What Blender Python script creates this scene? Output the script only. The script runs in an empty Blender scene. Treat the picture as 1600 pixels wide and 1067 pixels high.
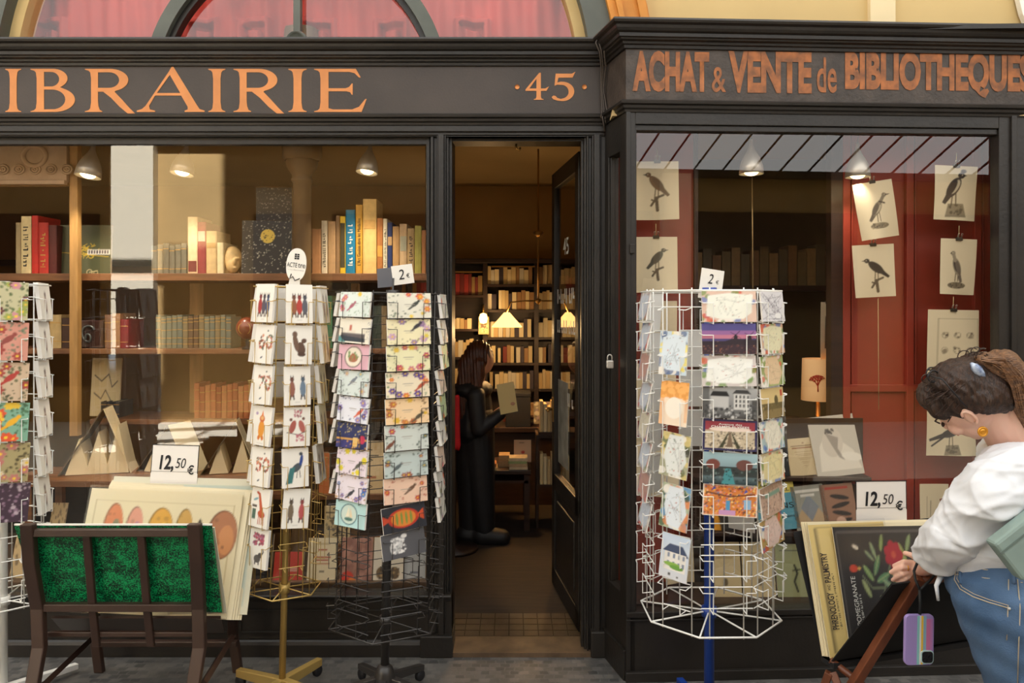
import bpy, math, random
import numpy as np
from mathutils import Vector, Matrix, Euler
R = math.radians
rng = random.Random(7)
C = bpy.context.scene.collection
S = bpy.context.scene

# ------------------------------------------------------------------ camera, world, sun, exposure
DC = 3.53
cam = bpy.data.cameras.new('camera'); cam.lens = 27.0; cam.sensor_width = 36.0; cam.shift_y = -0.0334
camo = bpy.data.objects.new('camera', cam); C.objects.link(camo)
camo.location = (0, -DC, 1.6); camo.rotation_euler = (R(90), 0, 0)
S.camera = camo
w = bpy.data.worlds.new('sky'); S.world = w; w.use_nodes = True
bg = w.node_tree.nodes['Background']; bg.inputs[0].default_value = (1.0, 0.985, 0.95, 1); bg.inputs[1].default_value = 2.3
sl = bpy.data.lights.new('sun', 'SUN'); sl.energy = 50.0; sl.angle = R(0.6); sl.color = (1.0, 0.95, 0.86)
so = bpy.data.objects.new('sun', sl); C.objects.link(so)
so.rotation_euler = Vector((-0.05, -0.68, -0.735)).to_track_quat('-Z', 'Y').to_euler()
so.location = (0, 4, 14)
S.view_settings.view_transform = 'Standard'; S.view_settings.look = 'None'
S.view_settings.exposure = 0.1; S.view_settings.gamma = 1.0; S.view_settings.use_curve_mapping = False
S.cycles.max_bounces = 8; S.cycles.diffuse_bounces = 4; S.cycles.transparent_max_bounces = 24
S.cycles.sample_clamp_indirect = 6.0; S.cycles.caustics_reflective = False; S.cycles.caustics_refractive = False
S.cycles.use_denoising = True


def P(px, py, Y):
    k = (Y + DC) / 1200.0
    return Vector(((px - 800) * k, Y, 1.6 - (py - 480) * k))


def lin(c):
    out = []
    for v in c[:3]:
        v /= 255.0
        out.append(v / 12.92 if v <= 0.04045 else ((v + 0.055) / 1.055) ** 2.4)
    return out


# ------------------------------------------------------------------ materials
MATS = {}


def mat(name, col, rough=0.6, metal=0.0, vary=0.0, scale=8.0, bump=0.0, emit=None, es=0.0, stretch=None, col2=None, coat=0.0, bscale=None, trans=0.0, sss=0.0):
    if name in MATS: return MATS[name]
    m = bpy.data.materials.new(name); m.use_nodes = True; MATS[name] = m
    nt = m.node_tree; b = nt.nodes['Principled BSDF']
    c = lin(col) + [1]
    b.inputs['Base Color'].default_value = c
    b.inputs['Roughness'].default_value = rough; b.inputs['Metallic'].default_value = metal
    b.inputs['Coat Weight'].default_value = coat
    if sss:
        b.inputs['Subsurface Weight'].default_value = sss; b.inputs['Subsurface Scale'].default_value = 0.02
    if emit:
        b.inputs['Emission Color'].default_value = lin(emit) + [1]; b.inputs['Emission Strength'].default_value = es
    if vary or bump or col2:
        tc = nt.nodes.new('ShaderNodeTexCoord'); mp = nt.nodes.new('ShaderNodeMapping')
        nt.links.new(tc.outputs['Object'], mp.inputs['Vector'])
        if stretch: mp.inputs['Scale'].default_value = stretch
        nz = nt.nodes.new('ShaderNodeTexNoise'); nz.inputs['Scale'].default_value = scale; nz.inputs['Detail'].default_value = 5
        nt.links.new(mp.outputs[0], nz.inputs['Vector'])
        if vary or col2:
            rp = nt.nodes.new('ShaderNodeValToRGB')
            a = col2 and lin(col2) or [x * (1 - vary) for x in c[:3]]
            z = col2 and c[:3] or [min(1, x * (1 + vary)) for x in c[:3]]
            rp.color_ramp.elements[0].position = 0.35; rp.color_ramp.elements[1].position = 0.65
            rp.color_ramp.elements[0].color = list(a) + [1]; rp.color_ramp.elements[1].color = list(z) + [1]
            nt.links.new(nz.outputs['Fac'], rp.inputs[0]); nt.links.new(rp.outputs[0], b.inputs['Base Color'])
        if bump:
            bp = nt.nodes.new('ShaderNodeBump'); bp.inputs['Strength'].default_value = bump; bp.inputs['Distance'].default_value = 0.01
            src = nz
            if bscale:
                src = nt.nodes.new('ShaderNodeTexNoise'); src.inputs['Scale'].default_value = bscale; src.inputs['Detail'].default_value = 4
                nt.links.new(mp.outputs[0], src.inputs['Vector'])
            nt.links.new(src.outputs['Fac'], bp.inputs['Height']); nt.links.new(bp.outputs[0], b.inputs['Normal'])
    return m


def glassmat(name, tint=(255, 255, 255), ior=1.5, rough=0.0):
    if name in MATS: return MATS[name]
    m = bpy.data.materials.new(name); m.use_nodes = True; MATS[name] = m
    nt = m.node_tree; nt.nodes.remove(nt.nodes['Principled BSDF'])
    o = nt.nodes['Material Output']
    mx = nt.nodes.new('ShaderNodeMixShader'); tr = nt.nodes.new('ShaderNodeBsdfTransparent'); gl = nt.nodes.new('ShaderNodeBsdfGlossy')
    fr = nt.nodes.new('ShaderNodeFresnel'); fr.inputs[0].default_value = ior
    tr.inputs[0].default_value = lin(tint) + [1]; gl.inputs['Roughness'].default_value = rough
    geo = nt.nodes.new('ShaderNodeNewGeometry')
    inv = nt.nodes.new('ShaderNodeMath'); inv.operation = 'SUBTRACT'; inv.inputs[0].default_value = 1.0
    nt.links.new(geo.outputs['Backfacing'], inv.inputs[1])
    mul = nt.nodes.new('ShaderNodeMath'); mul.operation = 'MULTIPLY'
    nt.links.new(fr.outputs[0], mul.inputs[0]); nt.links.new(inv.outputs[0], mul.inputs[1])
    nt.links.new(mul.outputs[0], mx.inputs[0]); nt.links.new(tr.outputs[0], mx.inputs[1]); nt.links.new(gl.outputs[0], mx.inputs[2])
    nt.links.new(mx.outputs[0], o.inputs[0])
    return m


def attrmat(name='printed_card', rough=0.45, coat=0.0):
    if name in MATS: return MATS[name]
    m = bpy.data.materials.new(name); m.use_nodes = True; MATS[name] = m
    nt = m.node_tree; b = nt.nodes['Principled BSDF']; b.inputs['Roughness'].default_value = rough; b.inputs['Coat Weight'].default_value = coat
    a = nt.nodes.new('ShaderNodeAttribute'); a.attribute_name = 'ink'
    nt.links.new(a.outputs['Color'], b.inputs['Base Color'])
    return m


def pavemat():
    m = bpy.data.materials.new('mosaic_pavement'); m.use_nodes = True
    nt = m.node_tree; b = nt.nodes['Principled BSDF']
    tc = nt.nodes.new('ShaderNodeTexCoord')
    br = nt.nodes.new('ShaderNodeTexBrick'); br.inputs['Scale'].default_value = 1.0
    br.inputs['Brick Width'].default_value = 0.042; br.inputs['Row Height'].default_value = 0.034; br.inputs['Mortar Size'].default_value = 0.003
    br.inputs['Color1'].default_value = lin((138, 134, 128)) + [1]; br.inputs['Color2'].default_value = lin((88, 87, 86)) + [1]; br.inputs['Mortar'].default_value = lin((120, 118, 115)) + [1]
    nz = nt.nodes.new('ShaderNodeTexNoise'); nz.inputs['Scale'].default_value = 5; nz.inputs['Detail'].default_value = 8; nz.inputs['Roughness'].default_value = .7
    mx = nt.nodes.new('ShaderNodeMixRGB'); mx.blend_type = 'MULTIPLY'; mx.inputs[0].default_value = 0.85
    nd = nt.nodes.new('ShaderNodeTexNoise'); nd.inputs['Scale'].default_value = 25
    va = nt.nodes.new('ShaderNodeMixRGB'); va.inputs[0].default_value = 0.02
    nt.links.new(tc.outputs['Object'], va.inputs[1]); nt.links.new(nd.outputs['Color'], va.inputs[2]); nt.links.new(va.outputs[0], br.inputs['Vector'])
    nt.links.new(tc.outputs['Object'], nz.inputs['Vector']); nt.links.new(tc.outputs['Object'], nd.inputs['Vector'])
    nt.links.new(br.outputs['Color'], mx.inputs[1]); nt.links.new(nz.outputs['Fac'], mx.inputs[2])
    nt.links.new(mx.outputs[0], b.inputs['Base Color'])
    bp = nt.nodes.new('ShaderNodeBump'); bp.inputs['Strength'].default_value = 0.5; bp.inputs['Distance'].default_value = 0.004; bp.invert = True
    nt.links.new(br.outputs['Fac'], bp.inputs['Height']); nt.links.new(bp.outputs[0], b.inputs['Normal'])
    b.inputs['Roughness'].default_value = 0.38
    return m


BLACK = mat('black_shopfront_paint', (34, 30, 26), 0.42, vary=0.25, scale=5, bump=0.12, stretch=(1, 1, 1), bscale=60)
FASC = mat('fascia_paint', (60, 51, 45), 0.5, vary=0.18, scale=3, bump=0.1, bscale=90)
BAYF = mat('weathered_fascia_paint', (72, 62, 54), 0.5, col2=(52, 44, 38), scale=14, bump=0.25, bscale=70)
GOLDP = mat('ochre_lettering_paint', (212, 136, 72), 0.5, vary=0.08, scale=10)
GOLDW = mat('worn_lettering_paint', (176, 106, 56), 0.6, col2=(122, 78, 48), scale=22, bump=0.1)
CREAM = mat('cream_wall_paint', (208, 180, 124), 0.8, vary=0.06, scale=1.3, bump=0.05)
OCHRE = mat('ochre_arch_paint', (205, 135, 50), 0.6, vary=0.12, scale=6)
REDW = mat('red_panel_paint', (148, 54, 36), 0.5, vary=0.15, scale=2.5)
BROWNW = mat('brown_room_wall', (186, 146, 90), 0.8, vary=0.15, scale=1.2)
CEIL = mat('tan_ceiling_paint', (196, 170, 120), 0.8, vary=0.08, scale=1.0)
DKWOOD = mat('dark_bookcase_wood', (48, 30, 20), 0.45, vary=0.3, scale=4, stretch=(1, 1, 8))
SHELFW = mat('brown_shelf_wood', (122, 80, 48), 0.45, vary=0.25, scale=5, stretch=(1, 8, 8), bump=0.05)
TANW = mat('tan_wood', (176, 134, 78), 0.5, vary=0.15, scale=5, stretch=(8, 8, 1))
FLOORW = mat('brown_floorboards', (34, 23, 16), 0.75, vary=0.35, scale=4, stretch=(1.0, 9, 1), bump=0.1)
WHITEW = mat('white_coated_wire', (235, 235, 230), 0.35)
BLKW = mat('black_coated_wire', (50, 47, 45), 0.3)
GOLDWIRE = mat('gold_painted_metal', (190, 160, 92), 0.38, metal=0.35)
BLUEP = mat('blue_painted_tube', (22, 62, 150), 0.35, coat=0.3)
STEEL = mat('brushed_steel', (206, 202, 194), 0.38, metal=0.6)
BRASS = mat('brass', (170, 130, 70), 0.35, metal=0.8)
PAPER = mat('white_card', (238, 234, 224), 0.6)
PAGES = mat('book_pages', (222, 204, 166), 0.8, vary=0.1, scale=200, stretch=(1, 1, 0.05))
INK = mat('black_ink', (22, 22, 26), 0.6)
STANDW = mat('dark_brown_stand_paint', (58, 40, 32), 0.4, vary=0.15, scale=6)
IRONC = mat('bronze_painted_iron', (112, 88, 58), 0.5, vary=0.15, scale=8)
CARD = attrmat()
GLASS = glassmat('shop_window_glass', (252, 250, 247), 1.85)
SLEEVE = glassmat('clear_print_sleeve', (250, 250, 250), 1.35, 0.12)


# ------------------------------------------------------------------ mesh helpers
class MB:
    def __init__(s): s.v = []; s.f = []; s.sm = []

    def add(s, vs, fs, smooth=False):
        n = len(s.v); s.v += [tuple(v) for v in vs]
        s.f += [tuple(i + n for i in f) for f in fs]; s.sm += [smooth] * len(fs)
        return s

    def box(s, x0, x1, y0, y1, z0, z1, M=None):
        vs = [Vector(p) for p in ((x0, y0, z0), (x1, y0, z0), (x1, y1, z0), (x0, y1, z0), (x0, y0, z1), (x1, y0, z1), (x1, y1, z1), (x0, y1, z1))]
        if M: vs = [M @ v for v in vs]
        return s.add(vs, [(0, 3, 2, 1), (4, 5, 6, 7), (0, 1, 5, 4), (1, 2, 6, 5), (2, 3, 7, 6), (3, 0, 4, 7)])

    def tube(s, path, r, n=6, closed=False, cap=True):
        pts = [Vector(p) for p in path]; m = len(pts); rings = []
        rr = r if isinstance(r, (list, tuple)) else [r] * m
        up = None
        for i, p in enumerate(pts):
            if closed: t = pts[(i + 1) % m] - pts[i - 1]
            elif i == 0: t = pts[1] - p
            elif i == m - 1: t = p - pts[i - 1]
            else: t = (pts[i + 1] - p).normalized() + (p - pts[i - 1]).normalized()
            if t.length < 1e-9: t = Vector((0, 0, 1))
            t.normalize()
            if up is None:
                up = Vector((0, 0, 1)) if abs(t.z) < 0.9 else Vector((0, 1, 0))
            a = t.cross(up)
            if a.length < 1e-4: a = t.cross(Vector((1, 0, 0.3)))
            a.normalize(); b = a.cross(t).normalized(); up = b
            rings.append([p + (a * math.cos(2 * math.pi * k / n) + b * math.sin(2 * math.pi * k / n)) * rr[i] for k in range(n)])
        vs = [v for rg in rings for v in rg]; fs = []
        for i in range(m if closed else m - 1):
            j = (i + 1) % m
            for k in range(n):
                k2 = (k + 1) % n
                fs.append((i * n + k, i * n + k2, j * n + k2, j * n + k))
        if not closed and cap:
            fs.append(tuple(range(n - 1, -1, -1))); fs.append(tuple((m - 1) * n + k for k in range(n)))
        return s.add(vs, fs, n > 4)

    def lathe(s, prof, c=(0, 0, 0), n=24, M=None):
        vs = []; fs = []
        for (r, z) in prof:
            for k in range(n):
                a = 2 * math.pi * k / n
                v = Vector((r * math.cos(a), r * math.sin(a), z))
                if M: v = M @ v
                vs.append(v + Vector(c))
        for i in range(len(prof) - 1):
            for k in range(n):
                k2 = (k + 1) % n
                fs.append((i * n + k, i * n + k2, (i + 1) * n + k2, (i + 1) * n + k))
        return s.add(vs, fs, True)

    def prism(s, poly, d, M=None):
        """poly in (x,z), extruded from y=0 to y=d"""
        n = len(poly)
        vs = [Vector((x, 0, z)) for x, z in poly] + [Vector((x, d, z)) for x, z in poly]
        if M: vs = [M @ v for v in vs]
        return s.add(vs, [tuple(range(n)), tuple(range(2 * n - 1, n - 1, -1))] + [(i, i + n, (i + 1) % n + n, (i + 1) % n) for i in range(n)])

    def sweep(s, prof, path, sm=False):
        """prof list of (out, z); path list of (x, y, nx, ny): outward mitre direction"""
        n = len(prof); vs = []
        for (x, y, nx, ny) in path:
            for (o, z) in prof: vs.append((x + nx * o, y + ny * o, z))
        fs = []
        for i in range(len(path) - 1):
            for k in range(n - 1):
                fs.append((i * n + k, (i + 1) * n + k, (i + 1) * n + k + 1, i * n + k + 1))
        fs.append(tuple(range(n))); fs.append(tuple((len(path) - 1) * n + k for k in range(n - 1, -1, -1)))
        return s.add(vs, fs, sm)

    def ellip(s, c, r, M=None, nu=16, nv=10):
        vs = []; fs = []
        for j in range(1, nv):
            t = math.pi * j / nv
            for i in range(nu):
                a = 2 * math.pi * i / nu
                v = Vector((r[0] * math.sin(t) * math.cos(a), r[1] * math.sin(t) * math.sin(a), r[2] * math.cos(t)))
                if M: v = M @ v
                vs.append(v + Vector(c))
        for j in range(nv - 2):
            for i in range(nu):
                i2 = (i + 1) % nu
                fs.append((j * nu + i, (j + 1) * nu + i, (j + 1) * nu + i2, j * nu + i2))
        top = Vector((0, 0, r[2])); bot = Vector((0, 0, -r[2]))
        if M: top = M @ top; bot = M @ bot
        vs += [top + Vector(c), bot + Vector(c)]; a, b = len(vs) - 2, len(vs) - 1
        for i in range(nu):
            i2 = (i + 1) % nu
            fs.append((a, i, i2)); fs.append((b, (nv - 2) * nu + i2, (nv - 2) * nu + i))
        return s.add(vs, fs, True)

    def cone(s, p, q, r1, r2, n=14):
        """capsule with two radii"""
        p, q = Vector(p), Vector(q); d = (q - p); L = d.length; d.normalize()
        s.tube([p - d * r1 * .95, p - d * r1 * .7, p - d * r1 * .3, p, q, q + d * r2 * .3, q + d * r2 * .7, q + d * r2 * .95],
               [r1 * .25, r1 * .7, r1 * .95, r1, r2, r2 * .95, r2 * .7, r2 * .25], n)
        return s

    def mesh(s, name, org=None):
        me = bpy.data.meshes.new(name)
        v = s.v if org is None else [(a - org[0], b - org[1], c - org[2]) for a, b, c in s.v]
        me.from_pydata(v, [], s.f); me.polygons.foreach_set('use_smooth', s.sm); me.update()
        return me

    def build(s, name, m, parent=None, org=None, bevel=0):
        if org is None and parent is not None: org = parent.get('_org')
        me = s.mesh(name, org)
        if m: me.materials.append(m)
        o = bpy.data.objects.new(name, me); C.objects.link(o)
        if parent is not None: o.parent = parent
        if org is not None and parent is None: o.location = org; o['_org'] = list(org)
        if bevel:
            b = o.modifiers.new('bevel', 'BEVEL'); b.width = bevel; b.segments = 2; b.limit_method = 'ANGLE'
        return o


def tag(o, label, cat, group=None, kind=None):
    o['label'] = label; o['category'] = cat
    if group: o['group'] = group
    if kind: o['kind'] = kind
    return o


def empty(name, loc, label, cat, group=None, world=True):
    o = bpy.data.objects.new(name, None); C.objects.link(o); o.location = loc; o.empty_display_size = 0.05
    if world: o['_org'] = list(loc)
    return tag(o, label, cat, group)


def struct(o): o['kind'] = 'structure'; return o


def ordn(i): return ['first', 'second', 'third', 'fourth', 'fifth', 'sixth', 'seventh', 'eighth', 'ninth', 'tenth', 'eleventh', 'twelfth', 'thirteenth', 'fourteenth', 'fifteenth', 'sixteenth', 'seventeenth', 'eighteenth', 'nineteenth', 'twentieth', 'twenty-first', 'twenty-second', 'twenty-third', 'twenty-fourth', 'twenty-fifth', 'twenty-sixth', 'twenty-seventh', 'twenty-eighth', 'twenty-ninth', 'thirtieth'][i]


def evalmesh(o):
    dg = bpy.context.evaluated_depsgraph_get(); dg.update()
    me = bpy.data.meshes.new_from_object(o.evaluated_get(dg))
    return me


def text_obj(name, body, x0, x1, z0, z1, m, parent=None, weight=0.0, M=None, depth=0.0015, shear=0.0, align=None, spacing=1.0):
    """lettering fitted to a box in local XZ, facing -Y"""
    if body.startswith('~'):      # writing too small to read in the photograph: short uneven strokes
        rr = random.Random(len(body) * 7 + int(x1 * 9999)); mb = MB(); x = x0; hh = z1 - z0; n = 0
        while x < x1 and n < 60:
            wd = hh * rr.uniform(.14, .3); a = z0 + hh * rr.choice((0, 0, .3)); b = z1 - hh * rr.choice((0, 0, .35))
            mb.add([(x, -depth, a), (x + wd, -depth, a), (x + wd, -depth, b), (x, -depth, b)], [(0, 1, 2, 3)])
            if rr.random() < .5: mb.add([(x + wd, -depth, a), (x + wd * 2, -depth, a), (x + wd * 2, -depth, a + hh * .2), (x + wd, -depth, a + hh * .2)], [(0, 1, 2, 3)]); x += wd
            x += wd + hh * rr.choice((.22, .25, .7)); n += 1
        me = mb.mesh(name); me.materials.append(m)
        if M: me.transform(M)
        o = bpy.data.objects.new(name, me); C.objects.link(o)
        if parent is not None: o.parent = parent
        return o
    cu = bpy.data.curves.new(name, 'FONT'); cu.body = body; cu.size = 1; cu.offset = weight; cu.extrude = 0.0; cu.shear = shear
    cu.space_character = spacing; cu.resolution_u = 4
    if align: cu.align_x = align
    t = bpy.data.objects.new('tmp', cu); C.objects.link(t)
    me = evalmesh(t); bpy.data.objects.remove(t); bpy.data.curves.remove(cu)
    n = len(me.vertices); co = np.empty(n * 3, 'f'); me.vertices.foreach_get('co', co); co = co.reshape(-1, 3)
    mn = co.min(0); mx = co.max(0); sp = np.maximum(mx - mn, 1e-6)
    out = np.zeros_like(co)
    out[:, 0] = x0 + (co[:, 0] - mn[0]) / sp[0] * (x1 - x0)
    out[:, 2] = z0 + (co[:, 1] - mn[1]) / sp[1] * (z1 - z0)
    out[:, 1] = -depth
    me.vertices.foreach_set('co', out.ravel()); me.update(); me.materials.clear(); me.materials.append(m)
    if M: me.transform(M)
    me.name = name
    o = bpy.data.objects.new(name, me); C.objects.link(o)
    if parent is not None: o.parent = parent
    return o


def shape_obj(name, loops, m, parent=None, M=None, ext=0.002):
    cu = bpy.data.curves.new(name, 'CURVE'); cu.dimensions = '2D'; cu.fill_mode = 'BOTH'; cu.extrude = ext
    for lp in loops:
        sp = cu.splines.new('POLY'); sp.points.add(len(lp) - 1); sp.use_cyclic_u = True
        for i, (x, y) in enumerate(lp): sp.points[i].co = (x, y, 0, 1)
    t = bpy.data.objects.new('tmp', cu); C.objects.link(t)
    me = evalmesh(t); bpy.data.objects.remove(t); bpy.data.curves.remove(cu)
    me.transform(Matrix.Rotation(R(90), 4, 'X'))
    if M: me.transform(M)
    me.materials.clear(); me.materials.append(m); me.name = name
    o = bpy.data.objects.new(name, me); C.objects.link(o)
    if parent is not None: o.parent = parent
    return o


# ------------------------------------------------------------------ painted surfaces (colour grids)
class Cv:
    def __init__(s, w, h, bg=(240, 236, 226), ss=3):
        s.w, s.h, s.ss = w, h, ss; s.asp = w / h
        H, W = h * ss, w * ss
        s.y, s.x = np.mgrid[0:H, 0:W].astype('f'); s.x = (s.x + .5) / H; s.y = (s.y + .5) / H
        s.a = np.empty((H, W, 3), 'f'); s.a[:] = lin(bg)
        s.n = np.random.RandomState(rng.randint(0, 99999))

    def put(s, mask, col, al=1.0):
        if col is None: return
        c = np.array(lin(col), 'f'); s.a[mask] = s.a[mask] * (1 - al) + c * al

    def rect(s, x0, y0, x1, y1, col, al=1.0): s.put((s.x >= x0) & (s.x <= x1) & (s.y >= y0) & (s.y <= y1), col, al)

    def ell(s, cx, cy, rx, ry, col, rot=0, al=1.0):
        c, q = math.cos(R(rot)), math.sin(R(rot)); dx, dy = s.x - cx, s.y - cy
        u, v = dx * c + dy * q, -dx * q + dy * c
        s.put((u / rx) ** 2 + (v / ry) ** 2 <= 1, col, al)

    def ring(s, cx, cy, r0, r1, col, sx=1.0, al=1.0):
        d = np.hypot((s.x - cx) / sx, s.y - cy); s.put((d >= r0) & (d <= r1), col, al)

    def poly(s, pts, col, al=1.0):
        ins = np.zeros(s.x.shape, bool); n = len(pts)
        for i in range(n):
            x1, y1 = pts[i]; x2, y2 = pts[(i + 1) % n]
            if y1 == y2: continue
            c = ((s.y < y1) != (s.y < y2)) & (s.x < (x2 - x1) * (s.y - y1) / (y2 - y1) + x1)
            ins ^= c
        s.put(ins, col, al)

    def line(s, p, q, wd, col, al=1.0):
        px, py = p; dx, dy = q[0] - px, q[1] - py; L = dx * dx + dy * dy + 1e-9
        t = np.clip(((s.x - px) * dx + (s.y - py) * dy) / L, 0, 1)
        s.put(np.hypot(s.x - px - t * dx, s.y - py - t * dy) <= wd, col, al)

    def pline(s, pts, wd, col, al=1.0):
        for i in range(len(pts) - 1): s.line(pts[i], pts[i + 1], wd, col, al)

    def vgrad(s, c0, c1):
        t = (s.y / s.y.max())[..., None]; s.a[:] = np.array(lin(c0), 'f') * (1 - t) + np.array(lin(c1), 'f') * t

    def spots(s, n, cols, r=(0.01, 0.03), box=None, al=0.9):
        x0, y0, x1, y1 = box or (0, 0, s.asp, 1)
        for _ in range(n):
            a = s.n.rand(6); rr = r[0] + (r[1] - r[0]) * a[2]
            s.ell(x0 + (x1 - x0) * a[0], y0 + (y1 - y0) * a[1], rr, rr * (.6 + .8 * a[3]), cols[int(a[4] * len(cols))], a[5] * 180, al)

    def flower(s, cx, cy, r, col, ctr=(240, 200, 60)):
        for k in range(6):
            a = k * math.pi / 3; s.ell(cx + r * .55 * math.cos(a), cy + r * .55 * math.sin(a), r * .48, r * .32, col, math.degrees(a))
        s.ell(cx, cy, r * .28, r * .28, ctr)

    def grain(s, amt): s.a *= (1 + amt * (s.n.rand(*s.a.shape[:2], 1) - .5)).astype('f')

    def out(s):
        return np.clip(s.a.reshape(s.h, s.ss, s.w, s.ss, 3).mean((1, 3)), 0, 1)


def sheet_mesh(name, cv, w, h, t=0.002, bend=None, edge=(236, 232, 222)):
    """card or book board: origin bottom centre, faces -Y, painted front grid"""
    col = cv.out(); nh, nw = col.shape[:2]
    xs = np.linspace(-w / 2, w / 2, nw); zs = np.linspace(0, h, nh)
    X, Z = np.meshgrid(xs, zs); Y = np.zeros_like(X)
    if bend is not None: Y = bend(X / w, Z / h)
    vf = np.stack([X, Y, Z], -1).reshape(-1, 3)
    # back grid (coarse: perimeter only when flat)
    idx = np.arange(nh * nw).reshape(nh, nw)
    q = np.stack([idx[:-1, :-1], idx[:-1, 1:], idx[1:, 1:], idx[1:, :-1]], -1).reshape(-1, 4)
    per = np.concatenate([idx[0, :], idx[1:, -1], idx[-1, -2::-1], idx[-2:0:-1, 0]])
    n0 = nh * nw; npn = len(per)
    vb = vf[per] + np.array([0, t, 0]); vs = vf[per]
    if bend is not None:
        vback = vf + np.array([0, t, 0]); qb = q[:, ::-1] + n0 + 2 * npn
    allv = np.concatenate([vf, vs, vb] + ([vback] if bend is not None else []))
    k = np.arange(npn); k2 = (k + 1) % npn
    side = np.stack([n0 + k, n0 + npn + k, n0 + npn + k2, n0 + k2], -1)
    faces = q.tolist() + side.tolist()
    if bend is not None: faces += qb.tolist()
    else: faces.append((n0 + npn + np.arange(npn)[::-1]).tolist())
    me = bpy.data.meshes.new(name); me.from_pydata(allv.tolist(), [], faces); me.update()
    ca = me.color_attributes.new('ink', 'FLOAT_COLOR', 'POINT')
    cc = np.ones((len(allv), 4), 'f'); cc[:, :3] = lin(edge); cc[:n0, :3] = col.reshape(-1, 3)
    ca.data.foreach_set('color', cc.ravel())
    me.materials.append(CARD)
    return me


def link(name, me, M=None, parent=None):
    o = bpy.data.objects.new(name, me); C.objects.link(o)
    if parent is not None: o.parent = parent
    if M is not None: o.matrix_local = M
    return o


T = Matrix.Translation


def Rz(a): return Matrix.Rotation(a, 4, 'Z')


def Rx(a): return Matrix.Rotation(a, 4, 'X')


def Ry(a): return Matrix.Rotation(a, 4, 'Y')


# ================================================================== THE SETTING
BA = 0.05
BX, BY = 0.488, -0.24
MB_BAY = T((BX, BY, 0)) @ Rz(BA)


def PB(px, py, yl):
    """bay-local point seen at a pixel, at local depth yl"""
    c, s = math.cos(BA), math.sin(BA); k = (px - 800) / 1200.0
    t = (yl + c * (DC + BY) - s * BX) / (c - s * k)
    X, Y, Z = t * k, -DC + t, 1.6 - t * (py - 480) / 1200.0
    return Vector((c * (X - BX) + s * (Y - BY), yl, Z))


# ---- ground
pv = MB().box(-12, 12, -3.7, 0.12, -0.1, 0).build('floor', pavemat()); struct(pv)
struct(MB().box(-12, 12, -7.2, -3.7, -.1, 0).build('floor', mat('reflection_boost_floor', (214, 208, 196), .6, vary=.12, scale=30)))  # floor colour lightened here to brighten the sun patches mirrored in the glass
fl = MB().box(-6, 5, 0.12, 4.2, -0.1, 0.012).build('floor', FLOORW); struct(fl)
# threshold of old mosaic
th = MB().box(-0.31, 0.36, -0.02, 0.16, 0.0, 0.02).build('trim_1', mat('worn_threshold', (92, 74, 56), 0.5, vary=0.3, scale=12)); struct(th)
tm = MB()
for i in range(9):
    for j in range(4):
        x = -0.3 + i * 0.072; y = 0.17 + j * 0.07
        tm.box(x, x + 0.066, y, y + 0.064, 0.012, 0.017)
struct(tm.build('trim_2', mat('threshold_tiles', (44, 34, 26), 0.45, vary=0.5, scale=14)))

# ---- shop interior shell
struct(MB().box(-6, 5, 3.95, 4.1, 0, 3.2).build('wall_back', BROWNW))
struct(MB().box(-6.1, -6, 0.1, 4.1, 0, 3.2).build('wall_left', BROWNW))
struct(MB().box(5, 5.1, 0.1, 4.1, 0, 3.2).build('wall_right', BROWNW))
struct(MB().box(-6, 5, 0.55, 4.1, 2.78, 2.9).build('ceiling', CEIL)); struct(MB().box(-6, 5, 0.1, 0.56, 2.62, 2.7).build('ceiling', CEIL))
# partition beside the doorway (its edge shows inside the door opening)
struct(MB().box(-0.5, -0.465, 0.9, 1.3, 2.05, 2.78).build('trim_3', DKWOOD))
# picture rail line on back wall
struct(MB().box(-5.9, 4.9, 3.9, 3.95, 2.0, 2.06).build('trim_4', DKWOOD))

# ---- the moulded entablature that runs over shop and bay
n1 = Vector((0, -1)); n2 = Vector((-0.969, -0.246)); n3 = Vector((math.sin(BA), -math.cos(BA)))


def mit(a, b): m = a + b; return m / (1 + a.dot(b))


end = Vector((BX, BY)) + Vector((math.cos(BA), math.sin(BA))) * 3.0
m12, m23 = mit(n1, n2), mit(n2, n3)
PATH = [(-3.4, 0, 0, -1), (0.427, 0, m12.x, m12.y), (BX, BY, m23.x, m23.y), (end.x, end.y, n3.x, n3.y)]
PATHL = [PATH[0], (0.427, 0, m12.x, m12.y)]
PATHR = PATH[1:]
cor = [(-.05, 2.815), (.078, 2.815), (.082, 2.806), (.078, 2.797), (.066, 2.79), (.063, 2.778), (.056, 2.768), (.045, 2.762), (.044, 2.748), (.036, 2.744), (.034, 2.738), (.022, 2.733), (.02, 2.724), (.012, 2.72), (.01, 2.708), (-.05, 2.706)]
low = [(-.05, 2.484), (.026, 2.484), (.032, 2.478), (.03, 2.468), (.018, 2.463), (.016, 2.452), (.008, 2.446), (.006, 2.436), (-.05, 2.432)]
struct(MB().sweep(cor, PATH).build('trim_5', BLACK))
struct(MB().sweep(low, PATH).build('trim_6', BLACK))
fa = struct(MB().sweep([(-.06, 2.72), (.0, 2.72), (.0, 2.47), (-.06, 2.47)], PATHL).build('trim_7', FASC))
fb = struct(MB().sweep([(-.06, 2.72), (.0, 2.72), (.0, 2.47), (-.06, 2.47)], PATHR).build('trim_8', BAYF))
# roof of bay behind cornice
struct(MB().prism([(0.43, 0.2), (0.5, -0.2), (3.45, -0.08), (3.45, 0.3)], 0.02, T((0, 0, 2.79)) @ Rx(R(90)) @ Matrix.Diagonal((1, 1, 1, 1))).build('trim_9', BLACK))

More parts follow.
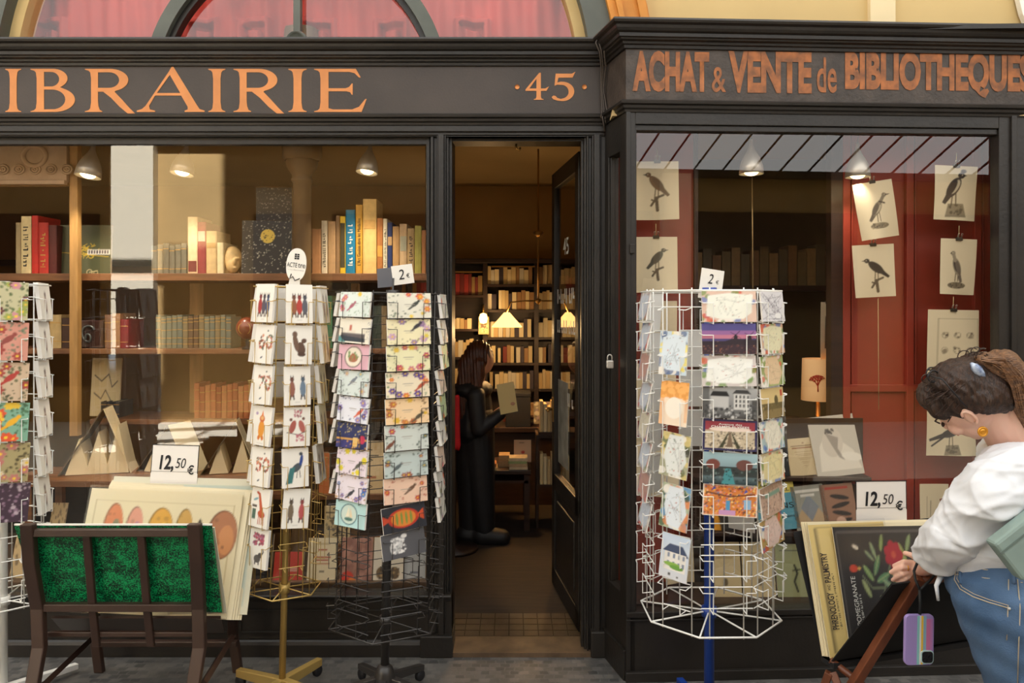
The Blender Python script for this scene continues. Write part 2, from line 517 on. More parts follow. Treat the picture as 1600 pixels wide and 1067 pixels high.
# ---- left window surround
f = MB()
f.box(-3.4, 0.427, 0.0, 0.1, 2.385, 2.445)
for (y, z0, z1) in ((-.012, 2.405, 2.43), (-.006, 2.39, 2.4)): f.box(-3.4, 0.427, y, 0.02, z0, z1)
struct(f.build('trim_10', BLACK, bevel=0.003))


def stile(name, xs, z0, z1):
    m_ = MB()
    for (a, b, y) in xs: m_.box(a, b, y, 0.1, z0, z1)
    return struct(m_.build(name, BLACK, bevel=0.0025))


stile('trim_11', [(-.385, -.375, .03), (-.375, -.362, .005), (-.362, -.345, .018), (-.345, -.338, -.004), (-.338, -.312, -.018), (-.312, -.304, -.004), (-.304, -.292, .012), (-.292, -.278, .03)], 0.0, 2.39)
stile('trim_12', [(.322, .334, .045), (.334, .345, .02), (.345, .352, .0), (.352, .368, .016), (.368, .376, -.004), (.376, .402, -.02), (.402, .409, -.004), (.409, .44, .006)], 0.0, 2.39)
# door head
m_ = MB()
for (z0, z1, y) in ((2.372, 2.39, .04), (2.385, 2.40, .0)): m_.box(-.3, .34, y, .1, z0, z1)
struct(m_.build('trim_13', BLACK))
# inner reveal of the doorway
struct(MB().box(-.31, -.278, .1, .22, 0, 2.4).box(.345, .38, .1, .22, 0, 2.4).box(-.31, .38, .1, .22, 2.385, 2.45).build('trim_14', BLACK))
# inner frame of left window
w1 = MB()
w1.box(-3.4, -.375, .03, .07, 2.355, 2.39).box(-.397, -.375, .03, .07, .27, 2.36).box(-3.4, -.375, .03, .07, .262, .285)
struct(w1.build('window_1', BLACK, bevel=.002))
g1 = MB().box(-3.38, -.39, .045, .052, .28, 2.36).build('window_pane', GLASS); tag(g1, 'large clear left display window pane reflecting the passage', 'window glass'); g1['kind'] = 'structure'
# base under left window
b_ = MB()
b_.box(-3.4, -.278, -.0, .12, 0, .27)
b_.sweep([(-.02, .286), (.03, .286), (.034, .28), (.03, .272), (.014, .266), (.012, .255), (.0, .25), (-.02, .25)], [(-3.4, 0, 0, -1), (-.278, 0, 0, -1)])
b_.sweep([(-.02, .075), (.006, .075), (.014, .068), (.02, .055), (.02, 0), (-.02, 0)], [(-3.4, 0, 0, -1), (-.278, 0, 0, -1)])
for x0 in (-3.3, -2.2, -1.25):
    b_.box(x0, x0 + .9, -.008, .01, .205, .213).box(x0, x0 + .9, -.008, .01, .105, .113).box(x0, x0 + .008, -.008, .01, .105, .213).box(x0 + .892, x0 + .9, -.008, .01, .105, .213)
struct(b_.build('baseboard_left', BLACK, bevel=.002))
struct(MB().box(-.42, -.27, -.03, .12, 0, .1).box(.36, .44, -.03, .12, 0, .12).build('trim_15', BLACK, bevel=.006))

# ---- canted side of the bay
MR = T((.427, 0, 0)) @ Rz(math.atan2(-.969, .246))
r_ = MB(); L = .2476
r_.box(0, .045, 0, .05, 0, 2.45).box(L - .07, L + .0, 0, .05, 0, 2.45).box(.04, L - .06, 0, .05, 2.28, 2.45).box(.04, L - .06, 0, .05, 0, .36)
r_.box(.045, .055, .008, .03, .36, 2.28).box(L - .08, L - .07, .008, .03, .36, 2.28)
r_.box(0.0, L, -.012, .02, .0, .13)
o = struct(r_.build('trim_16', BLACK, bevel=.003)); o.matrix_world = MR
o = MB().box(.05, L - .07, .026, .031, .36, 2.28).build('window_pane', GLASS); o.matrix_world = MR; tag(o, 'narrow glass pane in the canted side of the right bay', 'window glass'); o['kind'] = 'structure'

# ---- bay front
bf = MB()
xr0, xr1 = PB(993, 500, 0).x, PB(1561, 500, 0).x
z0, z1 = .292, 2.385
bf.box(0.0, xr0, -.0, .06, 0, 2.45).box(xr1, 3.0, 0, .06, 0, 2.45).box(xr0, xr1, 0, .06, z1, 2.45)
bf.box(xr0 - .012, xr0, .02, .07, z0, z1).box(0, .02, -.006, .02, 0, 2.44)
bf.box(xr1 + .05, xr1 + .075, -.012, .02, 0, 2.44)
bf.box(xr0, xr1, .01, .06, 2.36, 2.385)
struct(bf.build('window_2', BLACK, bevel=.003)).matrix_world = MB_BAY
o = MB().box(xr0 - .005, xr1 + .005, .035, .042, z0, z1).build('window_pane', GLASS); o.matrix_world = MB_BAY; tag(o, 'clear pane of the right bay window reflecting the skylight', 'window glass'); o['kind'] = 'structure'
bb = MB()
bb.box(0, 3.0, 0, .06, 0, .292)
bb.box(0, 3.0, -.012, .06, z0 - .02, z0 + .004).box(-.004, 3.0, -.02, .02, 0, .042).box(0.0, 3.0, -.008, .0, .255, .264)
struct(bb.build('baseboard_right', BLACK, bevel=.003)).matrix_world = MB_BAY
# old lock plates on the bay post
struct(MB().box(-.0, .02, -.014, .0, 1.83, 1.87).build('trim_17', BLACK, bevel=.002)).matrix_world = MB_BAY @ T((.015, 0, 0))

# ---- red panelled back of the bay
rw = MB()
rw.box(.44, .862, .12, .15, .0, 2.6).box(.44, .46, -.0, .14, .3, 2.4)
struct(rw.build('wall_panel_left', REDW))
rr = MB(); x0 = P(1314, 0, .12).x
rr.box(x0, 3.4, .12, .15, 0, 2.6)
for k, xx in enumerate((x0, x0 + .3, x0 + .62, x0 + .95, x0 + 1.3)):
    rr.box(xx, xx + .035, .095, .12, 0, 2.6); rr.box(xx + .045, xx + .055, .108, .12, 0, 2.6)
rr.box(x0, 3.4, .1, .12, 1.2, 1.235).box(x0, 3.4, .1, .12, 2.42, 2.46)
struct(rr.build('wall_panel_right', REDW, bevel=.003))
struct(MB().box(P(1296, 0, .12).x, x0, .1, .16, .5, 2.6).box(.862, .88, .1, .16, .5, 2.6).build('trim_18', DKWOOD))
# bay ceiling
struct(MB().box(.44, 3.3, -.16, .2, 2.44, 2.47).build('trim_19', CEIL))

# ---- upper wall with the lunette
LX, LZ = -1.015, 2.63


def arc(cx, cz, r, a0, a1, n=40): return [(cx + r * math.cos(R(a0 + (a1 - a0) * i / n)), cz + r * math.sin(R(a0 + (a1 - a0) * i / n))) for i in range(n + 1)]


hole = arc(LX, LZ, 1.49, 173 - 0, 7, 48)
uw = shape_obj('wall_front', [[(-12, 2.78), (-12, 4.7), (12, 4.7), (12, 2.78), (hole[-1][0], 2.78)] + hole[::-1] + [(hole[0][0], 2.78)]], CREAM, ext=.12)
uw.location = (0, .18, 0); struct(uw)
uu = MB()  # unseen wall screen added to block the sun; its gaps shape the floor patches
uu.box(-12, -5.05, .06, .3, 4.7, 12).box(-5.05, -4.35, .06, .3, 4.7, 8.3).box(-2.5, 12, .06, .3, 4.7, 12).box(-4.35, -2.5, .06, .3, 8.0, 10.2).box(-4.35, -2.5, .06, .3, 4.7, 5.3).box(-3.5, -2.5, .06, .3, 10.2, 12)
uu.prism([(-4.35, 5.95), (-2.5, 6.35), (-2.5, 6.6), (-4.35, 6.1)], .1, T((0, .1, 0))).prism([(-4.35, 6.9), (-2.5, 7.3), (-2.5, 7.6), (-3.4, 7.4), (-4.35, 7.0)], .1, T((0, .1, 0))).box(-3.5, -3.44, .1, .2, 4.7, 8.0)  # slanted beams added to cut the sun patches into bands
struct(uu.build('sun_shaping_wall', CREAM))
struct(MB().box(-12, -3.3, .06, .3, 0, 2.8).box(3.4, 12, .06, .3, 0, 2.8).build('wall_sides', CREAM))


def ringob(name, r0, r1, y0, y1, m, a0=3, a1=177):
    mb = MB(); A = arc(LX, LZ, r0, a0, a1, 56); B = arc(LX, LZ, r1, a0, a1, 56)
    for i in range(56):
        vs = [(A[i][0], y0, A[i][1]), (A[i + 1][0], y0, A[i + 1][1]), (B[i + 1][0], y0, B[i + 1][1]), (B[i][0], y0, B[i][1])]
        vs += [(v[0], y1, v[2]) for v in vs]
        mb.add(vs, [(0, 3, 2, 1), (4, 5, 6, 7), (0, 1, 5, 4), (2, 3, 7, 6)])
    return struct(mb.build(name, m))


GREYG = mat('grey_green_paint', (84, 88, 80), 0.5, vary=0.12, scale=6)
ringob('trim_20', 1.50, 1.675, .0, .08, OCHRE)
ringob('trim_21', 1.535, 1.56, -.02, .02, OCHRE); ringob('trim_22', 1.63, 1.665, -.02, .02, OCHRE)
ringob('trim_23', 1.385, 1.50, .03, .16, GREYG)
ringob('trim_24', 1.335, 1.385, .1, .2, CREAM)
lf = ringob('window_3', .655, .715, .07, .15, GREYG)
ringob('trim_25', .63, .655, .1, .15, BLACK)
mm = MB().box(LX - .016, LX + .016, .09, .13, 2.8, 4.1)
mm.lathe([(.0, -.02), (.05, -.02), (.055, 0), (.045, .02), (.038, .01), (.0, .01)], (LX, .09, 2.85), 24, Rx(R(90)))
struct(mm.build('window_4', GREYG))
o = MB()
gl = arc(LX, LZ, 1.4, 3, 177, 40)
o.prism([(x, z) for x, z in gl], .005, T((0, .145, 0)))
o = o.build('window_pane', GLASS); tag(o, 'half-round lunette glass above the left fascia', 'window glass'); o['kind'] = 'structure'
# red drapery with reflected coffers shaped into the cloth behind the lunette
cu = MB(); nx, nz = 330, 70
vs = []
for j in range(nz + 1):
    for i in range(nx + 1):
        x = -2.5 + i * 3.0 / nx; z = 2.72 + j * .55 / nz
        y = .3 + .016 * math.sin(x * 27 + math.sin(x * 5) * 1.5 + .4 * math.sin(z * 9)) + .008 * math.sin(x * 71 + z * 3)
        for cx in (-2.32, -1.56, -1.30, -.62, -.22, -.98):
            for (h_, d_) in ((.085, .03), (.06, -.045), (.032, .04)):
                if abs(x - cx - .02) < h_ and abs(z - 2.935) < h_ * 1.25: y -= d_
        vs.append((x, y, z))
fs = [(j * (nx + 1) + i, j * (nx + 1) + i + 1, (j + 1) * (nx + 1) + i + 1, (j + 1) * (nx + 1) + i) for j in range(nz) for i in range(nx)]
cu.add(vs, fs, True)
cc = cu.build('curtain', mat('red_curtain_cloth', (196, 62, 52), 0.6, vary=0.1, scale=3)); tag(cc, 'red draped curtain with reflected squares shaped into it behind the lunette glass', 'curtain')
struct(MB().box(-6, 5, .5, .55, 2.62, 4.4).build('wall_lunette', REDW))

# pilaster and arch on the upper wall, right
struct(MB().box(P(1357, 0, .05).x, P(1396, 0, .05).x, .03, .08, 2.8, 4.7).build('trim_26', mat('pale_cream_paint', (236, 216, 172), 0.8, vary=0.04, scale=2)))
struct(MB().prism(arc(2.95, 3.15, .62, 0, 360, 40)[:-1], .03, T((0, .02, 0))).build('window_5', mat('white_arch_paint', (246, 242, 230), 0.7)))
struct(MB().tube([(2.36, .01, 2.83), (2.6, .01, 3.1)], .008).build('trim_27', BLACK))

# ---- the passage opposite (seen only as reflection in the glass)
OPW = mat('opposite_wall_paint', (190, 160, 110), 0.8, vary=0.1, scale=1)
DKS = mat('opposite_shopfront', (62, 42, 32), 0.5, vary=0.3, scale=2)
struct(MB().box(-12, -.9, -7.25, -7.1, 0, 3.9).box(-.9, 12, -7.25, -7.1, 0, 3.4).build('wall_opposite', OPW))
op = MB()
for (a, b) in ((-12, -8.2), (-7.9, -5.75), (-3.6, -2.8), (-2.5, -.2), (.3, 2.6), (3.2, 5.5), (6.2, 8.5), (9, 12)):
    op.box(a, b, -7.1, -7.06, .5, 2.9)
struct(op.build('trim_28', DKS))
struct(MB().box(-5.52, -4.94, -7.1, -6.95, .95, 3.9).box(2.7, 3.1, -7.1, -6.98, .9, 3.4).build('trim_29', mat('white_pilaster_paint', (236, 230, 214), 0.7)))
mb_ = mat('blue_grey_marble', (62, 76, 92), 0.25, col2=(150, 160, 170), scale=3.2)
struct(MB().box(-5.56, -4.9, -7.1, -6.93, 0, .95).box(2.68, 3.12, -7.1, -6.96, 0, .9).build('trim_30', mb_))
gs = MB()
gs.box(-12, -.9, -7.1, -7.0, 3.85, 3.98).box(-.9, 12, -7.1, -7, 3.36, 3.46).box(-12, 12, -4.05, -3.95, 5.3, 5.4)
for i in range(29):
    x = .3 + i * .4
    gs.tube([(x, -7.0, 3.95 if x < -1.6 else 3.4), (x + (.0 if x < -1.6 else .9), -4.0, 5.35)], .018, 4)
struct(gs.build('trim_31', BLACK))
struct(MB().box(-12.1, -12, -7.2, .1, 0, 5).box(12, 12.1, -7.2, .1, 0, 5).build('wall_ends', OPW))
# ================================================================== SIGN LETTERING
def flare(x0, x1, y0=0, y1=1, s=.09, t=.035, h=.14):
    """points of a flared serif stem"""
    L_ = [(x0 - s, y0), (x0 - s, y0 + t * .5), (x0 - s * .35, y0 + t * 1.2), (x0 - s * .05, y0 + h * .6), (x0 + .012, y0 + h * 1.6), (x0 + .012, y1 - h * 1.6), (x0 - s * .05, y1 - h * .6), (x0 - s * .35, y1 - t * 1.2), (x0 - s, y1 - t * .5), (x0 - s, y1)]
    return L_, [(x0 + x1 - x, y) for x, y in reversed(L_)]


def earc(cx, cy, rx, ry, a0, a1, n=14): return [(cx + rx * math.cos(R(a0 + (a1 - a0) * i / n)), cy + ry * math.sin(R(a0 + (a1 - a0) * i / n))) for i in range(n + 1)]


def letter(ch):
    if ch == 'I':
        a, b = flare(.1, .28); return .38, [a + b]
    if ch == 'B':
        l, _ = flare(.13, .3, s=.13)
        outer = l + [(.5, 1)] + earc(.52, .775, .33, .225, 90, -62, 16) + earc(.55, .285, .47, .285, 62, -90, 18)
        return 1.03, [outer, [(.31, .93), (.45, .93)] + earc(.47, .76, .19, .17, 80, -80, 12) + [(.31, .59)], [(.31, .52), (.48, .52)] + earc(.5, .29, .3, .23, 80, -80, 12) + [(.31, .06)]]
    if ch == 'R':
        l, _ = flare(.13, .3, s=.13)
        outer = [(.4, 0), (.4, .02), (.34, .05), (.31, .14), (.3, .25), (.3, .47), (.42, .47), (.6, .33), (.8, .12), (.98, -.03), (1.1, -.09), (1.24, -.12), (1.24, -.09), (1.16, -.04), (1.02, .1), (.86, .28), (.68, .47)] + earc(.58, .74, .42, .26, -72, 90, 18) + [(.5, 1)] + l[::-1]
        return 1.24, [outer, [(.3, .92), (.5, .92)] + earc(.56, .74, .23, .18, 90, -90, 14) + [(.3, .56)]]
    if ch == 'A':
        outer = [(.8, 1.05), (.84, 1.05), (1.38, .16), (1.44, .07), (1.56, .03), (1.56, 0), (1.1, 0), (1.1, .03), (1.17, .06), (1.17, .12), (1.02, .38), (.42, .38), (.28, .14), (.3, .06), (.42, .03), (.42, 0), (0, 0), (0, .03), (.12, .07), (.2, .14), (.74, .94)]
        return 1.56, [outer, [(.46, .44), (1.0, .44), (.76, .86)]]
    if ch == 'E':
        l, _ = flare(.13, .3, s=.13)
        outer = l + [(.93, 1), (1.04, .8), (1.0, .8), (.9, .9), (.78, .93), (.32, .93), (.32, .55), (.7, .55), (.78, .58), (.84, .66), (.86, .66), (.86, .4), (.84, .4), (.8, .46), (.72, .48), (.32, .48), (.32, .09), (.42, .06), (.85, .06), (1.0, .12), (1.14, .3), (1.17, .3), (1.06, 0)]
        return 1.2, [outer]
    if ch == '4':
        outer = [(.5, 1), (.56, 1), (.56, .42), (.72, .42), (.86, .5), (.76, .33), (.56, .33), (.56, .12), (.58, .05), (.66, .02), (.66, 0), (.3, 0), (.3, .02), (.38, .05), (.4, .12), (.4, .33), (0, .33), (0, .38)]
        return .86, [outer, [(.4, .42), (.4, .78), (.14, .42)]]
    if ch == '5':
        outer = [(.14, .97), (.72, .97), (.84, 1.04), (.74, .82), (.24, .82), (.2, .64), (.32, .67)] + earc(.38, .31, .42, .36, 80, -90, 16) + [(.2, -.03), (.05, .02), (.0, .1), (.06, .16), (.14, .14), (.2, .07), (.32, .03)] + earc(.36, .3, .24, .25, -80, 85, 14) + [(.2, .56), (.1, .52)]
        return .84, [outer]


def sign(txt, xs, z0, h, y, m, name='lettering'):
    for ch, (a, b) in zip(txt, xs):
        wd, lp = letter(ch); xa, xb = P(a, 0, 0).x, P(b, 0, 0).x; k = (xb - xa) / wd
        o = shape_obj(name, [[(xa + px_ * k, z0 + pz * h) for px_, pz in l] for l in lp], m, M=T((0, y, 0)), ext=.001)
        nm = {'4': 'figure 4', '5': 'figure 5'}.get(ch, 'letter ' + ch)
        yield o, nm


places = ['leftmost letter I', 'letter B', 'letter R before the A', 'letter A', 'letter I after the A', 'letter R after the A', 'last letter I', 'final letter E']
for (o, nm), pl in zip(sign('IBRAIRIE', [(8, 34), (48, 118), (133, 217), (214, 320), (325, 353), (365, 450), (450, 480), (491, 575)], P(0, 175, 0).z, .198, -.001, GOLDP), places):
    tag(o, 'ochre painted %s of the word IBRAIRIE on the left fascia' % pl, 'letter', 'letters on the left fascia')
for (o, nm) in sign('45', [(821, 858), (862, 899)], P(0, 156, 0).z, .124, -.001, GOLDP):
    tag(o, 'ochre painted %s of the house number on the fascia over the door' % nm, 'number', 'house number on the fascia')
for px_, wd in ((808, 'left'), (913, 'right')):
    o = MB().lathe([(0, -.0015), (.011, -.0015), (.011, .001)], (0, 0, 0), 20, Rx(R(90)))
    o = o.build('painted_dot', GOLDP); o.location = (P(px_, 0, 0).x, -.0025, P(0, 136, 0).z); tag(o, 'small ochre dot %s of the number 45' % wd, 'dot')


def bay_text(body, px0, px1, py0, py1, lab, wt=.05):
    a = PB(px0, py1, 0); b = PB(px1, py0, 0)
    o = text_obj('lettering', body, a.x, b.x, a.z, b.z, GOLDW, weight=wt, depth=.0025); o.matrix_world = MB_BAY
    return tag(o, lab, 'lettering', 'words on the bay fascia')


bay_text('ACHAT', 988, 1108, 81, 143, 'worn orange word ACHAT painted at the left end of the bay fascia')
bay_text('&', 1112, 1134, 105, 144, 'small worn ampersand between the words ACHAT and VENTE', .01)
bay_text('VENTE', 1138, 1268, 82, 145, 'worn orange word VENTE painted on the bay fascia')
bay_text('de', 1276, 1307, 90, 145, 'small word de painted between VENTE and the last word', .015)
bay_text('BIBLIOTHEQUES', 1320, 1612, 85, 150, 'faded orange word BIBLIOTHEQUES at the right end of the bay fascia')

# cables hanging at the corner of the cornice
cab = MB()
for k, (dx, dy) in enumerate(((0, 0), (.012, -.01), (-.008, -.014))):
    pts = [(.405 + dx, -.09 + dy, 2.83), (.39 + dx * 2, -.1, 2.78), (.40 + dx, -.1, 2.74), (.413 + dx, -.05, 2.68), (.41 + dx * .5, -.03, 2.6), (.42 + dx, -.03, 2.5), (.41 + dx, -.05, 2.46), (.424 + dx * .4, -.03, 2.4 + .03 * k)]
    cab.tube(pts, .0035, 6)
tag(cab.build('cable', mat('grey_cable', (74, 64, 56), .5)), 'loose grey cables hanging at the corner between the two fascias', 'cable')

# ================================================================== OPEN DOOR LEAF
dl = empty('shop_door', (.342, .21, .02), 'black glazed shop door standing open into the shop, number 45 on its glass', 'door', world=False)
dl.rotation_euler = (0, 0, math.atan2(.67, -.093))
Wd = .68
m_ = MB().box(0, .075, -.02, .02, 0, 2.34).box(Wd - .07, Wd, -.02, .02, 0, 2.34).box(0, Wd, -.02, .02, 2.25, 2.34).box(0, Wd, -.02, .02, 0, .1).box(0, Wd, -.02, .02, .55, .64)
m_.build('door_frame', BLACK, dl, bevel=.004)
m_ = MB().box(.07, Wd - .07, -.01, .01, .1, .55).box(.12, Wd - .12, -.018, .018, .15, .5); m_.build('lower_panel', BLACK, dl, bevel=.006)
MB().box(.07, Wd - .07, -.004, .004, .64, 2.25).build('pane', GLASS, dl)
WHT = mat('white_glass_lettering', (225, 222, 210), .6)
FL = T((0, .006, 0)) @ Rz(math.pi)      # the side turned to the street
for body, za, zb, xa, xb in (('45', 1.86, 1.95, .28, .42), ('~', 1.60, 1.68, .1, .58), ('~~', 1.44, 1.51, .1, .58), ('~~~', 1.06, 1.13, .2, .5)):
    text_obj('lettering', body, -xb, -xa, za, zb, WHT, dl, M=FL, weight=.01)
pos_ = MB().box(.3, .55, .006, .009, .72, 1.18).build('poster', mat('grey_poster_paper', (150, 146, 132), .7, col2=(110, 106, 96), scale=9), dl)
pos_['label'] = 'pale poster stuck inside the door glass'
m_ = MB().tube([(Wd - .04, .02, 1.0), (Wd - .04, .06, 1.0), (Wd - .1, .06, 1.0)], .008, 8).box(Wd - .055, Wd - .025, .018, .026, .93, 1.07); m_.build('door_handle', BRASS, dl)

# padlock on the canted side of the bay
pk = empty('padlock', (.453, -.125, 1.34), 'small steel padlock hanging on the black post beside the doorway', 'padlock')
m_ = MB().box(.453 - .035, .453 - .004, -.14, -.115, 1.33, 1.365); m_.build('padlock_body', STEEL, pk, bevel=.004)
MB().tube([(.442, -.127, 1.362)] + [(.433 + .010 * math.cos(R(a)), -.127, 1.378 + .012 * math.sin(R(a))) for a in range(0, 181, 30)] + [(.423, -.127, 1.362)], .003, 6).build('shackle', STEEL, pk)
# small ring hook over the doorway
tag(MB().tube([(.02, .15, 2.385), (.02, .15, 2.36), (.035, .15, 2.35), (.04, .15, 2.365)], .005, 6).build('hook', BRASS), 'small metal hook under the door head', 'hook')
# ================================================================== BOOKS
def bookmat(col, rough=.55):
    n = 'book_cloth_%d_%d_%d' % tuple(col)
    return mat(n, col, rough, vary=.10, scale=30)


def book(x, y, z, w, h, d, col, label, group=None, title=None, tcol=None, plate=None, rot=0.0, parts=True, lean=0.0, band=None, tw=.35, matrix=None):
    """standing book, spine towards -Y; (x,y,z) = left front bottom corner"""
    mb = MB()
    if parts:
        t = .0025
        # spine (slightly rounded) and boards
        sp = [(0, 0.004), (w * .12, 0.001), (w * .5, 0.0), (w * .88, 0.001), (w, 0.004)]
        n = len(sp)
        vs = [(a, b, 0) for a, b in sp] + [(a, b, h) for a, b in sp] + [(a, .008, 0) for a, b in sp] + [(a, .008, h) for a, b in sp]
        fs = [(i, i + 1, n + i + 1, n + i) for i in range(n - 1)] + [(i + n, i + n + 1, 3 * n + i + 1, 3 * n + i) for i in range(n - 1)] + [(i + 1, i, 2 * n + i, 2 * n + i + 1) for i in range(n - 1)]
        mb.add(vs, fs)
        mb.box(0, t, .004, d, 0, h).box(w - t, w, .004, d, 0, h)
    else:
        mb.box(0, w, 0, d, 0, h)
    o = mb.build('book', bookmat(col))
    M = matrix if matrix is not None else T((x, y, z + .0012)) @ Rz(rot) @ Ry(lean)
    o.matrix_world = M
    tag(o, label, 'book', group)
    if parts:
        MB().box(t, w - t, .006, d - .004, .003, h - .004).build('page_block', PAGES, o)
    if plate:
        pc, za, zb = plate
        MB().box(w * .08, w * .92, -.0006, .003, h * za, h * zb).build('spine_label', bookmat(pc), o)
    if band:
        for zz in band: MB().box(w * .02, w * .98, -.0005, .003, h * zz, h * zz + .0035).build('spine_band', mat('gilt', (190, 150, 80), .35, metal=.5), o)
    if title:
        tm_ = {None: INK, 'w': PAPER, 'g': mat('gilt', (190, 150, 80), .35, metal=.5)}[tcol]
        hh = w * tw
        text_obj('spine_title', title, h * .12, h * .8, w / 2 - hh / 2, w / 2 + hh / 2, tm_, o, M=Ry(R(-90)) @ T((0, 0, -w)), depth=.001)
    return o


# ================================================================== LEFT WINDOW DISPLAY
YS = .40
def shelfz(py, Y): return P(0, py, Y).z


ds = empty('display_shelving', (-1.4, .5, .3), 'brown wooden display shelving behind the left window', 'shelving')
zA, zB, zC = shelfz(427, YS), shelfz(545, YS), shelfz(655, .5)
MB().box(P(76, 0, YS).x - 1.2, P(690, 0, YS).x, YS, YS + .31, zA - .038, zA).build('shelf', SHELFW, ds, bevel=.003)
MB().box(P(76, 0, YS).x - 1.2, P(690, 0, YS).x, YS + .02, YS + .31, zB - .028, zB).build('shelf', SHELFW, ds, bevel=.003)
MB().box(P(140, 0, .5).x, P(560, 0, .5).x, .5, .82, zC - .028, zC).build('shelf', SHELFW, ds, bevel=.003)
MB().box(P(290, 0, .5).x, P(604, 0, .5).x, .5, .82, shelfz(772, .5) - .03, shelfz(772, .5)).build('shelf', SHELFW, ds, bevel=.003)
for (a, b, za, zb, Y) in ((108, 121, .95, 2.42, .34), (296, 314, .3, zA - .04, .75), (391, 400, .3, zA - .04, .75), (-20, -8, .3, 2.4, .75), (548, 560, .3, zA - .04, .75)):
    MB().box(P(a, 0, Y).x, P(b, 0, Y).x, Y, Y + .04, max(za, .3), zb).build('upright', TANW, ds, bevel=.003)
MB().box(P(-200, 0, .38).x, P(108, 0, .38).x, .38, .42, shelfz(290, .38), shelfz(284, .38)).build('rail', TANW, ds)
# window sill board and lower stage of the window
struct(MB().box(-3.3, -.39, .1, .9, .24, .3).build('trim_32', mat('display_floor', (88, 66, 44), .5, vary=.2, scale=4)))
tb = empty('display_table', (-1.8, .35, .3), 'low brown table carrying the open pop-up books in the left window', 'table')
zT = shelfz(747, .22)
MB().box(P(10, 0, .2).x, P(395, 0, .2).x, .16, .49, zT - .03, zT).build('table_top', SHELFW, tb, bevel=.003)
for x in (P(40, 0, .2).x, P(380, 0, .2).x):
    for y in (.19, .44): MB().box(x, x + .035, y, y + .035, .3, zT - .03).build('leg', SHELFW, tb)

g = 'books on the upper shelf of the left window'
nb = 'on the upper shelf'
LIST = [  # px0, px1, ytop, colour, title, tcol, plate, label
    (487, 501, 358, (186, 128, 80), None, None, None, 'brown book standing next to the column'),
    (502, 511, 345, (228, 212, 182), '~', None, None, 'cream book with brown spine lettering near the column'),
    (512, 524, 346, (190, 150, 104), None, None, None, 'plain tan book between the lettered cream book and the yellow one'),
    (524.5, 530.5, 337, (146, 112, 74), None, None, None, 'thin brown book touching the yellow one'),
    (531, 539.5, 338, (228, 186, 40), None, None, ((70, 60, 30), .1, .88), 'thin yellow book with a dark strip on its spine'),
    (540, 554.5, 328, (20, 122, 160), '~', 'w', None, 'bright turquoise blue book'),
    (555.5, 566, 320, (204, 152, 48), "L'Art Gaulois dans les M\u00e9dailles", None, None, "mustard book with the title L'Art Gaulois dans les M\u00e9dailles"),
    (567, 588, 311, (222, 184, 112), None, None, ((206, 160, 88), .6, .72), 'tallest and thickest pale yellow book'),
    (589, 598, 341, (176, 110, 50), None, None, ((206, 150, 60), .3, .5), 'orange brown book right of the tallest book'),
    (598.6, 605, 342, (232, 218, 186), '~', None, None, 'thin white book right of the orange brown one'),
    (605.6, 613, 348, (32, 48, 98), None, None, ((190, 150, 100), .55, .72), 'thin navy blue book with a tan label'),
    (613.5, 624, 354, (190, 146, 92), None, None, None, 'plain tan book right of the navy blue book'),
    (624.5, 636, 350, (206, 172, 128), None, None, ((170, 166, 140), .45, .75), 'tan book with a grey green spine label'),
    (636.5, 647.5, 357, (184, 152, 102), '~', None, None, 'short tan book with black spine letters, left of the olive one'),
    (648, 658.5, 353, (176, 166, 78), None, None, None, 'olive green book'),
    (659, 665.5, 360, (184, 122, 72), None, None, None, 'thin orange book near the right end'),
    (666, 672, 348, (52, 56, 92), None, None, None, 'thin dark blue book at the right end'),
]
for a, b, yt, col, ti, tc_, pl, lab in LIST:
    pa, pb = P(a, yt, YS + .02), P(b, 0, YS + .02)
    book(pa.x, YS + .02, zA, pb.x - pa.x, pa.z - zA, .2, col, lab + ' ' + nb, g, ti, tc_, pl, tw=.5)
LIST = [
    (24, 32, 348, (172, 152, 112), None, None, None, 'short beige book at the left end'),
    (32.5, 48, 338, (228, 208, 156), '~', None, None, 'cream book with black spine letters left of the red books'),
    (49, 59, 337, (196, 40, 28), None, 'g', None, 'taller of the two bright red books'),
    (59.5, 75, 348, (190, 48, 36), '~', 'g', None, 'red book with gold spine letters'),
    (75.5, 88, 352, (92, 30, 26), None, None, None, 'dark maroon book right of the red books'),
    (293, 308, 339, (226, 196, 152), None, None, ((112, 44, 40), .03, .22), 'tall tan book with a maroon label at its foot'),
    (308.5, 321.5, 347, (140, 52, 52), None, None, ((214, 170, 150), .62, .82), 'maroon book with a pink spine label'),
    (322, 338, 361, (202, 172, 122), None, None, ((180, 140, 80), .6, .72), 'shorter tan book right of the maroon one'),
    (339, 349, 379, (226, 208, 164), None, None, None, 'short cream book against the plaster head'),
]
for a, b, yt, col, ti, tc_, pl, lab in LIST:
    pa, pb = P(a, yt, YS + .02), P(b, 0, YS + .02)
    book(pa.x, YS + .02, zA, pb.x - pa.x, pa.z - zA, .2, col, lab + ' ' + nb, g, ti, tc_, pl, tw=.5)
for k in range(6):
    pa, pb = P(236 + k * 9.3, 384 - (k % 3) * 2, YS + .05), P(244.6 + k * 9.3, 0, YS + .05)
    book(pa.x, YS + .05, zA, pb.x - pa.x, pa.z - zA, .18, (112, 108, 92), '%s from left of six matching grey volumes beside the tall tan book' % ordn(k).capitalize(), g, band=(.15, .8))
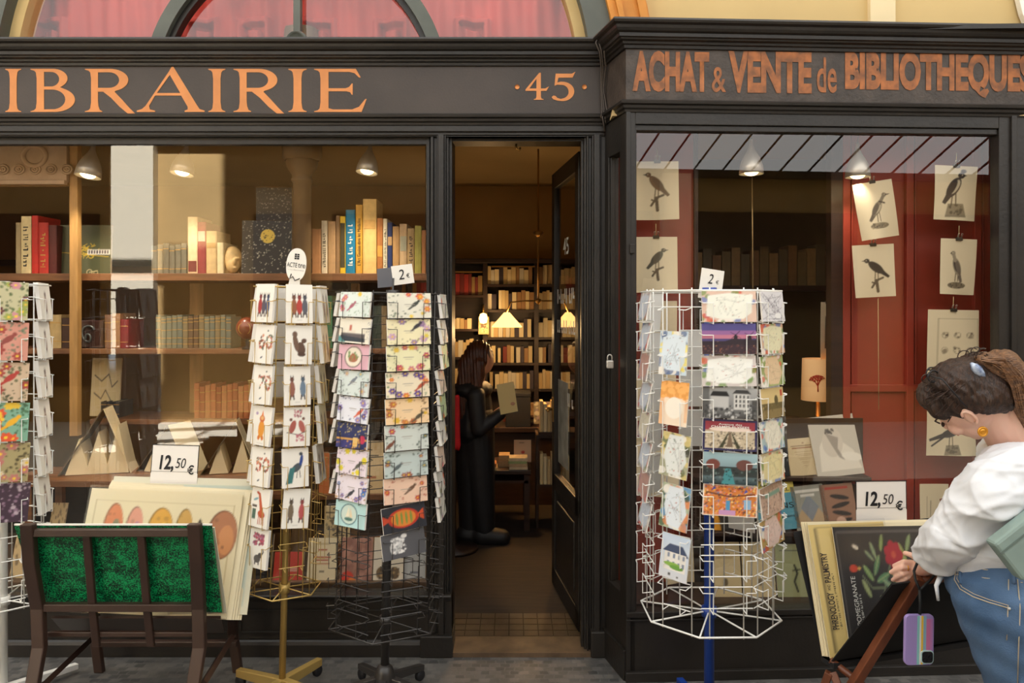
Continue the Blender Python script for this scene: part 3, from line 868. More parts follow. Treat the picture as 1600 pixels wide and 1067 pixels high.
# middle shelf: fourteen matching bindings
for k in range(14):
    a = 243 + k * 8.45
    pa, pb = P(a, 492 + (k * 7 % 4), YS + .05), P(a + 7.9, 0, YS + .05)
    col = [(118, 122, 104), (104, 112, 100), (126, 112, 82), (92, 70, 50)][0 if k < 4 else (3 if k in (6, 7) else (k % 3))]
    book(pa.x, YS + .05, zB, pb.x - pa.x, pa.z - zB, .15, col, '%s from left of the fourteen gilt-banded volumes, middle shelf' % ordn(k).capitalize(), 'gilt-banded volumes on the middle shelf', band=(.12, .3, .55, .8, .9), parts=True)
for a, b, yt, col, lab in ((77, 95, 492, (186, 160, 110), 'tan book beside the white rack on the middle shelf'), (96, 121, 497, (58, 34, 26), 'thick dark brown volume on the middle shelf'), (163, 174, 492, (122, 86, 62), 'brown book right of the carved box on the middle shelf'), (174.5, 187, 490, (160, 116, 76), 'light brown book between brown and maroon ones on the middle shelf'), (187.5, 200, 499, (126, 26, 26), 'maroon red book on the middle shelf by the reflected pillar'),
                           (503, 519, 462, (72, 120, 82), 'tall green book seen between the gold and black racks'), (520, 528, 478, (36, 46, 40), 'black-green book right of the tall green book'), (529, 538, 482, (40, 40, 44), 'dark grey book left of the black rack'), (612 - 60, 566, 480, (48, 44, 40), 'dark book behind the left cards of the black rack'), (568, 580, 484, (84, 60, 44), 'brown book behind the black rack'), (582, 596, 478, (40, 52, 44), 'dark green book behind the pole of the black rack')):
    pa, pb = P(a, yt, YS + .04), P(b, 0, YS + .04)
    book(pa.x, YS + .04, zB, pb.x - pa.x, pa.z - zB, .17, col, lab, 'books on the middle shelf of the left window', band=(.2, .75))
for k in range(11):
    a = 303 + k * 8.6
    pa, pb = P(a, 599 + (k * 5 % 7), .52), P(a + 8.1, 0, .52)
    book(pa.x, .52, zC, pb.x - pa.x, pa.z - zC, .15, [(186, 112, 66), (166, 92, 52), (196, 130, 80)][k % 3], '%s from left of the orange leather volumes, third shelf' % ordn(k).capitalize(), 'orange leather volumes', band=(.2, .5, .8))
for k in range(3):
    pa, pb = P(157 + k * 10, 628, .55), P(166 + k * 10, 0, .55)
    book(pa.x, .55, zC, pb.x - pa.x, pa.z - zC, .15, (38, 38, 44), '%s of the three black volumes standing behind the open books' % ['left', 'middle', 'right'][k], 'black volumes behind the open books', band=(.2, .8))
for k in range(12):
    a = 296 + k * 8.6; z = shelfz(772, .5)
    pa, pb = P(a, 731 + (k * 5 % 6), .52), P(a + 8.1, 0, .52)
    book(pa.x, .52, z, pb.x - pa.x, pa.z - z, .15, [(112, 66, 44), (96, 54, 40), (130, 84, 54)][k % 3], '%s from left of the brown volumes on the low shelf' % ordn(k).capitalize(), 'brown volumes on the low shelf', parts=False)


def board(px0, px1, py0, py1, Y, cv, label, name='book', cat='book', lean=-.12, t=.015, yaw=0.0, group=None, roll=0.0, edge=(226, 214, 186)):
    """face-out book / print leaning back, placed by its lower edge"""
    a = P(px0, py1, Y); b = P(px1, py0, Y)
    w_, h_ = b.x - a.x, (b.z - a.z) / math.cos(lean)
    me = sheet_mesh(name, cv, w_, h_, t, edge=edge)
    o = link(name, me, T(((a.x + b.x) / 2, Y, a.z)) @ Rz(yaw) @ Rx(lean) @ Ry(roll))
    tag(o, label, cat, group); o['_wh'] = [w_, h_]
    return o


# dark green face-out album with yellow line drawing
cv = Cv(84, 84, (78, 82, 54))
for k in range(60):
    x, y = .28 + .42 * cv.n.rand(), .42 + .2 * cv.n.rand()
    cv.line((x, y), (x + .22 * (cv.n.rand() - .4), y + .12 * (cv.n.rand() - .5)), .004, (226, 190, 50))
cv.ring(.33, .5, .05, .06, (226, 190, 50)); cv.ring(.62, .45, .05, .06, (226, 190, 50)); cv.line((.05, .5), (.95, .42), .004, (226, 190, 50))
cv.rect(.55, .46, .98, .55, (230, 226, 216))
for k in range(8): cv.rect(.57 + k * .05, .475, .6 + k * .05, .54, (70, 60, 70))
cv.ring(.6, .14, .045, .055, (214, 200, 150)); cv.ring(.72, .13, .035, .042, (214, 200, 150)); cv.line((.6, .14), (.75, .17), .006, (214, 200, 150))
board(90, 172, 351, 437, YS + .06, cv, 'large dark green album with a yellow line drawing, facing the glass on the upper shelf', 'album', 'book', -.06)
# starry black books
cv = Cv(80, 90, (30, 32, 34)); cv.spots(230, [(226, 224, 210), (190, 188, 176)], (.004, .011))
cv.ell(.46, .71, .125, .125, (232, 200, 84)); cv.spots(16, [(80, 66, 30)], (.006, .014), (.36, .61, .56, .81))
board(377, 455, 344, 430, YS + .03, cv, 'black book scattered with white letters around a yellow moon', 'book', 'book', -.05, .03)
cv = Cv(60, 60, (38, 42, 48)); cv.spots(120, [(206, 206, 200)], (.006, .014))
board(400, 456, 293, 344, YS + .16, cv, 'dark speckled book standing behind the moon book', 'book', 'book', 0, .03).location.z = P(0, 344, YS + .16).z
# carved dark box, plaster head, globe
bx_ = empty('carved_box', (P(143, 0, YS).x, YS + .05, zB), 'dark carved box with a silver scroll on the middle shelf', 'box')
pa, pb = P(125, 500, YS + .05), P(162, 0, YS + .05)
MB().box(pa.x, pb.x, YS + .05, YS + .2, zB, pa.z).build('box_body', mat('dark_red_wood', (52, 26, 20), .35), bx_, bevel=.006)
MB().tube([(pa.x + .02 + .035 * math.cos(t * .5) * (1 - t / 26) + .02, YS + .045, pa.z - .05 - .02 * t / 6 + .03 * math.sin(t * .5)) for t in range(20)], .006, 6).build('scroll', mat('dark_silver', (96, 100, 98), .4, metal=.6), bx_)


def clay(name, shapes, m, vox=.004, it=4, parent=None, disp=None):
    mb = MB()
    for sh in shapes:
        if sh[0] == 'e': mb.ellip(sh[1], sh[2], sh[3] if len(sh) > 3 else None, 20, 14)
        else: mb.cone(*sh[1:])
    me = mb.mesh('tmp'); t = bpy.data.objects.new('tmp', me); C.objects.link(t)
    r = t.modifiers.new('r', 'REMESH'); r.mode = 'VOXEL'; r.voxel_size = vox; r.use_smooth_shade = True
    sm = t.modifiers.new('s', 'SMOOTH'); sm.iterations = it; sm.factor = .6
    me2 = evalmesh(t); bpy.data.objects.remove(t)
    if disp:
        n = len(me2.vertices); co = np.empty(n * 3, 'f'); no = np.empty(n * 3, 'f')
        me2.vertices.foreach_get('co', co); me2.vertices.foreach_get('normal', no)
        co = co.reshape(-1, 3); no = no.reshape(-1, 3); co = disp(co, no); me2.vertices.foreach_set('co', co.ravel().astype('f')); me2.update()
    me2.materials.clear(); me2.materials.append(m); me2.name = name
    if parent is not None and parent.get('_org'): me2.transform(T(-Vector(parent['_org'])))
    o = bpy.data.objects.new(name, me2); C.objects.link(o)
    if parent is not None: o.parent = parent
    return o


hx = P(362, 0, .5)
hd = clay('plaster_head', [('e', (hx.x, .5, zA + .075), (.052, .055, .07)), ('e', (hx.x + .012, .47, zA + .045), (.034, .03, .045)), ('c', (hx.x - .01, .5, zA + .01), (hx.x, .5, zA + .05), .036, .034), ('e', (hx.x + .03, .445, zA + .062), (.01, .012, .018)), ('e', (hx.x + .04, .46, zA + .08), (.014, .014, .008)), ('e', (hx.x + .028, .452, zA + .03), (.014, .012, .008)), ('e', (hx.x - .03, .47, zA + .06), (.012, .012, .02))],
          mat('plaster', (214, 180, 124), .6, vary=.2, scale=20), .004, 3)
hd.location = (.012, -.02, .0); hd.name = 'plaster_bust'; tag(hd, 'small ochre plaster head between the cream book and the black moon book', 'bust')
gb = empty('globe', (P(383, 0, .36).x, .36, zB), 'reddish brown wooden ball on a small foot at the right of the gilt volumes', 'globe')
c_ = P(383, 513, .34)
MB().ellip((c_.x, .38, c_.z), (.058, .058, .058), None, 28, 18).build('ball', mat('red_brown_varnish', (128, 52, 28), .3, coat=.5, vary=.2, scale=14), gb)
MB().lathe([(.0, zB), (.03, zB), (.03, zB + .008), (.01, zB + .015), (.012, c_.z - .055)], (c_.x, .38, 0), 20).build('foot', DKWOOD, gb)
MB().tube([(c_.x + .03 * math.cos(R(a)), .33 - .002 + .006 * abs(math.sin(R(a))), c_.z + .03 * math.sin(R(a))) for a in range(0, 360, 20)], .0025, 5, True).build('emblem', mat('gilt', (190, 150, 80), .35, metal=.5), gb)
# rosette plaster relief, upper left
pr = empty('plaster_relief', (P(50, 0, .3).x, .3, P(0, 284, .3).z), 'pinkish plaster relief with a ring and rosettes, top left of the window', 'relief')
a, b = P(-40, 284, .32), P(104, 215, .32)
PLR = mat('pink_plaster', (196, 168, 142), .7, vary=.1, scale=10)
MB().box(a.x, b.x, .32, .35, a.z, 2.45).build('panel', PLR, pr)
MB().box(a.x, b.x, .3, .33, a.z - .015, a.z + .006).build('ledge', PLR, pr, bevel=.003)
m_ = MB(); c_ = P(53, 243, .31)
m_.tube([(c_.x + .056 * math.cos(R(t)), .315, c_.z + .05 * math.sin(R(t))) for t in range(0, 360, 15)], .012, 8, True)
m_.build('ring', PLR, pr)
for k in range(5):
    q = P(4 + k * 25, 264, .31); m_ = MB()
    for r_ in (.022, .011): m_.tube([(q.x + r_ * 1.2 * math.cos(R(t)), .314, q.z + r_ * math.sin(R(t))) for t in range(0, 360, 30)], .0055, 6, True)
    m_.ellip((q.x, .312, q.z), (.006, .006, .006), None, 8, 6); m_.build('rosette', PLR, pr)
# iron column
ic = empty('iron_column', (-1.047, .3, .3), 'bronze painted iron column with a flared capital behind the left window', 'column')
MB().lathe([(.058, .3), (.052, .45), (.046, .6), (.044, 1.6), (.045, 2.22), (.052, 2.225), (.052, 2.24), (.046, 2.245), (.05, 2.26), (.07, 2.29), (.078, 2.31), (.078, 2.33)], (-1.047, .3, 0), 28).build('shaft', IRONC, ic)
MB().lathe([(.085, 2.33), (.1, 2.345), (.1, 2.42), (.09, 2.98)], (-1.047, .3, 0), 8).build('capital', IRONC, ic)


# ---- pendant spot lamps
def pendant(p, r, lab, power, col=(1, .9, .74)):
    e = empty('pendant_lamp', (p.x, p.y, p.z), lab, 'lamp', 'steel pendant lamps in the windows', world=False)
    k = r / .062
    m_ = MB().lathe([(.0, .175), (.007, .175), (.009, .16), (.012, .14), (.021, .118), (.036, .092), (.049, .066), (.057, .038), (.061, .0), (.058, .0), (.054, .036), (.045, .062), (.02, .09), (.0, .09)], (0, 0, 0), 28)
    m_.v = [(x * k, y * k, z * k) for x, y, z in m_.v]
    m_.build('lamp_shade', STEEL, e)
    MB().tube([(0, 0, .17 * k), (.004, 0, .2), (0, 0, 2.62 - p.z if p.y > .1 else 2.44 - p.z)], .002, 5).build('cord', INK, e)
    m_ = MB().ellip((0, 0, .012 * k), (.036 * k, .036 * k, .02 * k), None, 16, 10)
    m_.build('bulb', mat('lamp_bulb', (255, 240, 210), .4, emit=(255, 226, 170), es=9), e)
    l = bpy.data.lights.new('lamp_light', 'SPOT'); l.energy = power; l.color = col; l.spot_size = R(110); l.spot_blend = .7; l.shadow_soft_size = .03
    lo = bpy.data.objects.new('lamp_light', l); C.objects.link(lo); lo.parent = e; lo.location = (0, 0, -.012)
    return e


for px_, py_, r_, lab in ((137, 276, .062, 'left of the three pendant lamps in the left window, by the plaster relief'), (284, 272, .058, 'middle pendant lamp of the left window, over the tan books'), (573, 270, .055, 'right pendant lamp of the left window, over the tallest book')):
    pendant(P(px_, py_, .24), r_, lab, 26).rotation_euler = (R(-8), R(6), 0)

# ---- pop-up books standing open on the table
PG = mat('open_page', (224, 206, 166), .7, vary=.06, scale=6)
def popup(px0, px1, py0, py1, Y, lab, flip=1, sheets=3):
    a, b = P(px0, py1, Y), P(px1, py0, Y); w_ = b.x - a.x; h_ = b.z - zT
    e = empty('pop_up_book', ((a.x + b.x) / 2, Y, zT), lab, 'book', 'open pop-up books on the display table', world=False)
    e.rotation_euler = (0, 0, flip * .25)
    m_ = MB(); m_.prism([(-w_ * .5, 0), (-w_ * .5 + .006, 0), (w_ * .12, h_), (w_ * .11, h_ + .004)], .17, T((0, 0, 0))); m_.build('cover', mat('dark_cover', (92, 76, 52), .5), e)
    m_ = MB(); m_.prism([(w_ * .12, h_), (w_ * .13, h_), (w_ * .5, 0), (w_ * .49, 0)], .17); m_.build('cover', PG, e)
    for k in range(sheets):
        q = (k + .4) / sheets; m_ = MB()
        x0 = -w_ * .5 + w_ * q * .8; xt = x0 + w_ * .17
        m_.add([(x0, .0, .003), (x0 + w_ * .33, -.0, .003), (xt, .02, h_ * (.55 + .1 * k)), (xt + .01, .15, h_ * (.55 + .1 * k)), (x0 + w_ * .34, .165, .003), (x0, .165, .003)], [(0, 1, 2), (1, 4, 3, 2), (4, 5, 3), (5, 0, 2, 3)])
        m_.build('folded_page', PG, e)
    return e


popup(95, 200, 640, 745, .3, 'pop-up book with white pyramid pages, leftmost on the table in the left window', 1)
popup(205, 300, 664, 745, .34, 'low open book behind the left price sign', -1, 2)
popup(315, 400, 660, 745, .32, 'open book with folded pages just left of the gold rack', 1, 2)
cv = Cv(50, 60, (206, 186, 140)); cv.pline([(.1, .7), (.3, .6), (.5, .72), (.6, .5), (.75, .6)], .012, (60, 44, 30)); cv.pline([(.1, .4), (.3, .3), (.42, .45), (.6, .25)], .012, (60, 44, 30))
board(140, 185, 560, 650, .6, cv, 'upright tan album leaf behind the pyramid pop-up book', 'album_leaf', 'album', -.1)

tag(MB().box(P(498, 0, .3).x, P(664, 0, .3).x, .28, .44, .3, P(0, 850, .3).z).build('display_step', SHELFW), 'low brown display step behind the black rack', 'step')
# ---- lower display: books facing the street
def plaincv(bg, lines=(), w=36, h=48):
    c = Cv(w, h, bg)
    for (y, x0, x1, col) in lines: c.rect(x0 * c.asp, y, x1 * c.asp, y + .028, col)
    return c


RED_ = (176, 50, 40); DK_ = (60, 50, 44)
cv = plaincv((234, 222, 188), [(.86, .25, .75, (190, 170, 130)), (.74, .35, .65, RED_), (.6, .22, .78, RED_), (.54, .3, .7, RED_), (.47, .25, .75, (200, 140, 110)), (.32, .42, .58, DK_)])
board(478, 524, 846, 919, .12, cv, 'cream book with red centred title low in the left window', lean=-.25)
cv = Cv(40, 48, (176, 128, 112)); cv.spots(60, [(196, 150, 136), (140, 96, 88)], (.05, .14), al=.5); cv.ell(.2, .2, .16, .14, (214, 60, 40)); cv.ell(.32, .14, .1, .08, (236, 130, 50))
board(530, 580, 845, 919, .12, cv, 'pinkish book with a red shape, right of the cream book low in the left window', lean=-.25)
cv = plaincv((236, 230, 214), [(.82, .3, .7, DK_), (.76, .3, .7, DK_)]); cv.ell(.2, .3, .12, .12, (120, 96, 60)); cv.ell(.52, .3, .12, .12, (104, 84, 56)); cv.spots(30, [(60, 50, 40), (190, 160, 110)], (.01, .03), (.1, .2, .62, .4))
board(582, 630, 845, 919, .12, cv, 'white book with two round medallions seen through the black rack', lean=-.25)
cv = plaincv((190, 58, 44), [(.6, .3, .8, (226, 190, 170)), (.55, .3, .8, (226, 190, 170))])
board(424, 470, 868, 930, .11, cv, 'red book standing low behind the gold rack pole', lean=-.3)
cv = plaincv((28, 24, 24), [(.8, .4, .9, (200, 200, 196)), (.7, .4, .9, (200, 200, 196)), (.6, .5, .9, (200, 200, 196)), (.2, .2, .9, (170, 40, 30))])
board(378, 420, 842, 926, .12, cv, 'black book with white lettering low between the print stand and the gold rack', lean=-.3)
cv = Cv(40, 40, (216, 196, 150)); cv.spots(60, [(110, 100, 84), (150, 138, 110)], (.01, .05), (.1, .2, .9, .7)); cv.rect(.05, .8, .95, .83, DK_)
board(506, 546, 792, 849, .3, cv, 'tan book with a grey engraved landscape behind the black rack', lean=-.1)
board(498, 514, 708, 771, .52, plaincv((206, 122, 70)), 'orange brown book spine-high behind the gold rack', lean=-.05)
cv = Cv(40, 48, (112, 100, 96)); cv.spots(60, [(150, 140, 140), (70, 70, 90), (190, 120, 80)], (.04, .1), al=.6)
board(600, 655, 786, 849, .3, cv, 'grey patterned book standing behind the black rack', lean=-.1)
board(562, 598, 690, 771, .52, plaincv((222, 196, 150), [(.7, .2, .8, DK_), (.3, .3, .7, RED_)]), 'beige book with dark title behind the middle of the black rack', lean=-.08)
board(630, 664, 845, 919, .14, plaincv((206, 216, 226), [(.8, .2, .8, (60, 80, 120)), (.3, .3, .7, (60, 80, 120))]), 'pale blue book at the right end low in the left window', lean=-.25)
cv = Cv(50, 50, (200, 176, 130)); cv.spots(50, [(120, 100, 70), (150, 130, 90)], (.01, .06))
for k, (a_, b_2, c_2, d_2) in enumerate(((10, 70, 830, 925), (72, 96, 790, 850), (0, 30, 740, 800))):
    board(a_, b_2, c_2, d_2, .14 + .1 * k, cv, ['tan etched sheet low at the far left of the window', 'tan booklet left of the print stand top', 'tan booklet behind the far left white rack'][k], 'booklet', 'booklet', -.3, .006)
for k in range(9):
    pa, pb = P(400 + k * 14.5, 700 + (k * 11 % 9), .6), P(412 + k * 14.5, 0, .6)
    book(pa.x, .6, shelfz(772, .5), pb.x - pa.x, pa.z - shelfz(772, .5), .12, [(96, 64, 44), (150, 120, 84), (66, 50, 40), (120, 84, 60)][k % 4], '%s from left of the old books behind the racks' % ordn(k).capitalize(), 'old books on the low shelf behind the racks', parts=False)
# ================================================================== SHOP INTERIOR THROUGH THE DOOR
bc = empty('bookcase', (-.1, 3.65, .012), 'tall dark wooden bookcase along the back wall of the shop', 'bookcase')
YB = 3.5
def bz(py): return 1.6 - (py - 480) * (YB + DC) / 1200
def bxx(px): return (px - 800) * (YB + DC) / 1200
MB().box(bxx(480), bxx(1010), YB + .27, YB + .29, .012, bz(408)).build('back_panel', DKWOOD, bc)
MB().box(bxx(480), bxx(1010), YB - .01, YB + .29, bz(411), bz(404)).build('cornice', DKWOOD, bc, bevel=.004)
for k, px_ in enumerate((480, 560, 640, 758, 838, 905, 1005)):
    MB().box(bxx(px_) - .02, bxx(px_) + .02, YB, YB + .28, .012, bz(408)).build('side_panel', DKWOOD, bc)
rows_mid = [444, 484, 527, 567, 608, 650, 700, 750]
for yb in rows_mid: MB().box(bxx(758), bxx(1010), YB + .005, YB + .28, bz(yb) - .022, bz(yb)).build('shelf', DKWOOD, bc)
for yb in (461, 514, 558, 604, 655, 706): MB().box(bxx(480), bxx(758), YB + .005, YB + .28, bz(yb) - .022, bz(yb)).build('shelf', DKWOOD, bc)
MB().box(bxx(768), bxx(836), YB - .012, YB, bz(417.5), bz(415.5)).build('brass_rail', BRASS, bc)
MB().box(bxx(704), bxx(754), YB - .012, YB, bz(426), bz(424)).build('brass_rail', BRASS, bc)
proto = {}
def smallbook(x, z, w_, h_, col, lab, grp, y=YB + .03):
    key = tuple(col)
    if key not in proto:
        mb = MB(); mb.box(0, 1, .0, .12, 0, 1)
        me = mb.mesh('book'); me.materials.append(bookmat(col)); proto[key] = me
    o = bpy.data.objects.new('book', proto[key]); C.objects.link(o)
    o.location = (x, y + rng.uniform(0, .012), z + .001); o.scale = (w_, 1, h_); tag(o, lab, 'book', grp)
PALB = [(216, 192, 140), (226, 206, 160), (200, 172, 120), (232, 214, 172), (190, 160, 110), (206, 182, 134), (160, 120, 76), (120, 40, 30), (60, 50, 60), (214, 204, 180)]
RP = random.Random(3)
CN = {(216, 192, 140): 'cream', (226, 206, 160): 'pale cream', (200, 172, 120): 'tan', (232, 214, 172): 'ivory', (190, 160, 110): 'light brown', (206, 182, 134): 'beige', (160, 120, 76): 'brown', (120, 40, 30): 'dark red', (60, 50, 60): 'black', (214, 204, 180): 'off-white', (110, 34, 28): 'maroon', (150, 40, 34): 'red', (140, 110, 60): 'olive brown'}
def fillrow(pxa, pxb, yb, h0, h1, rowname, pal=PALB, gapp=.04):
    x = bxx(pxa) + .022; k = 0
    while x < bxx(pxb) - .045 and k < 30:
        w_ = RP.uniform(.026, .044)
        if RP.random() < gapp: x += .02; continue
        c = RP.choice(pal)
        smallbook(x, bz(yb), w_ * .94, RP.uniform(h0, h1), c, '%s book, %s on %s' % (CN[c], ordn(k), rowname), 'books in the back bookcase')
        x += w_; k += 1
nm = ['top', 'second', 'third', 'fourth', 'fifth', 'sixth']
for i, yb in enumerate(rows_mid[:5]):
    fillrow(758, 838, yb, .13 + .0, .17 + .01 * (i % 2), '%s shelf, middle bay of back bookcase' % nm[i])
    fillrow(838, 905, yb, .13, .18, '%s shelf, right bay of back bookcase' % nm[i])
fillrow(700, 757, 461, .16, .2, 'top shelf, left bay of back bookcase', [(110, 34, 28), (150, 40, 34), (140, 110, 60), (60, 50, 60), (150, 40, 34)])
fillrow(702, 738, 514, .08, .11, 'second shelf, left bay of back bookcase')
for i, yb in enumerate((558, 604)): fillrow(700, 757, yb, .13, .17, '%s shelf, left bay of back bookcase' % nm[i + 2])
fillrow(640, 700, 461, .15, .19, 'top shelf just left of the doorway', [(110, 34, 28), (150, 40, 34), (140, 110, 60)])
fillrow(600, 640, 461, .15, .2, 'far top shelf behind the window spines', [(60, 50, 60), (160, 120, 76), (120, 40, 30)])

# brass ceiling lamp with two conical shades
cl = empty('ceiling_lamp', (P(841, 0, 2.2).x, 2.2, 2.78), 'brass ceiling lamp with cream conical glass shades hanging in the shop', 'lamp')
q = P(841, 470, 2.2)
MB().tube([(q.x, 2.2, 2.78), (q.x, 2.2, q.z)], .007, 8).build('rod', BRASS, cl)
MB().lathe([(.0, .02), (.035, .012), (.04, 0), (.02, -.02), (.008, -.03)], (q.x, 2.2, P(0, 364, 2.2).z), 20).build('canopy', BRASS, cl)
SH = mat('cream_glass_shade', (255, 226, 170), .5, emit=(255, 196, 116), es=2.4)
arm = P(792, 488, 2.2)
MB().tube([(q.x, 2.2, q.z), (q.x - .1, 2.2, q.z + .0), (arm.x + .03, 2.2, q.z - .01), (arm.x, 2.2, arm.z)], .006, 8).tube([(q.x, 2.2, q.z), (q.x + .12, 2.25, q.z), (q.x + .2, 2.3, q.z - .01), (q.x + .23, 2.3, arm.z)], .006, 8).lathe([(0, .02), (.02, .012), (.024, 0), (.012, -.02), (0, -.03)], (q.x, 2.2, q.z), 16).build('arm', BRASS, cl)
for (ax, ay) in ((arm.x, 2.2), (q.x + .23, 2.3)):
    MB().lathe([(.02, .0), (.026, -.006), (.11, -.102), (.113, -.11), (.108, -.108), (.02, -.008)], (ax, ay, arm.z), 28).build('lamp_shade', SH, cl)
    l = bpy.data.lights.new('lamp_light', 'POINT'); l.energy = 13; l.color = (1, .62, .27); l.shadow_soft_size = .04
    lo = bpy.data.objects.new('lamp_light', l); C.objects.link(lo); lo.location = (ax, ay, arm.z - .12)
# wall lamp with hanging picture
wl = empty('wall_lamp', (bxx(756), YB - .1, bz(520)), 'small glowing wall lamp fixed to the bookcase upright', 'lamp')
MB().lathe([(.0, .05), (.028, .04), (.04, .0), (.03, -.04), (.0, -.05)], (bxx(756), YB - .12, bz(497)), 18).build('bulb', mat('warm_bulb', (255, 220, 150), .4, emit=(255, 190, 100), es=7), wl)
MB().tube([(bxx(756), YB, bz(480)), (bxx(756), YB - .06, bz(476)), (bxx(756), YB - .12, bz(486))], .006, 8).build('bracket', BRASS, wl)
l = bpy.data.lights.new('lamp_light', 'POINT'); l.energy = 5; l.color = (1, .62, .28); l.shadow_soft_size = .04
lo = bpy.data.objects.new('lamp_light', l); C.objects.link(lo); lo.location = (bxx(756), YB - .24, bz(500))
cv = Cv(30, 46, (214, 186, 130)); cv.ell(.32, .55, .18, .22, (120, 90, 60)); cv.spots(40, [(110, 84, 60), (236, 214, 160)], (.02, .05), (.1, .15, .55, .85))
o = link('picture', sheet_mesh('picture', cv, .095, .16, .004), T((bxx(756), YB - .03, bz(522)))); tag(o, 'small picture hanging under the wall lamp', 'picture')
# tables with stacked books in the shop
tbl = empty('display_table', (bxx(800), 2.3, .012), 'dark wooden table of stacked books inside the doorway', 'table')
a, b = P(748, 735, 1.9), P(830, 735, 1.9)
MB().box(a.x, b.x, 1.9, 2.4, a.z - .03, a.z).build('table_top', DKWOOD, tbl, bevel=.004)
for x in (a.x + .01, b.x - .05):
    for y in (1.92, 2.34): MB().box(x, x + .04, y, y + .04, .012, a.z - .03).build('leg', DKWOOD, tbl)
MB().box(a.x + .02, b.x - .02, 1.92, 2.38, .35, .37).build('shelf', DKWOOD, tbl)
TZ = a.z
def stack(px0, px1, Y, z, n, cols, lab, d=.13):
    xa, xb = P(px0, 0, Y).x, P(px1, 0, Y).x; zz = z
    for k in range(n):
        h_ = .018 + .006 * (k % 2); c = cols[k % len(cols)]
        o = MB().box(0, xb - xa, 0, d, 0, h_ * .95).build('book', bookmat(c)); o.location = (xa + RP.uniform(-.004, .004), Y, zz + .001)
        tag(o, lab % ordn(k), 'book', 'book stacks on the shop tables'); zz += h_
    return zz
stack(748, 776, 1.92, TZ, 2, [(206, 176, 130), (190, 120, 70)], '%s book from the bottom of the left stack on the doorway table')
stack(795, 824, 1.92, TZ, 4, [(214, 190, 150), (196, 160, 120), (160, 170, 110), (214, 190, 150)], '%s book from the bottom of the right stack on the doorway table')
stack(779, 796, 2.02, TZ, 4, [(196, 160, 110)], '%s book from the bottom of the middle stack on the doorway table')
cv = plaincv((206, 180, 140), [(.8, .2, .8, DK_)], 24, 36); cv.rect(.12, .25, .55, .5, (90, 60, 44))
board(749, 771, 686, 722, 2.06, cv, 'pale book propped up behind the left stack on the doorway table', t=.02)
cv = plaincv((200, 170, 140), [(.85, .3, .6, DK_)], 24, 36); cv.ell(.35, .45, .07, .07, (176, 50, 40))
board(803, 830, 688, 722, 2.06, cv, 'pale book with a red spot propped behind the right stack', t=.02)
tb2 = empty('counter', (0, 2.9, .012), 'dark counter deeper in the shop loaded with books', 'counter')
a, b = P(735, 668, 2.6), P(868, 668, 2.6)
MB().box(a.x, b.x, 2.6, 3.1, a.z - .04, a.z).build('counter_top', DKWOOD, tb2, bevel=.004)
MB().box(a.x + .02, b.x - .02, 2.64, 3.08, .012, a.z - .04).build('counter_body', DKWOOD, tb2)
CZ = a.z
stack(742, 775, 2.65, CZ, 4, [(196, 150, 84), (150, 110, 60)], '%s book from the bottom of the left stack on the counter')
stack(806, 834, 2.75, CZ, 3, [(90, 50, 40), (150, 120, 80)], '%s book from the bottom of the stack in the middle of the counter')
bx2 = empty('black_box', (P(812, 0, 2.62).x, 2.62, CZ), 'black lidded box standing on the counter in the shop', 'box')
a, b = P(790, 614, 2.62), P(829, 0, 2.62)
MB().box(a.x, b.x, 2.62, 2.85, CZ, a.z - .03).build('box_body', INK, bx2, bevel=.004)
MB().box(a.x - .004, b.x + .004, 2.615, 2.855, a.z - .03, a.z).build('lid', INK, bx2, bevel=.004)
for k, (a_, b_2, c_2, d_2, base, dots, lab) in enumerate(((786, 811, 578, 612, (140, 70, 50), [(190, 40, 40), (60, 40, 60), (220, 180, 130)], 'reddish illustrated album propped up on the counter'), (812, 834, 582, 612, (196, 160, 110), [(150, 110, 70)], 'tan booklets leaning beside the reddish album'), (834, 866, 592, 616, (130, 70, 60), [(190, 60, 60), (60, 60, 80)], 'small dark red picture book on the counter'), (850, 867, 575, 602, (230, 210, 170), [(150, 110, 80)], 'white booklet right on the counter'), (834, 862, 628, 662, (120, 110, 90), [(60, 50, 60), (200, 190, 160), (150, 130, 140)], 'album with grey floral cover at the right of the counter'), (738, 760, 600, 640, (150, 120, 70), [(110, 90, 50)], 'brown album behind the customer'))):
    cv = Cv(20, 28, base); cv.spots(30, dots, (.03, .1), al=.8)
    o = board(a_, b_2, c_2, d_2, 2.9 if k != 4 else 2.66, cv, lab, 'album', 'album', t=.02)
    if k != 4: o.location.z = CZ + .001
# right-hand low rack of paperbacks just inside
rk = empty('book_rack', (P(855, 0, 2.0).x, 2.1, .012), 'dark low rack of pale paperbacks right of the doorway table', 'rack')
a, b = P(842, 680, 2.0), P(868, 0, 2.0)
for zz in (.32, .70, a.z + .0): MB().box(a.x, b.x + .3, 2.0, 2.25, zz - .02, zz).build('shelf', DKWOOD, rk)
for x in (a.x - .02, b.x + .3): MB().box(x, x + .02, 2.0, 2.25, .012, a.z).build('side_panel', DKWOOD, rk)
for i, z in enumerate((.32, .70)):
    for k in range(8): smallbook(a.x + .008 + k * .027, z, .023, .22 - .02 * (k % 3), PALB[k % 3], 'pale paperback, %s from left on the %s shelf of the low rack' % (ordn(k), ['lower', 'upper'][i]), 'paperbacks in the low rack', 2.01)
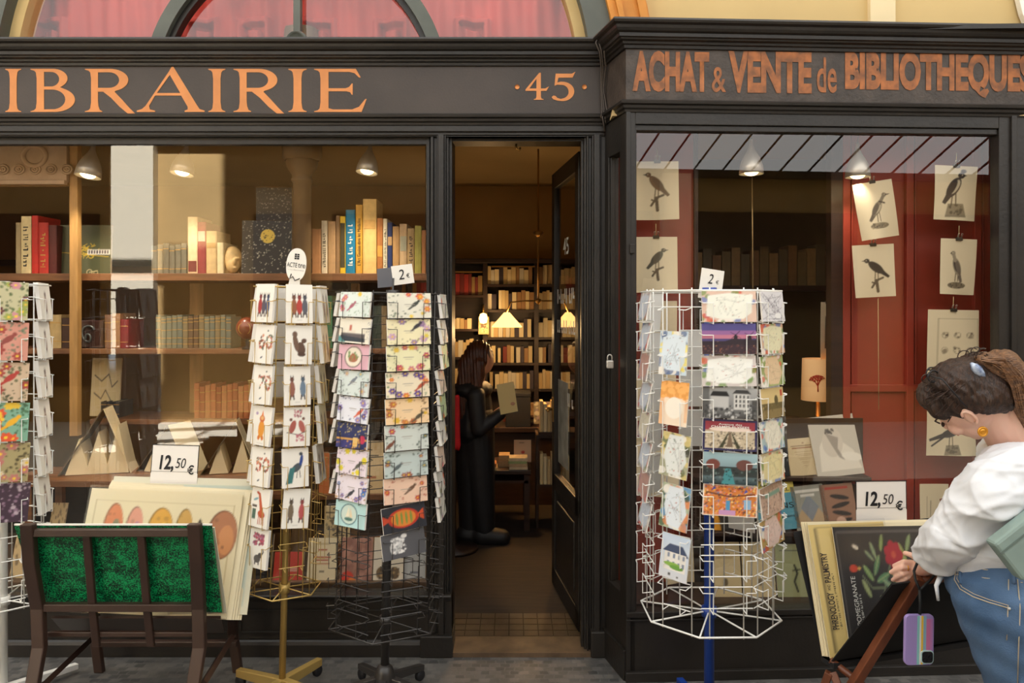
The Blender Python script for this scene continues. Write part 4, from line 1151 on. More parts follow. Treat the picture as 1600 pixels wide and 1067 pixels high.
# red garment at left
rg = clay('red_scarf', [('c', (P(712, 0, 1.5).x, 1.5, P(0, 622, 1.5).z), (P(713, 0, 1.5).x, 1.5, P(0, 696, 1.5).z), .026, .034)], mat('red_cloth', (200, 20, 26), .7, vary=.15, scale=12), .006, 3, disp=lambda co, no: co + no * (.005 * np.sin(co[:, :1] * 180 + co[:, 1:2] * 60)))
tag(rg, 'bright red scarf hanging just inside the left side of the doorway', 'scarf')
tag(MB().lathe([(0, 0), (.16, 0), (.16, .02), (.02, .03), (.015, .05), (.015, P(0, 610, 1.5).z), (0, P(0, 609, 1.5).z)], (P(709, 0, 1.5).x, 1.5, .012), 16).build('coat_stand', DKWOOD), 'dark stand holding the red scarf', 'stand')

# customer inside the shop, reading a sheet
cs = empty('person', (P(742, 0, 1.95).x, 1.95, .012), 'customer with long auburn hair in a black patterned jacket reading a sheet inside the shop', 'person')
hx = P(752, 558, 1.95); k = 5.48 / 1200
SKIN = mat('skin', (206, 150, 120), .5, vary=.06, scale=6, sss=.1)
bl = mat('black_jacket', (24, 22, 24), .6, vary=.3, scale=20)
x0, z0_ = hx.x, hx.z
body = clay('body', [('e', (x0, 1.95, z0_), (.085, .08, .105)), ('e', (x0 + .065, 1.95, z0_ - .02), (.022, .015, .02)), ('c', (x0 - .03, 1.97, z0_ - .2), (x0 - .01, 1.96, z0_ - .06), .045, .045), ('c', (x0 - .05, 1.98, .9), (x0 - .05, 1.97, z0_ - .26), .1, .1),
                     ('c', (x0 + .1, 1.88, z0_ - .36), (x0 + .17, 1.84, z0_ - .3), .03, .026), ('e', (x0 + .2, 1.83, z0_ - .28), (.035, .02, .02)), ('c', (x0 - .1, 1.98, .1), (x0 - .07, 1.98, .9), .045, .08), ('c', (x0 + .02, 1.95, .1), (x0 - .02, 1.96, .9), .045, .08), ('e', (x0 - .06, 1.96, .05), (.1, .05, .04)), ('e', (x0 + .05, 1.93, .05), (.1, .05, .04))], SKIN, .008, 3, cs)
clay('jacket', [('c', (x0 - .06, 1.98, .78), (x0 - .06, 1.98, z0_ - .28), .15, .13), ('e', (x0 - .06, 1.97, z0_ - .2), (.14, .17, .07)), ('c', (x0 - .03, 1.82, z0_ - .23), (x0 - .01, 1.8, z0_ - .45), .062, .05), ('c', (x0 - .01, 1.8, z0_ - .45), (x0 + .13, 1.84, z0_ - .35), .05, .04)], bl, .008, 3, cs)
clay('trousers', [('c', (x0 - .08, 1.98, .1), (x0 - .06, 1.98, .85), .075, .12), ('c', (x0 + .02, 1.94, .1), (x0 - .03, 1.96, .85), .075, .12)], bl, .01, 3, cs)
clay('hair', [('e', (x0 - .02, 1.96, z0_ + .02), (.1, .1, .115)), ('c', (x0 - .07, 1.95, z0_ - .02), (x0 - .13, 1.9, z0_ - .36), .085, .05), ('c', (x0 - .01, 1.88, z0_ - .02), (x0 - .04, 1.85, z0_ - .3), .045, .035)], mat('auburn_hair', (96, 50, 26), .4, col2=(60, 28, 14), scale=30, stretch=(6, 6, .6), bump=.3), .007, 3, cs, disp=lambda co, no: co + no * (.004 * np.sin(co[:, :1] * 300 + co[:, 2:3] * 20)))
clay('boots', [('c', (x0 - .11, 1.96, .06), (x0 + .02, 1.95, .05), .07, .065), ('c', (x0 + .0, 1.93, .06), (x0 + .14, 1.92, .05), .07, .06)], bl, .01, 2, cs)
cs.location += Vector((.012, -.28, 0))
cv = Cv(20, 30, (226, 200, 140)); o = link('paper_sheet', sheet_mesh('paper_sheet', cv, .12, .2, .001), T((x0 + .202, 1.53, z0_ - .34)) @ Rz(.3) @ Ry(-.15)); tag(o, 'tan sheet of paper held by the customer in the shop', 'paper')
# ================================================================== CARD DESIGNS
FL_ = [(206, 60, 60), (230, 150, 60), (240, 200, 70), (120, 80, 150), (230, 130, 150), (90, 130, 70), (60, 100, 60), (150, 60, 80)]
def d_floral(bg, pal, bird=None, w=40, h=27, nfl=9, leaf=(96, 130, 80), centre=True):
    c = Cv(w, h, bg); A = c.asp
    c.spots(60, [leaf, tuple(int(v * .8) for v in leaf)], (.015, .04), al=.85)
    if centre: c.ell(A / 2, .55, A * .3, .3, bg)
    for k in range(nfl):
        a = c.n.rand(4); e = a[0] * 2 * math.pi
        c.flower(A / 2 + A * .42 * math.cos(e), .5 + .42 * math.sin(e), .07 + .07 * a[1], pal[int(a[2] * len(pal))])
    if bird:
        bx_, by_ = A * bird[1], bird[2]
        c.ell(bx_, by_, .16, .07, bird[0], 40); c.ell(bx_ + .13, by_ + .13, .05, .05, bird[0]); c.poly([(bx_ - .1, by_ - .06), (bx_ - .26, by_ - .2), (bx_ - .2, by_ - .22), (bx_ - .04, by_ - .1)], bird[0])
    if centre: c.rect(A * .38, .52, A * .62, .54, (150, 140, 130)); c.rect(A * .42, .47, A * .58, .485, (150, 140, 130))
    return c
def d_bgcard(bg, dots, w=40, h=27, n=90, r=(.01, .05)):
    c = Cv(w, h, bg); c.spots(n, dots, r); return c
def d_map(land, edge, w=44, h=32, accents=((90, 120, 180), (210, 90, 60), (120, 150, 80)), orient=0):
    c = Cv(w, h, edge); A = c.asp
    c.spots(50, list(accents) + [(240, 236, 226)], (.04, .12), al=.8)
    c.poly([(A * .08, .2), (A * .12, .85), (A * .5, .93), (A * .93, .86), (A * .9, .3), (A * .75, .1), (A * .3, .12)] if not orient else [(A * .3, .08), (A * .12, .5), (A * .25, .95), (A * .72, .95), (A * .92, .4), (A * .7, .05)], land)
    c.spots(26, [tuple(int(v * .55) for v in land), (190, 110, 90), (120, 140, 120)], (.008, .018), (A * .2, .15, A * .8, .88))
    for k in range(5): c.pline([(A * (.2 + .6 * c.n.rand()), .15 + .7 * c.n.rand()) for _ in range(3)], .006, tuple(int(v * .82) for v in land))
    return c
def d_white(draw, w=34, h=46, bg=(242, 238, 228)):
    c = Cv(w, h, bg); draw(c); return c
def g_num(t):
    def f(c):
        pal = [(190, 70, 60), (90, 110, 90), (120, 80, 60), (220, 150, 110)]
        def blob(pts):
            for (x, y) in pts:
                c.spots(3, pal, (.018, .035), (x - .03, y - .03, x + .03, y + .03))
        x0 = .2
        for ch in t:
            if ch == '6': blob([(x0 + .11 + .09 * math.cos(a), .5 + .09 * math.sin(a)) for a in np.linspace(0, 6.2, 12)] + [(x0 + .03, .58), (x0 + .07, .67), (x0 + .13, .7)])
            if ch == '0': blob([(x0 + .12 + .1 * math.cos(a), .56 + .15 * math.sin(a)) for a in np.linspace(0, 6.2, 16)])
            if ch == '7': blob([(x0 + .02 + .05 * k, .7) for k in range(5)] + [(x0 + .2 - .03 * k, .66 - .06 * k) for k in range(5)])
            if ch == '5': blob([(x0 + .05 + .05 * k, .7) for k in range(4)] + [(x0 + .04, .62)] + [(x0 + .09 + .09 * math.cos(a), .5 + .09 * math.sin(a)) for a in np.linspace(-2.4, 2, 10)])
            x0 += .27
        c.ell(.5, .84, .03, .02, (50, 60, 50)); c.ell(.34, .16, .05, .02, (60, 70, 90), 30)
    return f
def g_animals(cols, n=3, two=False):
    def f(c):
        A = c.asp
        for k in range(n):
            x = A * (.3 + .4 * k / max(1, n - 1)) if n > 1 else A * .5; col = cols[k % len(cols)]
            c.ell(x, .42, .08, .2, col); c.ell(x, .66, .055, .06, tuple(int(v * .7) for v in col)); c.poly([(x - .05, .7), (x - .035, .78), (x - .01, .71)], (70, 56, 46)); c.poly([(x + .05, .7), (x + .035, .78), (x + .01, .71)], (70, 56, 46))
            c.line((x - .04, .26), (x - .05, .16), .018, (70, 56, 46)); c.line((x + .04, .26), (x + .05, .16), .018, (70, 56, 46))
        c.rect(A * .4, .08, A * .6, .095, (190, 184, 176))
    return f
def g_squirrel(c): c.ell(.42, .4, .12, .17, (92, 66, 52), 15); c.ell(.28, .55, .07, .22, (112, 84, 66), 12); c.ell(.25, .76, .07, .08, (112, 84, 66)); c.ell(.5, .6, .075, .06, (92, 66, 52), 20); c.ell(.44, .26, .11, .06, (80, 56, 44)); c.rect(.28, .1, .48, .115, (190, 184, 176))
def g_giraffe(c): c.ell(.46, .35, .14, .09, (196, 92, 60), -10); c.poly([(.4, .38), (.28, .85), (.35, .87), (.52, .42)], (196, 92, 60)); c.ell(.27, .86, .07, .035, (180, 80, 50), -20); [c.line((.37 + .06 * k, .32), (.36 + .07 * k, .1), .014, (180, 84, 56)) for k in range(4)]; c.rect(.1, .2, .24, .46, (90, 116, 100)); c.rect(.08, .5, .26, .56, (90, 80, 70)); c.ell(.2, .7, .1, .03, (130, 170, 180), 20)
def g_bear(c): c.ell(.37, .42, .12, .22, (224, 150, 60)); c.ell(.37, .68, .1, .09, (206, 110, 60)); c.ell(.37, .7, .06, .05, (230, 180, 120)); c.poly([(.33, .76), (.37, .9), (.41, .76)], (226, 120, 40)); c.ell(.3, .2, .05, .06, (210, 120, 50)); c.ell(.44, .2, .05, .06, (210, 120, 50)); c.ell(.15, .8, .05, .04, (180, 160, 190)); c.rect(.25, .06, .5, .07, (200, 190, 180))
def g_peacock(c): c.ell(.4, .5, .16, .09, (74, 84, 90), 35); c.ell(.53, .68, .045, .14, (40, 70, 140), -10); c.ell(.52, .84, .05, .045, (60, 70, 80)); c.poly([(.1, .1), (.28, .12), (.36, .52), (.22, .5)], (60, 120, 120)); c.line((.42, .42), (.4, .25), .01, (80, 70, 60)); c.line((.48, .42), (.5, .25), .01, (80, 70, 60))
def g_elephant(c):
    c.spots(90, [(190, 80, 100), (170, 100, 130), (120, 70, 80)], (.02, .04), (.16, .58, .56, .88)); c.ell(.36, .25, .13, .1, (96, 92, 90)); c.ell(.46, .34, .08, .07, (86, 82, 80)); c.pline([(.52, .36), (.58, .44), (.55, .5)], .022, (86, 82, 80)); c.rect(.26, .1, .31, .2, (96, 92, 90)); c.rect(.4, .1, .45, .2, (96, 92, 90))
def g_birds(c): c.ell(.25, .5, .08, .17, (170, 90, 80), -20); c.ell(.5, .5, .08, .17, (180, 100, 90), 20); c.ell(.2, .68, .04, .04, (110, 70, 60)); c.ell(.54, .7, .04, .04, (110, 70, 60)); c.pline([(.1, .36), (.4, .3), (.62, .38)], .01, (90, 80, 70)); c.spots(20, [(190, 110, 120), (120, 110, 100)], (.02, .03), (.3, .75, .5, .92)); c.spots(20, [(190, 110, 120)], (.02, .03), (.35, .15, .55, .3))
def d_photo_windmill():
    c = Cv(60, 38); c.vgrad((60, 44, 66), (90, 84, 150)); c.rect(0, .5, 9, .62, (232, 140, 150), .6); c.rect(0, .62, 9, .75, (190, 120, 170), .5); c.rect(0, 0, 9, .42, (56, 36, 44)); c.spots(150, [(120, 70, 60), (90, 60, 60), (40, 26, 34), (170, 120, 90)], (.008, .025), (0, 0, 1.6, .4))
    for (x, y) in ((.98, .58), (1.38, .56)): c.ell(x, y - .1, .06, .16, (30, 22, 30)); c.line((x - .14, y + .12), (x + .14, y - .06), .008, (30, 22, 30)); c.line((x - .12, y - .08), (x + .12, y + .16), .008, (30, 22, 30))
    c.poly([(0, .42), (.6, .4), (.9, .5), (1.6, .46), (1.6, .3), (0, .3)], (44, 30, 38)); return c
def d_photo_bw():
    c = Cv(60, 38, (96, 94, 92)); c.vgrad((60, 58, 56), (176, 176, 174)); c.spots(120, [(50, 50, 50), (150, 150, 148), (200, 198, 194)], (.02, .05), (0, 0, 1.6, .45)); c.rect(.25, .35, .75, .7, (190, 188, 184)); c.poly([(.22, .7), (.78, .7), (.7, .86), (.3, .86)], (30, 30, 30)); c.rect(.9, .3, 1.35, .8, (206, 204, 198)); c.poly([(.86, .8), (1.4, .8), (1.3, .92), (.96, .92)], (60, 60, 60))
    for x in (.95, 1.06, 1.17, 1.28):
        for y in (.38, .52, .66): c.rect(x, y, x + .05, y + .09, (70, 70, 70))
    c.rect(0, 0, .2, 1, (56, 56, 54), .7); c.rect(1.42, 0, 1.6, .6, (50, 50, 48), .8); return c
def d_photo_avenue():
    c = Cv(60, 38, (52, 48, 84)); A = c.asp; c.rect(.08, .08, A - .08, .92, (150, 56, 66)); c.rect(.08, .08, A - .08, .64, (200, 184, 156)); c.spots(160, [(110, 96, 84), (228, 214, 190), (70, 60, 60)], (.008, .03), (.08, .08, A - .08, .6))
    c.poly([(A * .44, .12), (A * .56, .12), (A * .51, .62), (A * .49, .62)], (120, 100, 80)); c.poly([(A * .3, .1), (A * .38, .1), (A * .49, .62), (A * .48, .62)], (60, 60, 40)); c.poly([(A * .62, .1), (A * .7, .1), (A * .52, .62), (A * .51, .62)], (60, 60, 40)); c.ell(A / 2, .68, A * .38, .07, (236, 216, 200)); return c
def d_photo_canal():
    c = Cv(60, 38, (60, 70, 70)); c.vgrad((30, 46, 48), (170, 200, 206)); c.rect(0, .25, 9, .55, (52, 58, 56)); c.ell(.3, .62, .2, .16, (120, 66, 56)); c.ell(1.2, .62, .24, .17, (110, 70, 62)); c.poly([(.55, 0), (.95, 0), (.8, .5), (.66, .5)], (70, 140, 144)); c.spots(70, [(40, 60, 56), (110, 130, 124), (30, 36, 36)], (.015, .04), (0, .1, 1.6, .5)); return c
def d_photo_market():
    c = Cv(60, 40, (216, 130, 60)); A = c.asp; c.spots(380, [(196, 60, 50), (240, 190, 80), (90, 60, 50), (236, 160, 150), (90, 130, 170), (250, 226, 150), (60, 50, 70)], (.012, .032)); c.pline([(.1, .74), (A / 2, .62), (A - .1, .74)], .02, (90, 50, 40)); c.rect(A * .42, .2, A * .5, .5, (80, 150, 190)); c.rect(A * .75, .25, A * .88, .55, (150, 190, 220)); c.poly([(A * .16, .8), (A * .24, .86), (A * .2, .94)], (60, 80, 170)); c.poly([(A * .74, .74), (A * .82, .8), (A * .78, .88)], (60, 80, 170)); c.rect(A * .3, .05, A * .6, .2, (200, 150, 190))
    b = .03
    for r_ in ((0, 0, 9, b), (0, 1 - b, 9, 1), (0, 0, b, 1), (A - b, 0, A, 1)): c.rect(*r_, (244, 240, 230))
    return c
def d_house():
    c = Cv(40, 60); c.vgrad((214, 216, 220), (206, 222, 240)); c.poly([(.05, .6), (.2, .78), (.5, .78), (.66, .56)], (70, 82, 110)); c.rect(.1, .2, .6, .6, (236, 232, 224))
    for x in (.17, .3, .42, .52):
        for y in (.48, .3): c.rect(x, y, x + .05, y + .1, (130, 140, 160))
    c.ell(.3, .33, .2, .05, (140, 180, 80)); c.ell(.4, .28, .16, .05, (110, 160, 70)); c.rect(.22, .08, .28, .14, (80, 80, 80)); c.rect(.42, .06, .46, .1, (80, 80, 80)); return c
def d_abstract(top, bot):
    c = Cv(34, 52); c.vgrad(bot, bot); c.rect(0, .62, 9, 1, top); c.spots(80, [top, tuple(min(255, v + 26) for v in top)], (.03, .07), (0, .62, .65, 1)); c.rect(0, 0, .1, .62, top, .6); c.rect(.58, .1, .66, .6, top, .5); c.ell(.34, .4, .2, .24, (248, 240, 224)); return c
def d_fish():
    c = Cv(48, 32, (40, 42, 50)); c.ell(.72, .5, .52, .36, (190, 56, 36)); c.ell(.72, .5, .42, .3, (216, 130, 50))
    for k in range(4): c.ell(.5 + k * .16, .5, .04, .24, (120, 140, 60))
    c.poly([(1.15, .5), (1.42, .75), (1.42, .3)], (206, 80, 40)); c.poly([(.3, .5), (.02, .7), (.02, .35)], (196, 70, 40)); return c
def d_bwbird():
    c = Cv(48, 32, (84, 84, 88)); c.ell(.5, .5, .2, .3, (200, 200, 198), -25); c.spots(60, [(236, 234, 230), (150, 150, 150)], (.02, .05), (.35, .2, .8, .85)); c.ell(.78, .82, .1, .08, (226, 224, 220)); return c


# ================================================================== WIRE RACKS
def wire_pocket_mesh(w_, h_, r_, dep=.022, hook=.028):
    """open wire holder: back bar, bottom shelf wires and two front hooks; faces -Y, origin bottom centre at rack plane"""
    m_ = MB(); x = w_ / 2
    b_ = .014
    m_.tube([(-x, b_, h_ * .62), (x, b_, h_ * .62)], r_, 4)
    m_.tube([(-x, b_, 0), (x, b_, 0)], r_, 4)
    for s_ in (-1, 1):
        xo = s_ * (x + .002)
        m_.tube([(xo * .62, b_, -.003), (xo * .62, -dep, -.006), (xo * .62, -dep, h_ * .55), (xo * 1.0, -dep * .9, h_ * .55), (xo * 1.03, b_, h_ * .6)], r_, 4)
    return m_


def rack(name, loc, lab, wm, pm, nside, R0, a0, rows, pitch, ztop, zbot, cw, chh, pole_r, tilt=(0, 0), wr=.0018, groupn='', col_top=None, faces=None):
    """returns (root, function giving a card matrix)"""
    e = empty(name, loc, lab, 'card rack', world=False)
    e.rotation_euler = (tilt[0], tilt[1], 0)
    bpy.context.view_layer.update()
    W = e.matrix_world.copy()
    MB().tube([(0, 0, .04), (0, 0, ztop - (.0 if R0 < .22 else .04))], pole_r, 14).build('pole', pm, e)
    def ringpts(r, z): return [(r * math.sin(a0 + math.pi / nside + 2 * math.pi * k / nside), -r * math.cos(a0 + math.pi / nside + 2 * math.pi * k / nside), z) for k in range(nside)]
    ro = R0 / math.cos(math.pi / nside)
    for nm, z in (('top_ring', ztop - .01), ('bottom_ring', zbot)):
        MB().tube(ringpts(ro, z), wr * 1.7, 6, True).build(nm, wm, e)
        for k in (0, 1, 2) if nside == 6 else (0, 1, 2, 3):
            a, b = ringpts(ro, z)[k], ringpts(ro, z)[k + nside // 2]
            MB().tube([a, b], wr * 1.5, 5).build('spoke', wm, e)
        MB().lathe([(pole_r + .001, -.02), (pole_r + .009, -.02), (pole_r + .009, .015), (pole_r + .001, .015)], (0, 0, z), 14).build('collar', pm, e)
    up = MB().tube([(0, 0, zbot - .012), (0, 0, ztop)], wr * 1.2, 5).mesh('upright_wire'); up.materials.append(wm)
    pk_ = wire_pocket_mesh(cw * 1.02, chh, wr).mesh('wire_pocket'); pk_.materials.append(wm)
    fw = 2 * R0 * math.tan(math.pi / nside)
    for k in range(nside):
        F = Rz(a0 + 2 * math.pi * k / nside)
        for s_ in (-.3, .3): link('upright_wire', up, F @ T((s_ * fw, -R0 + .015, 0)), e)
        for i in range(rows):
            z = ztop - pitch * i - chh
            if z < zbot - .01: continue
            if faces and not faces(k, i): continue
            link('wire_pocket', pk_, F @ T((0, -R0 - .001, z)), e)

    def cm(k, i, dz=0.0, lean=-.1, dx=0.0, roll=0.0, dy=0.0):
        return W @ Rz(a0 + 2 * math.pi * k / nside) @ T((dx, -R0 - .018 + dy, ztop - pitch * i - chh + .001 + dz)) @ Rx(lean) @ Ry(roll)
    return e, cm


def put_card(cv, w_, h_, M, lab, grp, t=.004, name='greeting_card', edge=(238, 234, 226)):
    o = link(name, sheet_mesh(name, cv, w_, h_, t, edge=edge)); o.matrix_world = M
    return tag(o, lab, 'card', grp)


def foot_legs(e, m, angs, Lg, h0, wd=.032, th=.03, caster=None, rise=.02):
    for a in angs:
        m_ = MB(); m_.add([(-.016, .0, h0), (.016, 0, h0), (.016, 0, h0 + th), (-.016, 0, h0 + th), (-.014, -Lg, h0 - rise), (.014, -Lg, h0 - rise), (.014, -Lg, h0 - rise + th * .7), (-.014, -Lg, h0 - rise + th * .7)],
                          [(0, 1, 2, 3), (7, 6, 5, 4), (0, 4, 5, 1), (1, 5, 6, 2), (2, 6, 7, 3), (3, 7, 4, 0)])
        o = m_.build('leg', m, e, org=(0, 0, 0), bevel=.003); o.matrix_local = Rz(a)
        if caster:
            c_ = MB().lathe([(0, -.011), (.02, -.011), (.024, -.006), (.024, .006), (.02, .011), (0, .011)], (0, 0, 0), 16, Ry(R(90))).build('caster', caster, o); c_.location = (0, -Lg + .015, h0 - rise - .018)


# ---- black six-sided rack (2 euro)
EB, cmB = rack('card_rack', (P(600, 0, -.43).x, -.43, 0), 'black wire card rack on a black five-star base with a 2 euro sign', BLKW, BLKW, 6, .2, R(-33), 13, .1, 1.665, .34, .16, .104, .017, tilt=(0, R(1.2)))
foot_legs(EB, BLKW, [R(a) for a in (0, 72, 144, 216, 288)], .225, .085, th=.035, caster=INK, rise=.03)
MB().lathe([(0, .06), (.035, .06), (.042, .08), (.042, .12), (.03, .15), (.02, .16), (.0, .16)], (0, 0, 0), 18).build('hub', BLKW, EB)
RGB_ = {}
fB = 'in the %s pocket, %s column of the black rack'
A_ = [('pale green card with two small birds', d_floral((222, 232, 226), [(230, 200, 80), (200, 110, 130)], ((170, 90, 110), .42, .45), nfl=5, leaf=(150, 180, 150))),
      ('vintage card of a liner ship framed by perforated edges', None), ('pink card with an oval picture', None),
      ('pale grey card with a flying bird', d_floral((214, 224, 220), [(170, 190, 190), (200, 180, 170)], ((120, 130, 140), .5, .6), nfl=4, leaf=(130, 150, 140))),
      ('white card with violet flowers and a robin', d_floral((230, 232, 240), [(90, 70, 150), (150, 130, 190)], ((214, 100, 70), .72, .42), leaf=(110, 120, 160))),
      ('dark blue night street card', None),
      ('pale pink card with yellow blossoms and a bird', d_floral((232, 218, 226), [(226, 214, 60), (214, 200, 40)], ((90, 90, 80), .72, .4), leaf=(140, 120, 130))),
      ('card with a puffin under coloured flowers', d_floral((234, 224, 232), [(110, 90, 170), (214, 70, 60), (60, 120, 190)], ((50, 50, 60), .5, .3), leaf=(190, 140, 60))),
      ('pale turquoise card with a boat in a circle', None)]
c = Cv(40, 27, (238, 232, 214)); A = c.asp; c.rect(.12, .1, A - .22, .4, (96, 90, 92)); c.poly([(.1, .3), (A - .2, .22), (A - .2, .08), (.1, .08)], (50, 60, 70)); c.rect(.4, .4, .8, .5, (230, 220, 200)); c.rect(.5, .5, .6, .72, (190, 100, 80)); c.poly([(0, .3), (.4, .02), (0, .02)], (90, 150, 150)); c.spots(26, [(90, 90, 100)], (.01, .02), (A - .17, .1, A - .05, .9)); A_[1] = (A_[1][0], c)
c = Cv(40, 27, (226, 180, 192)); A = c.asp; c.ell(A * .5, .5, .42, .42, (130, 110, 104)); c.ell(A * .5, .5, .37, .37, (236, 226, 206)); c.ell(A * .5, .45, .22, .16, (170, 110, 80)); c.spots(14, [(120, 150, 90), (160, 100, 70)], (.03, .06), (A * .35, .35, A * .65, .7)); A_[2] = (A_[2][0], c)
c = Cv(40, 27, (44, 52, 96)); A = c.asp; c.spots(60, [(240, 220, 130), (70, 80, 140)], (.01, .03), (0, .5, A, 1)); c.rect(0, .34, A, .4, (240, 180, 80)); c.rect(A * .55, .1, A * .7, .45, (226, 190, 120)); c.ell(A * .84, .38, .13, .16, (206, 60, 90)); c.rect(0, 0, A * .5, .3, (60, 60, 120)); c.spots(20, [(230, 170, 70)], (.02, .04), (0, .05, A, .35)); A_[5] = (A_[5][0], c)
c = Cv(40, 27, (186, 222, 220)); A = c.asp; c.ell(A * .46, .5, .4, .4, (60, 110, 120)); c.ell(A * .46, .5, .36, .36, (206, 222, 210)); c.poly([(A * .36, .4), (A * .45, .8), (A * .47, .4)], (240, 230, 200)); c.poly([(A * .48, .4), (A * .5, .76), (A * .58, .4)], (230, 210, 170)); c.ell(A * .46, .32, .2, .07, (80, 120, 110)); A_[8] = (A_[8][0], c)
for i, (lab, cv) in enumerate(A_):
    put_card(cv, .158, .095, cmB(0, i, lean=-.12, roll=.03 * math.sin(i * 2.1)), lab + ', black rack, left column', 'greeting cards on the black rack', .008)
B_ = [('card with red and orange flowers and a dark bird', d_floral((228, 224, 206), [(226, 140, 60), (206, 60, 70), (230, 200, 80)], ((54, 60, 50), .62, .55), leaf=(90, 110, 80))),
      ('yellow floral card with a gliding goldfinch', d_floral((238, 228, 186), [(150, 120, 160), (200, 160, 190), (230, 210, 80)], ((50, 46, 50), .68, .72), leaf=(140, 130, 90))),
      ('card wreathed with pink roses and yellow flowers', d_floral((234, 228, 184), [(206, 120, 130), (190, 70, 90), (226, 190, 70)], None, nfl=13, leaf=(110, 120, 70))),
      ('cream card with purple and red flowers and a robin', d_floral((236, 222, 192), [(90, 60, 140), (190, 50, 70), (220, 120, 60)], ((190, 90, 60), .8, .45), nfl=12)),
      ('orange autumn card with yellow blossoms', d_floral((240, 206, 160), [(226, 180, 50), (200, 120, 60), (170, 90, 50)], ((90, 80, 60), .75, .28), nfl=12, leaf=(150, 110, 60))),
      ('card of fir trees with a red butterfly', d_floral((206, 212, 204), [(180, 60, 70), (90, 110, 100)], ((120, 70, 50), .12, .25), nfl=4, leaf=(70, 90, 76))),
      ('grey winter meadow card', d_floral((190, 202, 198), [(120, 130, 120), (150, 90, 80)], ((90, 100, 100), .3, .4), nfl=6, leaf=(90, 104, 90))),
      ('salmon card with two sparrows', d_floral((232, 196, 170), [(196, 70, 60)], ((110, 80, 60), .62, .55), nfl=4, leaf=(190, 110, 90))),
      ('black card with an orange striped fish', d_fish()), ('grey card with a white cockatoo', d_bwbird())]
for i, (lab, cv) in enumerate(B_):
    put_card(cv, .172, .095, cmB(1, i, lean=-.12, roll=(-.02 if i < 8 else -.1), dz=-.004 * (i > 7)), lab + ', black rack, right column', 'greeting cards on the black rack', .008)
for k, nm_ in ((2, 'right edge'), (5, 'left edge')):
    for i in range(9):
        if k == 5 and i in (6, 8): continue
        cv = d_floral(rng.choice([(226, 222, 210), (210, 220, 226), (234, 210, 190), (190, 206, 160)]), FL_, None, 24, 16, nfl=6)
        put_card(cv, .16, .095, cmB(k, i, lean=-.14 - .05 * (i % 2), dy=-.004 * (i % 3)), 'card in the %s pocket from the top, %s of the black rack' % (ordn(i), nm_), 'greeting cards on the black rack', .012 if k in (2, 5) else .004)
# its 2 euro sign, a folded card
sg = empty('price_sign', (P(616, 0, -.43).x, -.43, 1.70), 'small folded 2 euro price sign on top of the black rack', 'sign', world=False)
p_ = P(613, 446, -.43); sg.location = p_
m_ = MB().box(0, .085, 0, .002, 0, .078); o = m_.build('sign_face', PAPER, sg, org=(0, 0, 0)); o.matrix_local = T((.005, 0, .0)) @ Rz(R(12)) @ Ry(R(-8))
text_obj('lettering', '2', .025, .048, .02, .06, INK, o, weight=.0, shear=.15); text_obj('lettering', '\u20ac', .056, .07, .024, .042, INK, o)
m_ = MB().box(-.085, 0, 0, .002, 0, .078); o = m_.build('sign_back', mat('grey_card', (96, 98, 106), .6), sg, org=(0, 0, 0)); o.matrix_local = T((.005, 0, -.004)) @ Rz(R(-32)) @ Ry(R(-3))
MB().tube([(.0, 0, -.1), (.004, 0, .03)], .004, 6).build('rod', BLKW, sg, org=(0, 0, 0))

# ---- gold six-sided rack
EG, cmG = rack('card_rack', (P(440, 0, -.43).x, -.43, 0), 'gold painted wire card rack with an oval sign on top', GOLDWIRE, GOLDWIRE, 6, .128, R(-31), 7, .159, 1.69, .47, .098, .15, .0135, tilt=(0, R(1.4)))
foot_legs(EG, GOLDWIRE, [R(a) for a in (155, 245, 335, 65)], .235, .06, th=.045, caster=INK, rise=.0)
G1 = [('white card with three dressed animals', d_white(g_animals([(170, 60, 60), (90, 80, 90), (60, 80, 120)]))), ('birthday card with a flowered number 60', d_white(g_num('60'))), ('birthday card with a flowered number 70', d_white(g_num('70'))), ('card with a bear in an orange suit', d_white(g_bear)), ('birthday card with a flowered number 50', d_white(g_num('50'))), ('card with a giraffe beside a green cabinet', d_white(g_giraffe)), ('card with a pink flower ball over a small elephant', d_white(g_elephant))]
G2 = [('white card with a small animal band', d_white(g_animals([(150, 90, 60), (180, 60, 50), (90, 90, 100)], 3))), ('card with a brown squirrel', d_white(g_squirrel)), ('card with two dogs in coats', d_white(g_animals([(150, 96, 80), (110, 130, 150)], 2))), ('card with two pink birds on a twig', d_white(g_birds)), ('card with a blue peacock', d_white(g_peacock)), ('card with an animal couple in red', d_white(g_animals([(120, 104, 84), (190, 90, 90)], 2)))]
for k, L_, nm_ in ((0, G1, 'left'), (1, G2, 'right')):
    for i, (lab, cv) in enumerate(L_):
        put_card(cv, .101, .15, cmG(k, i, lean=-.1, roll=(.02 if i % 2 else -.01) + (.06 if (k, i) == (1, 5) else 0)), lab + ', gold rack, %s column' % nm_, 'greeting cards on the gold rack', .012)
for k, nm_ in ((2, 'right edge'), (5, 'left edge'), (3, 'rear right'), (4, 'rear left')):
    for i in range(5 if k in (2, 5) else 3):
        put_card(d_white(g_animals([(150, 120, 100), (110, 90, 100)], 2), 14, 18, (226, 220, 208)), .101, .15, cmG(k, i, lean=-.12, dy=-.006 * (i % 2)), 'card in the %s pocket from the top, %s of the gold rack' % (ordn(i), nm_), 'greeting cards on the gold rack', .016 if k in (2, 5) else .004)
